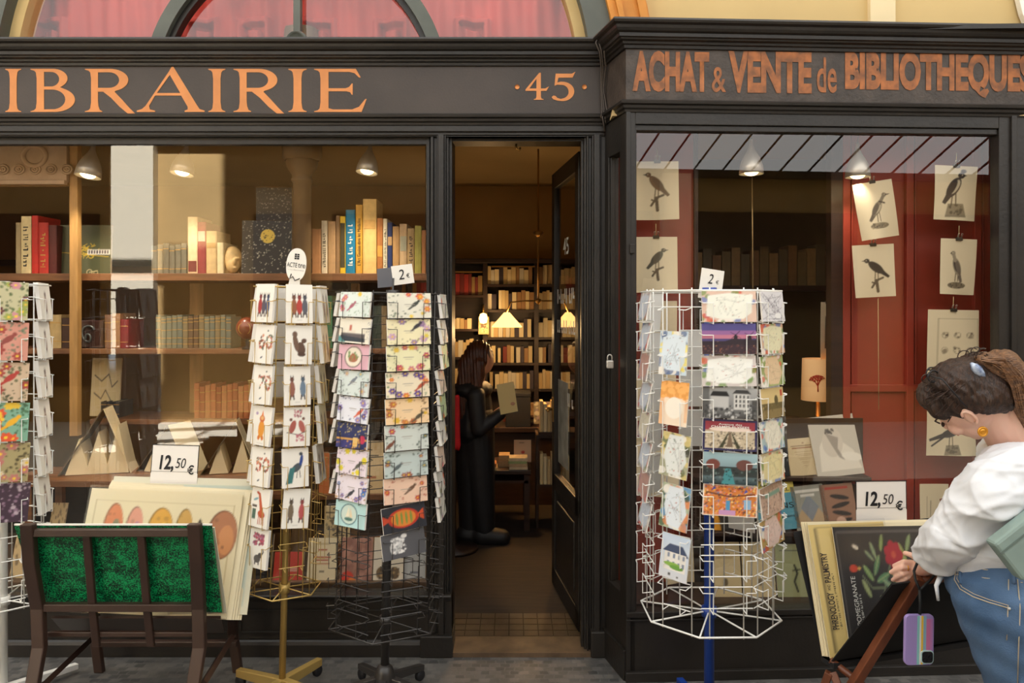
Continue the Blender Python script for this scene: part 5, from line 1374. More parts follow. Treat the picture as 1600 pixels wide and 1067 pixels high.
# oval maker's sign
p_ = P(459, 450, -.5)
os_ = empty('rack_sign', p_, 'white oval ACTEtre sign on top of the gold rack', 'sign', world=False); os_.rotation_euler = (0, R(6), R(0))
pts = [(.042 * math.cos(a) * (1 - .06 * math.cos(a * 2)), .092 + .066 * math.sin(a)) for a in np.linspace(R(-62), R(242), 34)]
m_ = MB().prism([(.026, -.03)] + pts + [(-.026, -.03)], .003); m_.build('sign_board', PAPER, os_, org=(0, 0, 0))
text_obj('lettering', 'ACTE', -.036, .004, .082, .1, INK, os_); text_obj('lettering', 'tre', .008, .036, .082, .099, INK, os_)
text_obj('lettering', '~', -.03, .03, .07, .0735, mat('grey_ink', (120, 120, 120), .6), os_)
for i in range(3):
    for j in range(2): MB().box(-.009 + j * .01, -.001 + j * .01, -.0015, 0, .114 + i * .008, .12 + i * .008).build('emblem', INK, os_, org=(0, 0, 0))
o = MB().tube([(-.015, -.002, .055), (-.02, -.002, .035), (-.008, -.002, .045), (.002, -.002, .03), (.02, -.002, .04)], .002, 5).build('emblem', INK, os_, org=(0, 0, 0))

# ---- white rack with blue pole
DW = -.68
EW, cmW = rack('postcard_rack', (P(1108, 0, DW).x, DW, 0), 'large white wire postcard rack on a blue pole', WHITEW, BLUEP, 8, .235, R(1), 11, .109, 1.668, .475, .175, .118, .019, faces=lambda k, i: k not in (7, 3, 4, 5) or (k == 7 and i > 9), wr=.0021)
foot_legs(EW, BLUEP, [R(a) for a in (140, 185, 50, -50)], .36, .05, th=.05, rise=.03)
pp = wire_pocket_mesh(.108, .15, .0021).mesh('wire_pocket'); pp.materials.append(WHITEW)
for k in (7, 3, 4, 5):
    for i in range(7):
        z = 1.668 - .16 * (i + 1)
        if z > .48: link('wire_pocket', pp, Rz(R(1) + 2 * math.pi * k / 8) @ T((0, -.236, z)), EW)
W0 = [('map postcard of Paris with a round cartoon emblem', d_map((238, 238, 224), (222, 190, 170))), ('postcard of windmills at a purple dusk', d_photo_windmill()), ('white cartoon map postcard', d_map((242, 242, 234), (206, 196, 190))), ('black and white street photograph postcard', d_photo_bw()), ('red and blue postcard of a tree-lined avenue', d_photo_avenue()), ('dark teal postcard of a canal lock', d_photo_canal()), ('bright orange postcard of a crowded market', d_photo_market())]
for i, (lab, cv) in enumerate(W0):
    o = put_card(cv, .185, .104, cmW(0, i, lean=-.1, roll=.0 if i < 3 else .02 + .008 * i, dz=-.004 * (i > 4)), lab + ', front column of the white rack', 'postcards on the white rack', .006, 'postcard')
    if i == 4:
        text_obj('lettering', 'Avenue des', -.04, .04, .085, .091, PAPER, o, weight=.01); text_obj('lettering', 'CHAMPS-ELYSEES', -.065, .065, .075, .083, PAPER, o, weight=.015); text_obj('lettering', 'PARIS', -.015, .015, .006, .011, PAPER, o)
c = Cv(50, 36, (226, 224, 226)); A = c.asp
for _ in range(26): c.line((A * c.n.rand(), c.n.rand()), (A * c.n.rand(), c.n.rand()), .006, (90, 86, 100))
c.ell(A * .7, .2, .2, .1, (240, 238, 236)); c.spots(40, [(90, 86, 100), (170, 160, 170)], (.01, .03), (A * .3, .3, A * .8, .8))
c2 = Cv(44, 30, (216, 190, 132)); A = c2.asp; c2.rect(0, .3, A, .5, (110, 96, 60)); c2.rect(0, 0, A, .3, (140, 120, 78)); c2.ell(A * .65, .58, .12, .16, (90, 80, 50)); c2.rect(A * .84, .7, A * .93, .9, (190, 70, 50)); c2.spots(40, [(90, 76, 46), (190, 166, 110)], (.01, .03), (0, .1, A, .5))
c3 = Cv(44, 30, (190, 160, 140)); A = c3.asp; c3.spots(220, [(90, 66, 60), (206, 170, 140), (60, 60, 56), (220, 196, 170)], (.012, .03)); c3.rect(A * .2, .62, A * .85, .76, (120, 150, 130)); c3.rect(0, .8, A, 1, (150, 120, 90), .6)
W1 = [('grey pen drawing postcard', c), ('yellow map postcard with a strip of monuments', d_map((226, 220, 184), (206, 170, 140))), ('tan map postcard with green corners', d_map((224, 196, 158), (160, 170, 110), orient=1)), ('sepia postcard of a river bank with a red stamp', c2), ('pale map postcard with a blue emblem', d_map((232, 226, 206), (170, 190, 190), orient=1)), ('plain yellow map postcard', d_map((226, 212, 160), (206, 190, 150))), ('old postcard of a crowded boulevard', c3), ('pink map postcard with painted corners', d_map((228, 200, 186), (180, 150, 90), orient=1))]
for i, (lab, cv) in enumerate(W1): put_card(cv, .17, .104, cmW(1, i, lean=-.1, roll=[0, 0, 0, .02, .0, .02, -.06, -.07][i], dz=-.003 * i), lab + ', right column of the white rack', 'postcards on the white rack', .006, 'postcard')
def cmP(k, zb, lean=-.1, roll=0.0):
    return EW.matrix_world @ Rz(R(1) + 2 * math.pi * k / 8) @ T((0, -.253, zb)) @ Rx(lean) @ Ry(roll)
cA = d_map((220, 232, 240), (200, 216, 226), 34, 50, ((90, 110, 150), (240, 220, 90), (120, 130, 150))); cB = d_abstract((232, 160, 80), (244, 224, 200)); cD = d_map((226, 230, 226), (170, 170, 140), 34, 50, ((100, 110, 70), (220, 200, 130), (60, 60, 60)), 1); cE = d_map((226, 234, 240), (170, 180, 150), 34, 50, ((90, 150, 200), (220, 140, 90), (60, 90, 60)), 1)
for (cv, zb, lab, rl) in ((cA, 1.365, 'pale blue upright map postcard', 0), (cB, 1.19, 'orange and white upright postcard', .03), (cD, 1.01, 'grey-green upright map postcard', .08), (cE, .83, 'upright map postcard with a blue top edge', .08), (d_house(), .655, 'postcard of a white mansion with a grey roof', .06)):
    o = link('postcard', sheet_mesh('postcard', cv, .112, .152, .005)); o.matrix_world = cmP(7, zb, -.1, rl); tag(o, lab + ', left column of the white rack', 'card', 'postcards on the white rack')
for k, nm_ in ((2, 'right edge'), (6, 'left edge')):
    for i in range(8):
        if k == 2 and i in (1, 4): continue
        cv = d_map(rng.choice([(206, 214, 226), (226, 220, 200), (150, 170, 200), (200, 160, 150)]), (180, 170, 170), 24, 16)
        put_card(cv, .17, .104, cmW(k, i, lean=-.16 - .06 * (i % 2)), 'postcard in the %s pocket from the top, %s of the white rack' % (ordn(i), nm_), 'postcards on the white rack', .004, 'postcard')
for k, nm_ in ((3, 'rear right'), (4, 'back'), (5, 'rear left')):
    for i in range(5 if k != 4 else 3):
        o = link('postcard', sheet_mesh('postcard', Cv(10, 14, (200, 190, 180)), .11, .15, .003, edge=(226, 224, 218))); o.matrix_world = cmP(k, 1.51 - .16 * i if k == 5 else 1.36 - .16 * i, -.1)
        tag(o, 'plain back of the %s postcard down, %s column of the white rack' % (ordn(i), nm_), 'card', 'postcards on the white rack')
sg = empty('price_sign', P(1110, 455, DW - .0), 'small white 2 euro price sign on the white rack', 'sign', world=False); sg.rotation_euler = (0, R(8), R(10))
MB().box(-.045, .045, 0, .002, -.03, .082).build('sign_board', PAPER, sg, org=(0, 0, 0))
text_obj('lettering', '2', -.016, .004, .028, .064, INK, sg, shear=.2); text_obj('lettering', '\u20ac', .016, .028, .03, .044, INK, sg)
MB().tube([(0, .004, -.12), (0, .004, .02)], .003, 6).build('rod', WHITEW, sg, org=(0, 0, 0))

# ---- far left white rack
EF, cmF = rack('card_rack', (P(5, 0, -.43).x, -.43, 0), 'white wire card rack cut by the left edge of the picture', WHITEW, WHITEW, 6, .145, R(42), 8, .157, 1.70, .42, .108, .15, .016, wr=.0021)
foot_legs(EF, WHITEW, [R(a) for a in (60, 150, 240, 330, 20)], .3, .04, th=.035, rise=.02)
F0 = [('card with pink and green blossoms', d_floral((196, 190, 150), [(206, 140, 150), (110, 60, 60), (160, 170, 80)], None, 30, 42, 12, (90, 110, 60), False)), ('pink and tan card with a leaping deer', d_floral((214, 150, 130), [(170, 70, 60)], ((150, 70, 60), .4, .55), 30, 42, 4, (130, 140, 110), False)), ('tan card with a red bird on a branch', d_floral((206, 180, 150), [(170, 70, 60), (90, 100, 60)], ((180, 60, 50), .45, .6), 30, 42, 5, (80, 90, 50), False)), ('turquoise card with a yellow parrot', d_floral((130, 176, 150), [(226, 90, 50), (240, 200, 60)], ((240, 180, 40), .5, .5), 30, 42, 9, (70, 110, 70), False)), ('brown card with painted flowers', d_floral((170, 156, 110), [(190, 120, 110), (226, 210, 180)], None, 30, 42, 12, (80, 70, 40), False)), ('dark purple card with white lettering', d_bgcard((70, 50, 64), [(150, 120, 140), (190, 170, 180)], 30, 42, 60))]
for i, (lab, cv) in enumerate(F0): put_card(cv, .112, .149, cmF(0, i, lean=-.1, roll=.05 + .01 * i), lab + ', far left rack, right-facing column', 'greeting cards on the far left rack', .014)
F1 = [('pale grey sketch card', d_bgcard((190, 200, 196), [(120, 130, 120)], 30, 42, 40)), ('blue card with a round white emblem', None), ('tan card with leafy branches', d_floral((206, 180, 146), [(150, 110, 80)], None, 30, 42, 5, (100, 100, 70), False)), ('dark brown patterned card', d_bgcard((96, 66, 56), [(190, 150, 130), (60, 40, 36)], 30, 42, 90)), ('pale grey floral card', d_floral((200, 206, 200), [(150, 160, 150)], None, 30, 42, 8, (130, 140, 130), False)), ('pink floral card', d_floral((226, 206, 190), [(206, 120, 120)], None, 30, 42, 10, (130, 150, 110), False))]
c = Cv(30, 42, (50, 110, 160)); c.ell(.36, .5, .24, .24, (236, 236, 232)); c.ring(.36, .5, .2, .23, (190, 50, 50)); c.ell(.36, .5, .12, .14, (60, 70, 90)); F1[1] = (F1[1][0], c)
for i, (lab, cv) in enumerate(F1): put_card(cv, .112, .149, cmF(5, i, lean=-.1), lab + ', far left rack, column at the picture edge', 'greeting cards on the far left rack', .012)
for i in range(6): put_card(d_white(g_animals([(150, 120, 100)], 1), 14, 18), .112, .149, cmF(1, i, lean=-.12, roll=.03), 'card seen edge-on, %s from the top of the far left rack' % ordn(i), 'greeting cards on the far left rack', .016)
# ================================================================== BIRD PRINTS AND BAY DISPLAY
PB_ = (222, 210, 180)
def bird(c, x, y, s, f=1, col=(70, 62, 54), ang=40, beak=.06, tail=.3, neck=0.0, wing=(48, 42, 38), legs=True, perch='branch', belly=None):
    s *= 1.3; a = R(ang); ux, uy = f * math.cos(a), math.sin(a)     # tail -> head axis
    px_, py_ = -uy * f, ux * f
    hx, hy = x + ux * s * (.52 + neck), y + uy * s * (.52 + neck)
    if perch == 'branch':
        c.pline([(x - .22 * s, y - s * .95), (x, y - s * .62), (x + .3 * s, y - s * .5)], .035 * s + .006, (84, 74, 60)); c.pline([(x, y - s * .62), (x + .05 * s, y - 1.15 * s)], .07 * s, (84, 74, 60)); c.pline([(x - .2 * s, y - .7 * s), (x, y - .8 * s)], .04 * s, (84, 74, 60))
    if perch == 'mound': c.ell(x, y - s * .85, .5 * s, .15 * s, (120, 110, 90)); c.spots(20, [(80, 72, 58), (150, 138, 112)], (.01, .02), (x - .4 * s, y - s * .97, x + .4 * s, y - s * .74))
    if perch == 'rock': c.poly([(x - .3 * s, y - s * 1.1), (x - .2 * s, y - .6 * s), (x + .35 * s, y - .58 * s), (x + .45 * s, y - 1.08 * s)], (140, 130, 108)); c.spots(20, [(90, 82, 66)], (.01, .03), (x - .2 * s, y - s, x + .3 * s, y - s * .62))
    if legs:
        c.line((x - .04 * s, y - .2 * s), (x - .08 * s, y - .66 * s), .016 * s + .003, (90, 78, 60)); c.line((x + .08 * s, y - .2 * s), (x + .08 * s, y - .64 * s), .016 * s + .003, (90, 78, 60))
    tx, ty = x - ux * s * (.45 + tail), y - uy * s * (.45 + tail)
    c.poly([(x - ux * s * .2 + px_ * .12 * s, y - uy * s * .2 + py_ * .12 * s), (tx + px_ * .07 * s, ty + py_ * .07 * s), (tx - px_ * .06 * s, ty - py_ * .06 * s), (x - ux * s * .2 - px_ * .12 * s, y - uy * s * .2 - py_ * .12 * s)], wing)
    c.ell(x, y, .42 * s, .2 * s, col, math.degrees(math.atan2(uy, ux)))
    if belly: c.ell(x + ux * .1 * s - px_ * .0 * s, y + uy * .1 * s - .06 * s, .3 * s, .12 * s, belly, math.degrees(math.atan2(uy, ux)))
    c.ell(x - ux * .06 * s + px_ * .05 * s, y - uy * .06 * s + py_ * .05 * s, .36 * s, .12 * s, wing, math.degrees(math.atan2(uy, ux)))
    if neck: c.line((x + ux * s * .3, y + uy * s * .3), (hx, hy), .085 * s, col)
    c.ell(hx, hy, .12 * s, .11 * s, col)
    c.poly([(hx + f * .08 * s, hy + .05 * s), (hx + f * (.1 * s + beak), hy + .0), (hx + f * .08 * s, hy - .04 * s)], (50, 44, 40))
    c.ell(hx + f * .03 * s, hy + .02 * s, .02 * s, .02 * s, (230, 220, 190))


def hang_print(px0, px1, py0, py1, Y, draw, lab, tilt=0.0, curl=.012, clip=True, w=56, h=76, bg=PB_, seed=0, cord=True):
    a, b = P(px0, py1, Y), P(px1, py0, Y); w_, h_ = b.x - a.x, b.z - a.z
    cv = Cv(w, h, bg); draw(cv); cv.grain(.03)
    e = empty('bird_print' if 'bird' in lab else 'print', ((a.x + b.x) / 2, Y, a.z), lab, 'print', 'old prints hanging in the right bay', world=False)
    e.rotation_euler = (0, tilt, 0)
    bend = lambda u, v: curl * np.cos(u * 3.0 + seed) * (1.2 - v) + curl * .8 * (1 - v) ** 2 * np.sin(u * 4 + seed * 2)
    link('sheet', sheet_mesh('sheet', cv, w_, h_, .0008, bend, edge=bg), None, e)
    if clip:
        m_ = MB().add([(-.014, -.006, h_ - .008), (.014, -.006, h_ - .008), (.014, -.006, h_ + .006), (-.014, -.006, h_ + .006), (-.014, .006, h_ - .008), (.014, .006, h_ - .008), (.014, .006, h_ + .006), (-.014, .006, h_ + .006)], [(0, 1, 2, 3), (7, 6, 5, 4), (0, 4, 5, 1), (3, 2, 6, 7), (0, 3, 7, 4), (1, 5, 6, 2)])
        o = m_.build('clip', mat('dark_steel', (70, 66, 60), .35, metal=.7), e, org=(0, 0, 0))
        MB().tube([(-.009, -.003, h_ + .005), (-.011, -.012, h_ + .022), (-.005, -.012, h_ + .024), (-.006, -.004, h_ + .006)], .0012, 5).tube([(.006, -.003, h_ + .005), (.005, -.012, h_ + .024), (.011, -.012, h_ + .022), (.009, -.004, h_ + .006)], .0012, 5).build('clip_handle', STEEL, e, org=(0, 0, 0))
    if cord: MB().tube([(0, .003, h_ + .004), (0, .003, h_ + .06)], .0015, 5).build('cord', mat('string', (196, 176, 130), .8), e, org=(0, 0, 0))
    return e


Yp = -.02
hang_print(994, 1060, 252, 343, Yp, lambda c: bird(c, .36, .62, .3, -1, (110, 84, 58), 128 - 90 + 8, wing=(96, 74, 52)), 'print of a brown bird facing left on a stump, top of the left strip', .0, seed=1)
hang_print(992, 1058, 370, 457, Yp, lambda c: bird(c, .38, .62, .26, 1, (80, 78, 66), 50, wing=(70, 68, 58)), 'print of a small finch facing right, second in the left strip', 0, seed=2)
blank = lambda c: c.spots(14, [(196, 186, 160)], (.01, .02), (.3, .3, .5, .6))
for k, (a_, b_, c_, d_) in enumerate(((999, 1058, 470, 545), (994, 1056, 568, 658), (994, 1060, 684, 775), (1000, 1050, 800, 822))):
    if k < 3: hang_print(a_, b_, c_, d_, Yp + .01, blank, 'mostly hidden cream print, %s in the left strip' % ordn(k + 2), 0, clip=True, seed=k)
hang_print(1040, 1086, 853, 912, Yp - .02, lambda c: c.rect(.3, .35, .36, .45, (40, 40, 40)), 'small cream card low behind the white rack, left side', R(-3), clip=False, cord=False)
hang_print(1345, 1407, 283, 372, -.03, lambda c: (bird(c, .36, .52, .27, 1, (120, 112, 96), 52, beak=.09, neck=.28, wing=(84, 76, 66), perch='mound', belly=(180, 170, 146)), c.line((.42, .64), (.52, .6), .014, (40, 34, 30))), 'tilted print of a long-billed wading bird under the right pendant lamp', R(-9), .02, seed=3)
hang_print(1335, 1401, 382, 464, -.03, lambda c: bird(c, .4, .56, .3, -1, (44, 40, 38), 40, wing=(34, 30, 30)), 'print of a black bird facing left on a twig', R(-3), .012, seed=4)
hang_print(1457, 1526, 259, 344, -.03, lambda c: (bird(c, .34, .6, .38, 1, (66, 56, 50), 60, beak=.05, tail=.25, wing=(56, 48, 44), perch='rock', belly=(196, 186, 160)), c.ell(.5, .9, .05, .035, (60, 52, 46))), 'print of a large hook-billed raptor, top of the right strip', R(2), .024, seed=5)
hang_print(1467, 1524, 373, 460, -.03, lambda c: (bird(c, .36, .5, .3, -1, (150, 140, 120), 70, beak=.03, neck=.12, wing=(110, 100, 88), perch='mound', belly=(60, 52, 48)),), 'print of an upright standing bird, second in the right strip', R(2), .012, seed=6)
def faces_(c):
    c.rect(.12, .08, .125, .9, (110, 100, 84)); c.rect(.54, .08, .545, .9, (110, 100, 84)); c.rect(.12, .895, .545, .9, (110, 100, 84))
    for k in range(12): x, y = .2 + .13 * (k % 3), .2 + .17 * (k // 3); c.ring(x, y, .03, .036, (130, 118, 98)); c.spots(6, [(90, 80, 66), (150, 138, 116)], (.006, .016), (x - .03, y - .03, x + .03, y + .03))
hang_print(1448, 1527, 484, 622, -.03, faces_, 'large print of small framed heads behind the woman', R(1), .01, w=50, h=90, seed=7)
hang_print(1450, 1523, 641, 712, -.03, lambda c: (bird(c, .5, .5, .34, 1, (60, 58, 60), 20, beak=.03, tail=.6, wing=(44, 42, 46), perch='rock'), c.line((.12, .22), (.4, .44), .02, (44, 42, 46))), 'wide print of a fork-tailed swallow below the large heads print', R(-1), .008, w=76, h=74, seed=8)
hang_print(1437, 1482, 756, 822, -.04, lambda c: (c.rect(.2, .2, .21, .7, (90, 80, 66)), c.rect(.3, .2, .31, .6, (90, 80, 66))), 'small cream print at the woman\'s elbow', 0, clip=False, cord=False)
hang_print(1281, 1305, 472, 562, .3, lambda c: (c.rect(.12, .2, .4, .75, (70, 60, 52)), c.ell(.26, .5, .08, .18, (130, 116, 96))), 'narrow framed portrait leaning beside the dark post', R(1), clip=True, w=24, h=70)
# cord line in the middle of the bay
tag(MB().tube([P(1175, 275, .1), P(1176, 380, .1), P(1177, 640, .1)], .003, 6).build('cord', mat('dull_cord', (110, 90, 56), .8)), 'thin vertical cord hanging below the left bay lamp', 'cord')
tag(MB().tube([P(1372, 466, -.02), P(1373, 640, -.02)], .0015, 5).build('cord', mat('string', (196, 176, 130), .8)), 'thin string hanging below the black bird print', 'cord')
for px_, py_, lab in ((1174, 272, 'left steel pendant lamp in the right bay'), (1340, 277, 'right steel pendant lamp in the right bay')):
    pendant(P(px_, py_, -.03), .056, lab, 7)

# stepped dark display in the bay
dp = empty('display_steps', P(1250, 960, .0), 'dark stepped display shelves low in the right bay', 'shelving')
def ledge(px0, px1, py, Y, dep, drop):
    a, b = P(px0, py, Y), P(px1, py, Y)
    MB().box(a.x, b.x, Y, Y + dep, a.z - .018, a.z).build('shelf', DKWOOD, dp, bevel=.002)
    MB().box(a.x, b.x, Y + dep - .012, Y + dep, a.z, a.z + drop).build('back_board', DKWOOD, dp)
    return a.z
zl1 = ledge(1085, 1362, 746, .0, .1, .26); zl2 = ledge(1085, 1400, 832, -.06, .09, .2); zl3 = ledge(1035, 1500, 938, -.1, .08, .0)
struct(MB().box(.47, 2.1, -.15, .12, .27, .295).build('trim_33', DKWOOD))
def bookcv(bg, w=36, h=50): return Cv(w, h, bg)
c = bookcv((206, 188, 150)); c.rect(.1, .78, .62, .8, (120, 90, 60)); c.ell(.36, .86, .015, .02, (120, 60, 40)); [c.rect(.36 - .2 * (1 - k / 9), .62 - k * .05, .36 + .2 * (1 - k / 9), .63 - k * .05, (170, 146, 110)) for k in range(9)]; c.rect(.12, .72, .6, .745, (140, 80, 50))
o = board(1236, 1290, 690, 746, .04, c, 'tan book with a tapering block of text on the upper display step', lean=-.25, roll=R(-5)); o.location.z = zl1 + .002
c = Cv(56, 60, (196, 190, 176)); c.poly([(.1, .1), (.9, .1), (.8, .4), (.35, .75), (.15, .5)], (222, 216, 202)); c.ell(.42, .55, .2, .24, (206, 198, 184), -20); c.poly([(.3, .72), (.55, .62), (.5, .45), (.6, .25), (.5, .3), (.4, .5)], (120, 110, 100), .7); c.spots(10, [(60, 54, 50)], (.02, .03), (.28, .7, .5, .76)); c.ell(.75, .3, .2, .07, (230, 226, 214), -10)
o = board(1278, 1352, 655, 746, .03, c, 'large grey photo book of a pale sculpted figure on the upper display step', lean=-.25, roll=R(-6)); o.location.z = zl1 + .002
c = bookcv((30, 32, 34)); c.spots(40, [(180, 180, 176), (110, 110, 110)], (.01, .03))
o = board(1196, 1234, 655, 746, .03, c, 'black book with white specks behind the edge of the white rack', lean=-.2); o.location.z = zl1 + .002
bk = []
c = bookcv((86, 150, 172)); c.rect(0, .72, 9, 1, (216, 200, 96)); o = board(1188, 1252, 757, 832, -.03, c, 'blue and yellow book with dark lettering on the middle display step', lean=-.22, roll=R(-6)); o.location.z = zl2 + .002
hh = o['_wh'][1]; ww = o['_wh'][0]
text_obj('lettering', 'LAWRENCE', -ww * .4, ww * .3, hh * .88, hh * .94, INK, o); text_obj('lettering', 'DURRELL', -ww * .4, ww * .38, hh * .76, hh * .84, INK, o); text_obj('lettering', 'THE', -ww * .4, -ww * .05, hh * .58, hh * .66, INK, o); text_obj('lettering', 'IRONS', -ww * .4, ww * .42, hh * .42, hh * .53, INK, o); text_obj('lettering', '& other poems', -ww * .3, ww * .4, hh * .22, hh * .29, INK, o)
c = bookcv((150, 150, 140)); c.poly([(.0, .2), (.36, .75), (.72, .2), (.5, 0), (.2, 0)], (190, 160, 120), .8); c.poly([(.36, .2), (.55, .5), (.36, .8), (.17, .5)], (110, 130, 150), .8); c.rect(.1, .84, .62, .9, (216, 214, 206)); c.rect(.2, .75, .5, .8, (216, 214, 206))
o = board(1246, 1298, 765, 832, -.03, c, 'grey and orange diamond patterned book on the middle display step', lean=-.22, roll=R(-6)); o.location.z = zl2 + .002
c = bookcv((150, 112, 90)); [c.ell(.4, .2 + .17 * k, .2, .05, (40, 34, 32), (-1) ** k * 12) for k in range(4)]; c.ell(.36, .2, .1, .1, (206, 170, 150)); c.rect(.12, .88, .6, .93, (170, 60, 44))
o = board(1291, 1344, 763, 832, -.03, c, 'brown book with black curved shapes beside the right price sign', lean=-.22, roll=R(-5)); o.location.z = zl2 + .002
c = bookcv((150, 156, 116)); c.rect(.1, .86, .6, .88, (90, 96, 80)); c.pline([(.4, .6), (.45, .45), (.38, .3), (.44, .12)], .022, (50, 56, 44)); c.pline([(.36, .5), (.52, .52)], .012, (50, 56, 44))
o = board(1216, 1268, 860, 938, -.07, c, 'green book with a small dark plant figure on the lowest display step', lean=-.22); o.location.z = zl3 + .002
for k, (a_, b_, lab) in enumerate(((1108, 1160, 'beige book with a tiny emblem behind the blue pole, lowest step'), (1163, 1213, 'beige book right of the blue pole on the lowest step'))):
    c = bookcv((206, 190, 150)); c.ell(.38, .28, .05, .07, (110, 100, 80)); c.rect(.25, .78, .5, .8, (150, 130, 100)); c.rect(.2, .7, .55, .715, (150, 130, 100))
    o = board(a_, b_, 857, 938, -.07, c, lab, lean=-.22); o.location.z = zl3 + .002
c = bookcv((60, 56, 50)); c.rect(.05, .75, .6, .8, (170, 166, 150)); c.poly([(0, 0), (.16, 0), (.1, 1), (0, 1)], (226, 160, 50))
o = board(1112, 1182, 800, 832, -.03, c, 'dark book with an orange edge behind the blue pole', lean=-.1); o.location.z = zl2 + .002
# coral lamp
lm = empty('table_lamp', P(1278, 660, .32), 'lit table lamp with a coral drawing on its shade in the right bay', 'lamp')
a, b = P(1253, 625, .32), P(1303, 560, .32); cx = (a.x + b.x) / 2; r1 = (b.x - a.x) / 2
SHD = mat('lamp_shade_cloth', (226, 196, 150), .8, emit=(240, 150, 70), es=.22)
MB().lathe([(r1 * 1.0, a.z), (r1 * .93, b.z), (r1 * .91, b.z), (r1 * .98, a.z)], (cx, .32, 0), 32).build('lamp_shade', SHD, lm)
m_ = MB()
def coral(x, z, ang, L_, n):
    if n == 0: return
    x2, z2 = x + L_ * math.cos(ang), z + L_ * math.sin(ang)
    def q(u, v): th = (u) / r1; return (cx + r1 * .985 * math.sin(th), .32 - r1 * .985 * math.cos(th), v)
    m_.tube([q(x, z), q((x + x2) / 2, (z + z2) / 2), q(x2, z2)], .0008 + .0005 * n, 5)
    for d in (-.45, .1, .5): coral(x2, z2, ang + d + rng.uniform(-.15, .15), L_ * .7, n - 1)
coral(-.03, a.z + .05, 1.6, .03, 5)
m_.build('coral_drawing', mat('coral_ink', (190, 60, 30), .6), lm)
MB().lathe([(.0, a.z - .12), (.045, a.z - .12), (.045, a.z - .11), (.012, a.z - .1), (.01, a.z - .02), (.004, a.z + .05)], (cx, .32, 0), 20).build('lamp_base', BRASS, lm)
l = bpy.data.lights.new('lamp_light', 'POINT'); l.energy = 2.2; l.color = (1, .6, .3); l.shadow_soft_size = .03
lo = bpy.data.objects.new('lamp_light', l); C.objects.link(lo); lo.location = (cx, .32, (a.z + b.z) / 2)
sd = empty('side_cabinet', (cx, .4, .3), 'dark cabinet top behind the bay display carrying the coral lamp', 'cabinet')
MB().box(.9, 1.53, .2, .6, a.z - .15, a.z - .12).build('cabinet_top', DKWOOD, sd, bevel=.004); MB().box(.92, 1.5, .22, .58, .012, a.z - .15).build('cabinet_body', DKWOOD, sd)
# interior books seen through the bay opening
iz = P(0, 446, .9).z
sh2 = empty('wall_shelf', (1.3, 1.05, iz), 'dark shelf of tall grey-brown books deep behind the right bay', 'shelf')
MB().box(.95, 2.0, .9, 1.15, iz - .03, iz).build('shelf_board', DKWOOD, sh2); MB().box(.95, .98, .9, 1.15, .012, 2.4).build('side_panel', DKWOOD, sh2); MB().box(1.98, 2.0, .9, 1.15, .012, 2.4).build('side_panel', DKWOOD, sh2); MB().box(.95, 2.0, 1.15, 1.17, .012, 2.5).build('back_panel', mat('olive_panel', (84, 74, 48), .6, vary=.2, scale=2), sh2)
for k in range(16):
    x = 1.0 + k * .055
    cc_ = [(110, 96, 62), (140, 116, 74), (90, 84, 64), (120, 90, 56)][k % 4]
    o = MB().box(0, .05, 0, .15, 0, .17 + .02 * (k % 3) + .002 * k).build('book', bookmat(cc_)); o.location = (x, .93, iz + .001)
    tag(o, 'Tall dim book, %s from left on the shelf deep behind the bay' % ordn(k), 'book', 'books deep behind the right bay')
# ================================================================== LEFT PRINT STAND
YF = -.78
st = empty('print_stand', (P(180, 0, YF).x, -.6, 0), 'dark brown slatted print stand with a green speckled front panel', 'print stand')
ST_ORG = Vector(st['_org'])
def bar(pts, wx, wy):
    """square bar through points"""
    m_ = MB(); n = len(pts); vs = []
    for p in pts:
        p = Vector(p); vs += [(p.x - wx / 2, p.y - wy / 2, p.z), (p.x + wx / 2, p.y - wy / 2, p.z), (p.x + wx / 2, p.y + wy / 2, p.z), (p.x - wx / 2, p.y + wy / 2, p.z)]
    fs = [(0, 3, 2, 1), (4 * n - 4, 4 * n - 3, 4 * n - 2, 4 * n - 1)]
    for i in range(n - 1):
        for k in range(4):
            k2 = (k + 1) % 4; fs.append((4 * i + k, 4 * i + k2, 4 * i + 4 + k2, 4 * i + 4 + k))
    return m_.add(vs, fs)
def PZ(px, z, Y): return Vector(((px - 800) * (Y + DC) / 1200, Y, z))
bar([PZ(30, 0, -.82), P(52, 1067, -.76), P(62, 1010, -.72), P(60, 950, -.71), P(48, 880, -.76), P(44, 818, -.8)], .046, .03).build('leg', STANDW, st, bevel=.004)
bar([PZ(300, 0, -.82), P(303, 1067, -.76), P(312, 1010, -.72), P(311, 950, -.71), P(308, 880, -.76), P(304, 818, -.8)], .046, .03).build('leg', STANDW, st, bevel=.004)
for px_, q in ((156, -.16), (372, -.16)): bar([PZ(px_, 0, q), P(px_ - 8, 990, q + .0), P(px_ - 10, 900, -.3), P(px_ - 4, 800, -.34)], .04, .028).build('leg', STANDW, st, bevel=.004)
for (pa, pb) in ((P(66, 1072, -.73), P(150, 992, -.24)), (P(318, 1068, -.73), P(362, 996, -.24))): MB().tube([pa, pb], .014, 4).build('stretcher', STANDW, st)
a, b = P(50, 826, -.79), P(306, 838, -.79); MB().box(a.x, b.x, -.8, -.775, b.z, a.z).build('rail', STANDW, st, bevel=.003)
a, b = P(66, 943, -.71), P(308, 955, -.71); MB().box(a.x, b.x, -.72, -.69, b.z, a.z).build('rail', STANDW, st, bevel=.003)
a, b = P(76, 986, -.66), P(312, 994, -.66); MB().box(a.x, b.x, -.67, -.65, b.z, a.z).build('rail', STANDW, st, bevel=.003)
a, b = P(150, 1000, -.2), P(372, 1008, -.2); MB().box(a.x, b.x, -.22, -.19, b.z, a.z).build('rail', STANDW, st, bevel=.003)
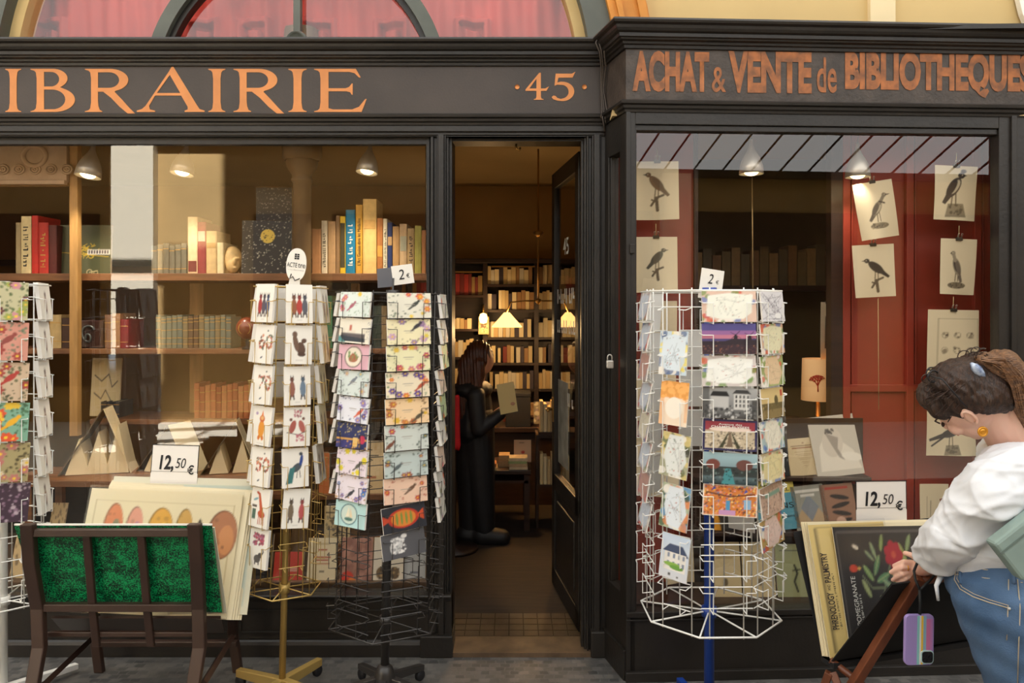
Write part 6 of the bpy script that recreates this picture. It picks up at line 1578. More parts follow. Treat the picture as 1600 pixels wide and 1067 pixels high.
for pt, pb in ((136, 145), (221, 230)):
    bar([P(pb + 6, 1010, -.66), P(pb, 950, -.70), P(pt, 838, -.78)], .028, .016).build('slat', STANDW, st, bevel=.003)
tray = MB().add([P(80, 962, -.64), P(345, 962, -.64), P(350, 985, -.3), P(100, 985, -.3), P(80, 966, -.64), P(345, 966, -.64), P(350, 989, -.3), P(100, 989, -.3)], [(0, 1, 2, 3), (7, 6, 5, 4), (0, 4, 5, 1), (1, 5, 6, 2), (2, 6, 7, 3), (3, 7, 4, 0)]); tray.build('tray', STANDW, st)
# speckled green panel
gm = bpy.data.materials.new('green_speckled_laminate'); gm.use_nodes = True; nt = gm.node_tree; bs = nt.nodes['Principled BSDF']; bs.inputs['Roughness'].default_value = .35
tc = nt.nodes.new('ShaderNodeTexCoord'); nz = nt.nodes.new('ShaderNodeTexNoise'); nz.inputs['Scale'].default_value = 190; nz.inputs['Detail'].default_value = 3; nz.inputs['Roughness'].default_value = .7
n2 = nt.nodes.new('ShaderNodeTexNoise'); n2.inputs['Scale'].default_value = 26; n2.inputs['Detail'].default_value = 4
mt = nt.nodes.new('ShaderNodeMath'); mt.operation = 'MULTIPLY_ADD'; mt.inputs[1].default_value = .35
rp = nt.nodes.new('ShaderNodeValToRGB'); e_ = rp.color_ramp.elements; e_[0].position = .60; e_[0].color = lin((2, 26, 16)) + [1]; e_[1].position = .77; e_[1].color = lin((20, 170, 100)) + [1]; x_ = e_.new(.67); x_.color = lin((4, 84, 50)) + [1]
nt.links.new(tc.outputs['Object'], nz.inputs['Vector']); nt.links.new(tc.outputs['Object'], n2.inputs['Vector']); nt.links.new(n2.outputs['Fac'], mt.inputs[0]); nt.links.new(nz.outputs['Fac'], mt.inputs[2]); nt.links.new(mt.outputs[0], rp.inputs[0]); nt.links.new(rp.outputs[0], bs.inputs['Base Color'])
def slabq(tl, tr, br, bl, t):
    t = Vector((0, t, 0)); q = [Vector(p) for p in (bl, br, tr, tl)]
    return MB().add(q + [p + t for p in q], [(0, 1, 2, 3), (7, 6, 5, 4), (0, 4, 5, 1), (1, 5, 6, 2), (2, 6, 7, 3), (3, 7, 4, 0)])
slabq(P(22, 821, -.775), P(331, 821, -.775), P(347, 957, -.66), P(62, 945, -.66), .004).build('front_panel', gm, st)
slabq(P(22, 818.5, -.776), P(331, 818.5, -.776), P(331, 821, -.776), P(22, 821, -.776), .006).build('panel_edge', PAPER, st)


def framed_print(tl, tr, bl, cv, lab, t=.004, sleeve=True, name='print', edge=(230, 220, 190), grp=None):
    tl, tr, bl = Vector(tl), Vector(tr), Vector(bl)
    xv = tr - tl; zv = tl - bl; w_, h_ = xv.length, zv.length
    xn = xv.normalized(); yn = zv.cross(xn).normalized(); zn = xn.cross(yn)
    M = Matrix((xn, yn, zn)).transposed().to_4x4(); M.translation = bl + xv / 2
    o = link(name, sheet_mesh(name, cv, w_, h_, t, edge=edge)); o.matrix_world = M
    tag(o, lab, 'print', grp)
    if sleeve:
        s_ = MB().box(-w_ / 2 - .006, w_ / 2 + .006, -.003, -.0015, -.004, h_ + .012).build('clear_sleeve', SLEEVE, o, org=(0, 0, 0))
    return o, w_, h_


cv = Cv(110, 84, (232, 218, 180)); A = cv.asp
cv.rect(.04, .04, A - .04, .045, (196, 176, 130)); cv.rect(.06, .9, A - .06, .906, (190, 170, 126)); cv.rect(.06, .1, .066, .9, (190, 170, 126)); cv.rect(A - .07, .1, A - .064, .9, (190, 170, 126))
for (x, rx, ry, col, c2_) in ((.24, .085, .22, (216, 120, 76), (130, 124, 96)), (.42, .075, .2, (224, 150, 130), (190, 130, 150)), (.64, .11, .2, (220, 160, 50), (236, 186, 70)), (.84, .075, .2, (206, 160, 80), (120, 70, 60)), (.97, .02, .12, (60, 46, 40), (60, 46, 40)), (1.17, .13, .2, (176, 116, 80), (206, 140, 90))):
    cv.ell(x, .66, rx, ry, (tuple(int(v * .7) for v in col))); cv.ell(x + .006, .66, rx * .92, ry * .94, col); cv.ell(x + rx * .3, .62, rx * .5, ry * .6, c2_)
    cv.spots(6, [tuple(int(v * .85) for v in col)], (.008, .02), (x - rx * .5, .5, x + rx * .5, .8))
cv.spots(30, [(150, 130, 100)], (.004, .01), (.1, .1, A - .1, .4))
framed_print(P(130, 762, -.50), P(366, 773, -.50), P(106, 955, -.63), cv, 'front cream print of orange and brown vegetable slices in the left stand', .004)
cv = Cv(110, 84, (226, 222, 196)); A = cv.asp; cv.rect(.05, .06, A - .05, .94, (196, 206, 190))
for k, col in enumerate(((206, 90, 90), (196, 60, 76), (226, 160, 150), (120, 140, 90), (226, 150, 90), (232, 176, 50), (70, 120, 150))):
    cv.ell(.17 + k * .165, .8, .07, .09, col); cv.ell(.19 + k * .165, .88, .02, .03, (90, 120, 60))
framed_print(P(152, 745, -.44), P(385, 750, -.44), P(140, 955, -.60), cv, 'print with a row of red and yellow flowers standing behind the vegetable print', .004)
blankc = Cv(8, 8, (226, 214, 180))
for k in range(5):
    o, w_, h_ = framed_print(P(150, 758 - 2 * k, -.485 + .012 * k), P(371 + 3.2 * k, 770 - 2 * k, -.485 + .012 * k), P(130, 956, -.625 + .006 * k), blankc, 'cream backed sheet, %s behind the front vegetable print' % ordn(k), .003, False, edge=[(236, 228, 204), (206, 190, 150)][k % 2], grp='backing sheets in the left stand')
cv = Cv(30, 50, (206, 200, 176)); cv.rect(.04, .03, .05, .97, (206, 180, 90)); cv.rect(.55, .03, .56, .97, (206, 180, 90)); cv.rect(.1, .3, .5, .66, (90, 88, 80)); cv.rect(.4, 0, .45, .5, (160, 160, 150))
framed_print(P(240, 826, -.745), P(336, 824, -.745), P(262, 960, -.642), cv, 'grey-cream print leaning forward against the green panel', .004, False)


def price_card(tl, tr, bl, lab):
    o, w_, h_ = framed_print(tl, tr, bl, Cv(6, 6, (238, 232, 224)), lab, .003, False, 'price_sign', edge=(60, 56, 54))
    o['category'] = 'sign'
    z = h_ * .52
    text_obj('lettering', '12,', -w_ * .32, -w_ * .02, z - h_ * .1, z + h_ * .26, INK, o, weight=.03, shear=.1)
    text_obj('lettering', '50', 0.02 * w_, w_ * .24, z - .01 * h_, z + h_ * .2, INK, o, weight=.0, shear=.2)
    text_obj('lettering', '\u20ac', w_ * .28, w_ * .42, z - h_ * .14, z + h_ * .06, INK, o, weight=.02)
    MB().box(-w_ / 2, w_ / 2, -.0008, 0, h_ * .43, h_ * .435).build('rule_line', INK, o, org=(0, 0, 0))
    for (x0, x1, z0, z1) in ((-.5, .5, .985, 1), (-.5, -.49, .4, 1), (.49, .5, .4, 1)): MB().box(x0 * w_, x1 * w_, -.0012, 0, z0 * h_, z1 * h_).build('border', INK, o, org=(0, 0, 0))
    return o


price_card(P(243, 694, -.43), P(316, 696, -.43), P(233, 768, -.45), 'white 12,50 euro price sign standing behind the prints of the left stand')

# ================================================================== RIGHT PRINT BROWSER
BO = Vector((1.02, -1.08, 0)); PH = R(17)
br = empty('print_browser', BO, 'folding wooden print browser with a black cloth sling in front of the woman', 'print stand', world=False)
br.rotation_euler = (0, 0, PH)
MBR = T(BO) @ Rz(PH)
BRN = mat('reddish_stained_wood', (104, 58, 36), .4, vary=.25, scale=6, stretch=(4, 4, 1)); CLO = mat('black_sling_cloth', (16, 15, 16), .8, vary=.2, scale=20)
zv, LB = .47, .62
slab = MB().add([(0, 0, zv), (LB, 0, zv), (LB, -.22, zv + .318), (.03, -.22, zv + .318), (0, .004, zv), (LB, .004, zv), (LB, -.216, zv + .321), (.03, -.216, zv + .321)], [(0, 1, 2, 3), (7, 6, 5, 4), (0, 4, 5, 1), (1, 5, 6, 2), (2, 6, 7, 3), (3, 7, 4, 0)]); slab.build('cloth_sling', CLO, br, org=(0, 0, 0))
slab = MB().add([(0, 0.042, zv), (LB, .042, zv), (LB, .19, zv + .36), (0, .19, zv + .36), (0, .046, zv), (LB, .046, zv), (LB, .194, zv + .36), (0, .194, zv + .36)], [(0, 1, 2, 3), (7, 6, 5, 4), (0, 4, 5, 1), (1, 5, 6, 2), (2, 6, 7, 3), (3, 7, 4, 0)]); slab.build('cloth_sling', CLO, br, org=(0, 0, 0))
MB().add([(0.0, 0.0, zv - .004), (LB, 0, zv - .004), (LB, .045, zv - .004), (0, .045, zv - .004)], [(0, 3, 2, 1)]).box(0, LB, -.01, .05, zv - .02, zv - .004).build('base_strip', CLO, br, org=(0, 0, 0))
def leg3(a, b, r=.017): return MB().tube([a, b], r, 4).build('leg', BRN, br, org=(0, 0, 0), bevel=.003)
leg3((.115, -.235, zv + .335), (-.10, .1, .0), .02); leg3((LB + .01, -.235, zv + .335), (LB - .02, .1, .0), .02)
leg3((.0, .012, zv - .04), (-.09, .12, .0)); leg3((.012, .01, zv - .04), (.05, -.28, .0)); leg3((LB + .02, .185, zv + .43), (LB + .02, -.28, .0))
MB().tube([(.0, -.1, .2), (LB, -.1, .2)], .012, 6).build('stretcher', BRN, br, org=(0, 0, 0)); MB().tube([(.1, -.228, zv + .322), (LB, -.228, zv + .322)], .012, 6).build('top_bar', BRN, br, org=(0, 0, 0))
MB().tube([(.005, .012, zv), (.24, -.17, zv - .2)], .012, 5).build('stretcher', BRN, br, org=(0, 0, 0))


def LP(x, y, z): return MBR @ Vector((x, y, z))


c = Cv(40, 84, (226, 200, 130)); A = c.asp; c.rect(.04, .03, .05, .97, (60, 50, 44)); c.rect(.04, .965, A, .97, (60, 50, 44)); c.rect(.04, .03, A, .035, (60, 50, 44)); c.ell(.45, .62, .1, .2, (206, 140, 110)); c.ell(.46, .2, .1, .16, (206, 150, 120))
o, w_, h_ = framed_print(LP(-.012, .142, zv + .395), LP(.30, .142, zv + .382), LP(.004, .012, zv + .005), c, 'yellow Phrenology and Palmistry poster at the left of the right browser', .003, True)
TM = lambda x: T((x, -.0018, 0)) @ Ry(R(-90))
dk = mat('dark_print_ink', (52, 44, 40), .6)
text_obj('lettering', 'PHRENOLOGY', h_ * .2, h_ * .475, -.013, .013, dk, o, M=TM(-w_ / 2 + .04), weight=.02); text_obj('lettering', 'AND', h_ * .49, h_ * .535, -.006, .006, dk, o, M=TM(-w_ / 2 + .04)); text_obj('lettering', 'PALMISTRY', h_ * .55, h_ * .78, -.013, .013, dk, o, M=TM(-w_ / 2 + .04), weight=.02)
text_obj('lettering', '~', h_ * .2, h_ * .62, -.004, .004, dk, o, M=TM(-w_ / 2 + .062))
c = Cv(110, 84, (52, 50, 50)); A = c.asp; c.rect(.03, .95, A - .03, .955, (130, 126, 120)); c.rect(.03, .04, .035, .95, (130, 126, 120))
def leaf(x, y, l_, an, col=(110, 140, 90)): c.ell(x, y, l_, l_ * .32, col, an); c.line((x - l_ * math.cos(R(an)), y - l_ * math.sin(R(an))), (x + l_ * math.cos(R(an)), y + l_ * math.sin(R(an))), .004, (170, 180, 130))
c.x = c.x * 1.38
c.pline([(.4, .05), (.47, .3), (.56, .5), (.66, .66), (.7, .72)], .008, (120, 130, 100)); c.pline([(.7, .1), (.7, .4), (.68, .6)], .008, (120, 130, 100)); c.pline([(.56, .5), (.4, .5), (.3, .6)], .006, (120, 130, 100))
for (x, y, l_, an, col) in ((.33, .5, .08, 120, (150, 160, 110)), (.38, .62, .08, 130, (120, 150, 90)), (.5, .68, .09, 60, (90, 130, 90)), (.56, .58, .09, 20, (100, 140, 100)), (.62, .52, .08, -30, (120, 150, 120)), (.48, .8, .07, 110, (120, 140, 110)), (.6, .86, .07, 70, (130, 150, 80)), (.42, .76, .06, 140, (100, 120, 100)), (.86, .76, .1, 110, (150, 160, 90)), (.95, .85, .08, 60, (130, 150, 100)), (.46, .2, .08, 100, (130, 140, 120)), (.38, .12, .06, 60, (120, 130, 110)), (.66, .4, .08, 70, (120, 140, 90)), (.74, .55, .09, 100, (140, 160, 100)), (.55, .4, .07, 150, (90, 120, 80))): leaf(x, y, l_, an, col)
for k in range(7): a_ = k * .9; c.ell(.74 + .07 * math.cos(a_), .76 + .065 * math.sin(a_), .055, .045, (176, 44, 60), math.degrees(a_))
c.ell(.74, .76, .03, .03, (206, 90, 70)); c.ell(.2, .66, .05, .03, (196, 70, 50)); c.ell(.27, .66, .02, .012, (220, 180, 90)); c.ell(.26, .83, .04, .015, (220, 210, 190), -20)
o, w_, h_ = framed_print(LP(.062, .128, zv + .385), LP(.64, .128, zv + .345), LP(.082, .008, zv + .006), c, 'dark grey Pomegranate print with a red flower under the woman\'s hand', .003, True)
gy = mat('pale_print_ink', (200, 200, 192), .6)
text_obj('lettering', 'POMEGRANATE', h_ * .22, h_ * .6, -.009, .009, gy, o, M=TM(-w_ / 2 + .05)); text_obj('lettering', '~~', h_ * .24, h_ * .46, -.004, .004, gy, o, M=TM(-w_ / 2 + .068))
for k in range(4):
    o, w_, h_ = framed_print(LP(-.03 + .004 * k, .172 - .005 * k, zv + .398), LP(.56, .172 - .005 * k, zv + .36), LP(-.008 + .004 * k, .034 - .0035 * k, zv + .004), blankc, 'sheet of the pile behind the right browser posters, %s from the back' % ordn(k), .0025, False, edge=[(196, 180, 140), (226, 214, 180)][k % 2], grp='backing sheets in the right browser')
price_card(P(1323, 753, -.78), P(1402, 752, -.78), P(1338, 826, -.78), 'white 12,50 euro price sign standing behind the right browser prints')
# ================================================================== THE WOMAN AT THE BROWSER
wm = empty('person', (1.42, -1.42, 0), 'woman in a white shirt and blue jeans bending over the print browser', 'person')
SK = mat('fair_skin', (228, 184, 164), .5, vary=.04, scale=8, sss=.15)
JEAN = mat('blue_denim', (86, 114, 148), .85, col2=(58, 86, 120), scale=6, bump=.25, bscale=260)
SHIRT = mat('white_cotton', (222, 226, 232), .75, vary=.02, scale=4, bump=.12, bscale=14)
HAIRM = mat('dark_brown_hair', (66, 44, 32), .38, col2=(34, 22, 18), scale=26, stretch=(7, 7, 1), bump=.5, bscale=60)
HAIRL = mat('light_brown_hair', (136, 98, 66), .4, col2=(80, 54, 38), scale=30, stretch=(2, 7, 7), bump=.5, bscale=60)
hc = P(1508, 622, -1.40)
f_ = Vector((-.46, .58, -.67)).normalized(); u_ = Vector((-.66, -.02, .70)); u_ = (u_ - f_ * u_.dot(f_)).normalized(); l_ = u_.cross(f_).normalized()
HM = Matrix((l_, -f_, u_)).transposed()      # local x=left, -y=face, z=up


def H(l, f, u): return hc + l_ * l + f_ * f + u_ * u


HM4 = HM.to_4x4()
nb_ = P(1592, 706, -1.36); elb = P(1480, 846, -1.44); wr = P(1452, 881, -1.28); hnd = P(1437, 889, -1.22)
sk = [('e', H(0, 0, .0), (.074, .092, .1), HM4), ('e', H(0, .035, -.05), (.055, .055, .06), HM4), ('e', H(0, .05, -.092), (.03, .03, .025), HM4), ('e', H(0, .094, -.03), (.011, .014, .022), HM4), ('e', H(0, .088, -.062), (.022, .01, .008), HM4),
      ('e', H(.03, .07, -.035), (.026, .022, .024), HM4), ('e', H(-.03, .07, -.035), (.026, .022, .024), HM4),
      ('c', H(0, -.03, -.05), nb_, .056, .064), ('c', nb_, P(1620, 740, -1.36), .07, .1),
      ('c', elb, wr, .034, .026), ('c', wr, P(1441, 889, -1.25), .026, .022)]
# palm: flattened, back towards the street
pal = P(1438, 889, -1.235)
PM = Matrix((Vector((-1, .25, -.08)).normalized(), Vector((.2, .95, 0)).normalized(), Vector((0, .0, 1)))).transposed().to_4x4()
sk += [('e', pal, (.042, .014, .030), PM), ('e', pal + Vector((.02, 0, .004)), (.032, .018, .026), PM)]
fr_ = []
def finger(base, pts, r0, r1): fr_.append((base, pts, r0, r1))
def F(px, py, Y): return P(px, py, Y - .105 - (px - 1395) * .0002)
finger(0, [F(1425, 879, -1.12), F(1412, 878, -1.125), F(1404, 881, -1.11), F(1397, 884, -1.095)], .0092, .0068)
finger(0, [F(1423, 886, -1.12), F(1409, 887, -1.13), F(1400, 890, -1.115), F(1392, 894, -1.10)], .0094, .0068)
finger(0, [F(1423, 893, -1.12), F(1410, 897, -1.13), F(1402, 901, -1.115), F(1395, 906, -1.10)], .009, .0066)
finger(0, [F(1425, 899, -1.12), F(1415, 905, -1.13), F(1409, 910, -1.12), F(1404, 914, -1.105)], .008, .006)
finger(0, [F(1438, 878, -1.13), F(1429, 870, -1.14), F(1421, 866, -1.135), F(1414, 864, -1.125)], .0098, .0072)
for _, pts, r0, r1 in fr_:
    for i in range(3):
        a = r0 + (r1 - r0) * i / 3; b = r0 + (r1 - r0) * (i + 1) / 3
        sk.append(('c', pts[i], pts[i + 1], a, b))
# legs and feet inside the clothes
for sx, sy in ((0.0, -.09), (.06, .09)):
    sk += [('c', (1.38 + sx, -1.42 + sy, .82), (1.39 + sx, -1.42 + sy, .45), .075, .05), ('c', (1.39 + sx, -1.42 + sy, .45), (1.42 + sx, -1.42 + sy, .08), .048, .036)]
sk += [('c', P(1620, 740, -1.36), (1.42, -1.42, .84), .1, .1), ('c', P(1575, 748, -1.5), elb, .04, .032), ('c', P(1620, 740, -1.36), P(1575, 740, -1.5), .06, .05)]
body = clay('body', sk, SK, .0036, 3, wm)
# ear (part of the head's look)
ec = H(.076, .004, -.012); m_ = MB()
EM = (HM @ Matrix.Rotation(R(-12), 3, 'X')).to_4x4()
m_.ellip(ec, (.007, .014, .026), EM, 18, 12); m_.tube([ec + l_ * .007 + (u_ * math.cos(a) * .022 - f_ * math.sin(a) * .0115) for a in np.linspace(-1.0, 3.3, 14)], .0038, 8)
m_.build('ear', SK, wm)
m_ = MB(); m_.tube([H(.086, .002, -.052) + (Vector((1, 0, 0)) * math.cos(a) + Vector((0, 0, 1)) * math.sin(a)) * .011 - Vector((0, 0, .012)) for a in np.linspace(0, 2 * math.pi, 17)[:-1]], .0035, 8, True); m_.ellip(H(.086, .002, -.052) - Vector((0, 0, .012)), (.009, .004, .009), None, 12, 8)
m_.build('earring', mat('gold_earring', (214, 150, 50), .3, metal=.6), wm)
for s_ in (.03, -.03):
    MB().ellip(H(s_, .088, -.008), (.012, .005, .0045), HM4, 12, 8).build('eye', mat('eye_dark', (60, 44, 36), .3), wm)
    MB().tube([H(s_ - .016, .09, .008), H(s_, .095, .012), H(s_ + .018, .084, .008)], .0024, 6).build('eyebrow', HAIRM, wm)
MB().ellip(H(0, .094, -.066), (.016, .004, .004), HM4, 12, 8).build('lips', mat('lips', (196, 124, 110), .4), wm)
# hair: cap, gathered mass, curls
hs = [('e', H(0, -.012, .022), (.08, .096, .094), HM4), ('e', H(0, .048, .064), (.06, .042, .04), HM4), ('e', H(.0, -.06, -.02), (.072, .06, .075), HM4), ('e', H(.045, .05, .038), (.028, .03, .034), HM4), ('e', H(.055, -.045, -.01), (.028, .035, .045), HM4), ('e', H(-.04, .05, .03), (.03, .03, .04), HM4),
      ('e', P(1470, 602, -1.42), (.026, .036, .022)), ('e', P(1530, 575, -1.40), (.058, .06, .045)), ('c', P(1530, 580, -1.4), P(1568, 600, -1.40), .052, .052), ('e', P(1562, 645, -1.40), (.03, .05, .03))]
wav = lambda co, no: co + no * (.0011 * np.sin(co[:, :1] * 330 + co[:, 2:3] * 210 + 3 * np.sin(co[:, :1] * 60)) + .0010 * np.sin(co[:, 1:2] * 420 + co[:, :1] * 190 + 2 * np.sin(co[:, 2:3] * 90)))
hair = clay('hair', hs, HAIRM, .004, 3, wm, disp=wav)
clay('loose_hair', [('c', P(1540, 566, -1.44), P(1566, 570, -1.45), .03, .046), ('c', P(1566, 572, -1.45), P(1592, 612, -1.45), .048, .056), ('c', P(1592, 612, -1.45), P(1606, 655, -1.43), .054, .036), ('c', P(1560, 600, -1.43), P(1585, 640, -1.43), .04, .03)], HAIRL, .004, 3, wm, disp=lambda co, no: co + no * (.0022 * np.sin(co[:, :1] * 190 + co[:, 2:3] * 150 + 1.5 * np.sin(co[:, :1] * 40))))
hr = random.Random(5); m_ = MB()
for k in range(34):    # fine strands over the crown
    a = H(.07 + hr.uniform(-.03, .012), .06 - .012 * hr.uniform(0, 5), .0 + .1 * hr.random()); b = P(1528 + hr.uniform(-8, 14), 572 + hr.uniform(-8, 16), -1.46)
    mid = (a + b) / 2 + l_ * .022 + Vector((0, 0, .008))
    m_.tube([a, mid, b], .0014, 4)
m_.build('hair_strands', HAIRM, wm)
m_ = MB()
for k in range(26):
    c0 = P(1470 + hr.uniform(-20, 18), 602 + hr.uniform(-14, 16), -1.42 + hr.uniform(-.03, .03)); r_ = hr.uniform(.006, .016); ph = hr.random() * 6
    m_.tube([c0 + Vector((r_ * math.cos(ph + t), .004 * t, r_ * math.sin(ph + t))) for t in np.linspace(0, 4, 9)], .0016, 4)
for k in range(14):
    c0 = P(1520 + hr.uniform(-14, 20), 553 + hr.uniform(-5, 9), -1.42 + hr.uniform(-.03, .03)); r_ = hr.uniform(.008, .016); ph = hr.random() * 6
    m_.tube([c0 + Vector((r_ * math.cos(ph + t), .004 * t, r_ * math.sin(ph + t))) for t in np.linspace(0, 3.4, 8)], .0014, 4)
for k in range(22):
    a = P(1545 + hr.uniform(-10, 20), 562 + hr.uniform(-10, 10), -1.46); b = P(1600 + hr.uniform(-14, 4), 632 + hr.uniform(-20, 30), -1.45)
    m_.tube([a, (a + b) / 2 + Vector((.012, -.012, .014)), b], .0016, 4)
m_.build('curls', HAIRM, wm)
m_ = MB()
for k in range(60):
    o1, o2 = hr.uniform(-1, 1), hr.uniform(-1, 1)
    m_.tube([P(1542 + 10 * o1, 556 + 8 * abs(o2), -1.475 + .01 * o2), P(1572 + 9 * o1, 558 + 12 * hr.random() + 10 * abs(o1), -1.50), P(1590 + 10 * o1, 596 + 10 * o2, -1.508), P(1600 + 8 * o1, 640 + 14 * o2, -1.49)], .0017, 4)
m_.build('loose_strands', HAIRL, wm)
# claw clip, glasses
clp = MB(); ca, cb = P(1517, 567, -1.478), P(1539, 590, -1.478); d_ = (cb - ca)
pp_ = Vector((d_.z, 0, -d_.x)).normalized()
clp.tube([ca, ca + d_ * .25, ca + d_ * .5, ca + d_ * .75, cb], [.003, .011, .013, .01, .003], 10)
clp.build('hair_clip', mat('pearl_clip', (200, 214, 236), .2, col2=(90, 110, 150), scale=60, coat=.6), wm)
gls = MB(); g0 = P(1458, 588, -1.43)
for q in (Vector((0, 0, 0)), Vector((.028, .06, .004))): gls.tube([g0 + q + Vector((.022 * math.cos(t), .014 * math.cos(t), .016 * math.sin(t))) for t in np.linspace(0, 2 * math.pi, 17)[:-1]], .0022, 6, True)
gls.tube([g0 + Vector((.018, .008, .01)), g0 + Vector((.016, .03, .014)), g0 + Vector((.014, .055, .014))], .002, 6)
gls.tube([g0 + Vector((-.02, -.01, .004)), P(1472, 592, -1.47), P(1484, 606, -1.485), H(.08, -.012, .01)], .002, 6)
gls.build('glasses', INK, wm)
# shirt
sh = [('c', P(1606, 752, -1.36), P(1582, 880, -1.40), .135, .125), ('e', P(1590, 742, -1.46), (.1, .1, .08)), ('c', P(1585, 745, -1.49), P(1545, 772, -1.5), .078, .07), ('c', P(1545, 772, -1.5), P(1482, 842, -1.42), .07, .062), ('c', P(1482, 842, -1.43), P(1466, 860, -1.36), .062, .056),
      ('c', P(1560, 805, -1.38), P(1540, 858, -1.42), .09, .09), ('e', P(1592, 712, -1.36), (.1, .11, .05)), ('c', P(1590, 745, -1.25), P(1560, 790, -1.16), .07, .06)]
WV = [(Vector((hr_.uniform(-1, 1), hr_.uniform(-1, 1), hr_.uniform(-1, 1))).normalized() * hr_.uniform(22, 75), hr_.random() * 6) for hr_ in [random.Random(11)] for _ in range(9)]
def fold(co, no):
    d = 0
    for v, p in WV:
        d = d + (1 - np.abs(np.sin(co @ np.array(v) * .5 + p + 1.2 * np.sin(co[:, 2] * 19 + p)))) ** 3 * (.24 / v.length)
    return co + no * d[:, None]
fold_old = lambda co, no: co + no * (.0022 * np.sin(co[:, :1] * 46 + co[:, 2:3] * 38 + 3 * np.sin(co[:, 2:3] * 17 + co[:, 1:2] * 23)) * np.sin(co[:, :1] * 21 - co[:, 2:3] * 33) + .0018 * np.abs(np.sin(co[:, :1] * 60 - co[:, 2:3] * 44 + 2 * np.sin(co[:, 1:2] * 30))))
clay('shirt', sh, SHIRT, .005, 3, wm, disp=fold)
m_ = MB(); cd = (P(1464, 864, -1.34) - P(1482, 842, -1.43)).normalized(); cc0 = P(1467, 862, -1.355)
e1 = cd.cross(Vector((0, 0, 1))).normalized(); e2 = e1.cross(cd)
for dd, r_ in ((0, .056), (.02, .054)): m_.tube([cc0 + cd * dd + (e1 * math.cos(t) + e2 * math.sin(t)) * r_ for t in np.linspace(0, 2 * math.pi, 25)[:-1]], .009, 8, True)
m_.build('rolled_cuff', SHIRT, wm)
# collar
m_ = MB(); ctr = P(1594, 704, -1.365); ax = (nb_ - H(0, -.03, -.05)).normalized(); a1 = ax.cross(Vector((0, 1, 0))).normalized(); a2 = ax.cross(a1)
n = 28; vs = []
for j, (rr_, hh_) in enumerate(((.070, -.034), (.077, -.036), (.094, .016), (.088, .018))):
    for k in range(n): t = 2 * math.pi * k / n; vs.append(ctr + (a1 * math.cos(t) + a2 * math.sin(t)) * rr_ + ax * hh_)
fs = [(j * n + k, j * n + (k + 1) % n, ((j + 1) % 4) * n + (k + 1) % n, ((j + 1) % 4) * n + k) for j in range(4) for k in range(n)]
m_.add(vs, fs, True); m_.build('collar', SHIRT, wm)
# jeans
jn = [('e', P(1566, 915, -1.42), (.14, .16, .085)), ('c', P(1562, 940, -1.47), (1.39, -1.49, .5), .115, .082), ('c', P(1580, 940, -1.35), (1.45, -1.33, .5), .115, .082), ('c', (1.39, -1.49, .5), (1.42, -1.5, .08), .08, .062), ('c', (1.45, -1.33, .5), (1.48, -1.32, .08), .08, .062), ('e', P(1600, 950, -1.42), (.11, .15, .12))]
jo = clay('jeans', jn, JEAN, .006, 4, wm, disp=lambda co, no: co + no * (.002 * np.sin(co[:, 2:3] * 90 + co[:, :1] * 40)))
bpy.context.view_layer.update()
org_c = Vector((0, -DC, 1.6)); mw = jo.matrix_world.copy(); iv = mw.inverted()
def onj(px, py, off=.002):
    tgt = P(px, py, -1.4); d = (tgt - org_c).normalized()
    hit, loc, nor, _ = jo.ray_cast(iv @ org_c, (iv.to_3x3() @ d).normalized())
    return (mw @ loc) - d * off if hit else None
ST = mat('tan_stitching', (190, 176, 150), .7)
def stitch(pts, r_, m=ST, name='seam'):
    q = [p for p in (onj(*p) for p in pts) if p is not None]
    if len(q) > 1: MB().tube(q, r_, 5).build(name, m, wm)
stitch([(1494, 893), (1491, 905), (1500, 920), (1520, 932), (1545, 941), (1576, 950)], .0014); stitch([(1497, 893), (1495, 904), (1503, 917), (1522, 928), (1546, 937), (1576, 946)], .001)
stitch([(1590, 905), (1594, 950), (1592, 1000), (1590, 1067)], .0014); stitch([(1576, 905), (1575, 950), (1573, 1000)], .0014)
q = onj(1577, 951)
if q: MB().ellip(q, (.004, .003, .004), None, 10, 6).build('rivet', STEEL, wm)
stitch([(1480, 896), (1500, 898), (1540, 903), (1598, 910)], .0012); stitch([(1482, 884), (1500, 886), (1540, 890), (1598, 896)], .0012)
for x in (1500, 1582):
    stitch([(x, 882), (x + 1, 900), (x + 2, 912)], .005, JEAN, 'belt_loop')
for sx, sy in ((1.40, -1.50), (1.46, -1.32)):
    clay('shoe', [('c', (sx + .03, sy, .045), (sx - .12, sy, .035), .04, .034), ('e', (sx + .03, sy, .07), (.04, .036, .04))], mat('white_shoe', (220, 218, 212), .5), .006, 3, wm)
MB().tube([P(1470, 900, -1.38), P(1463, 915, -1.39), P(1466, 938, -1.39)], [.008, .006, .004], 8).build('shirt_tail', SHIRT, wm)
# ring, bag
MB().tube([F(1417, 886.5, -1.125) + Vector((0, .0095 * math.cos(t), .0095 * math.sin(t))) for t in np.linspace(0, 2 * math.pi, 13)[:-1]], .0016, 6, True).build('ring', mat('gold_earring', (214, 150, 50), .3, metal=.6), wm)
bagM = T(P(1622, 842, -1.60)) @ Ry(R(-38))
bg_ = MB().box(-.1, .14, -.012, .03, -.055, .065, bagM).build('shoulder_bag', mat('sage_canvas', (130, 150, 144), .7, vary=.06, scale=14), bevel=.008); tag(bg_, 'sage green flat bag under the arm of the woman at the picture edge', 'bag')
MB().box(-.1, .14, -.014, -.011, .035, .04, bagM).build('bag_seam', mat('sage_dark', (96, 112, 106), .7), bg_)
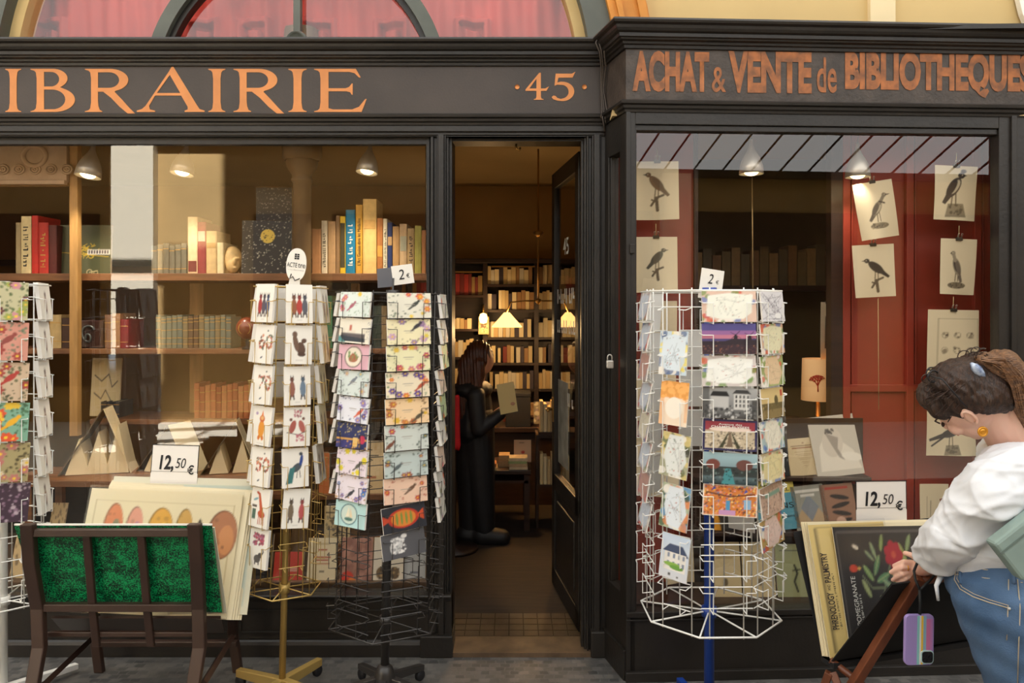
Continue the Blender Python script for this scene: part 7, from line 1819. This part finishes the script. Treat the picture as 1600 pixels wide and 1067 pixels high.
# phone hanging from a wrist strap
ph = empty('phone', P(1437, 1000, -1.31), 'smartphone in a striped pastel case hanging from the wrist of the woman', 'phone', world=False); ph.rotation_euler = (0, R(1), R(4))
sc_ = (2.22) / 1200
W_, Hh = 47 * sc_, 79 * sc_
def rrect(w_, h_, r, n=6):
    pts = []
    for cx_, cz_, a0_ in ((w_ / 2 - r, h_ / 2 - r, 0), (-w_ / 2 + r, h_ / 2 - r, 90), (-w_ / 2 + r, -h_ / 2 + r, 180), (w_ / 2 - r, -h_ / 2 + r, 270)):
        pts += [(cx_ + r * math.cos(R(a0_ + 90 * k / n)), cz_ + r * math.sin(R(a0_ + 90 * k / n))) for k in range(n + 1)]
    return pts
MB().prism(rrect(W_, Hh, .014)[::-1], .011).build('case', mat('lilac_case', (160, 140, 200), .4), ph, org=(0, 0, 0), bevel=.002)
for k, (x0, x1, col) in enumerate(((-.008, -.001, (140, 200, 200)), (-.001, .004, (226, 226, 222)), (.004, .010, (236, 190, 60)), (.010, .019, (140, 180, 200)), (.019, .031, (206, 120, 170)), (.031, .038, (190, 130, 190)))):
    MB().box(x0, x1, -.0008, .002, -Hh / 2 + (.012 if k in (4, 5) else .003), Hh / 2 - (.012 if k > 3 else .003)).build('stripe', mat('stripe_%d' % k, col, .4), ph, org=(0, 0, 0))
MB().prism([(x + .022, z - .048) for x, z in rrect(.038, .038, .01)][::-1], .004, T((0, -.003, 0))).build('camera_frame', mat('camera_rim', (190, 220, 220), .3), ph, org=(0, 0, 0))
cmo = MB().prism([(x + .022, z - .048) for x, z in rrect(.032, .032, .008)][::-1], .002, T((0, -.0045, 0))).build('camera_plate', INK, ph, org=(0, 0, 0))
for (x, z) in ((.014, -.04), (.014, -.056), (.03, -.048)): MB().lathe([(0, -.002), (.005, -.002), (.006, 0), (.006, .002)], (x, -.0045, z), 14, Rx(R(90))).build('lens', mat('lens_glass', (30, 34, 44), .1, coat=1), cmo, org=(0, 0, 0))
st_ = MB(); tp = P(1437, 961, -1.305)
st_.tube([tp, P(1438, 945, -1.308), P(1437, 920, -1.31)], .0045, 8).tube([P(1437, 921, -1.312), P(1430, 905, -1.30), P(1428, 892, -1.275), P(1433, 880, -1.28), P(1444, 866, -1.285), P(1456, 866, -1.27), P(1466, 876, -1.25), P(1464, 894, -1.27), P(1452, 908, -1.30), P(1438, 921, -1.312)], .0038, 8)
o = st_.build('wrist_strap', mat('black_cord', (20, 22, 24), .7)); tag(o, 'black cord wrist strap looped on the hand of the woman', 'strap')
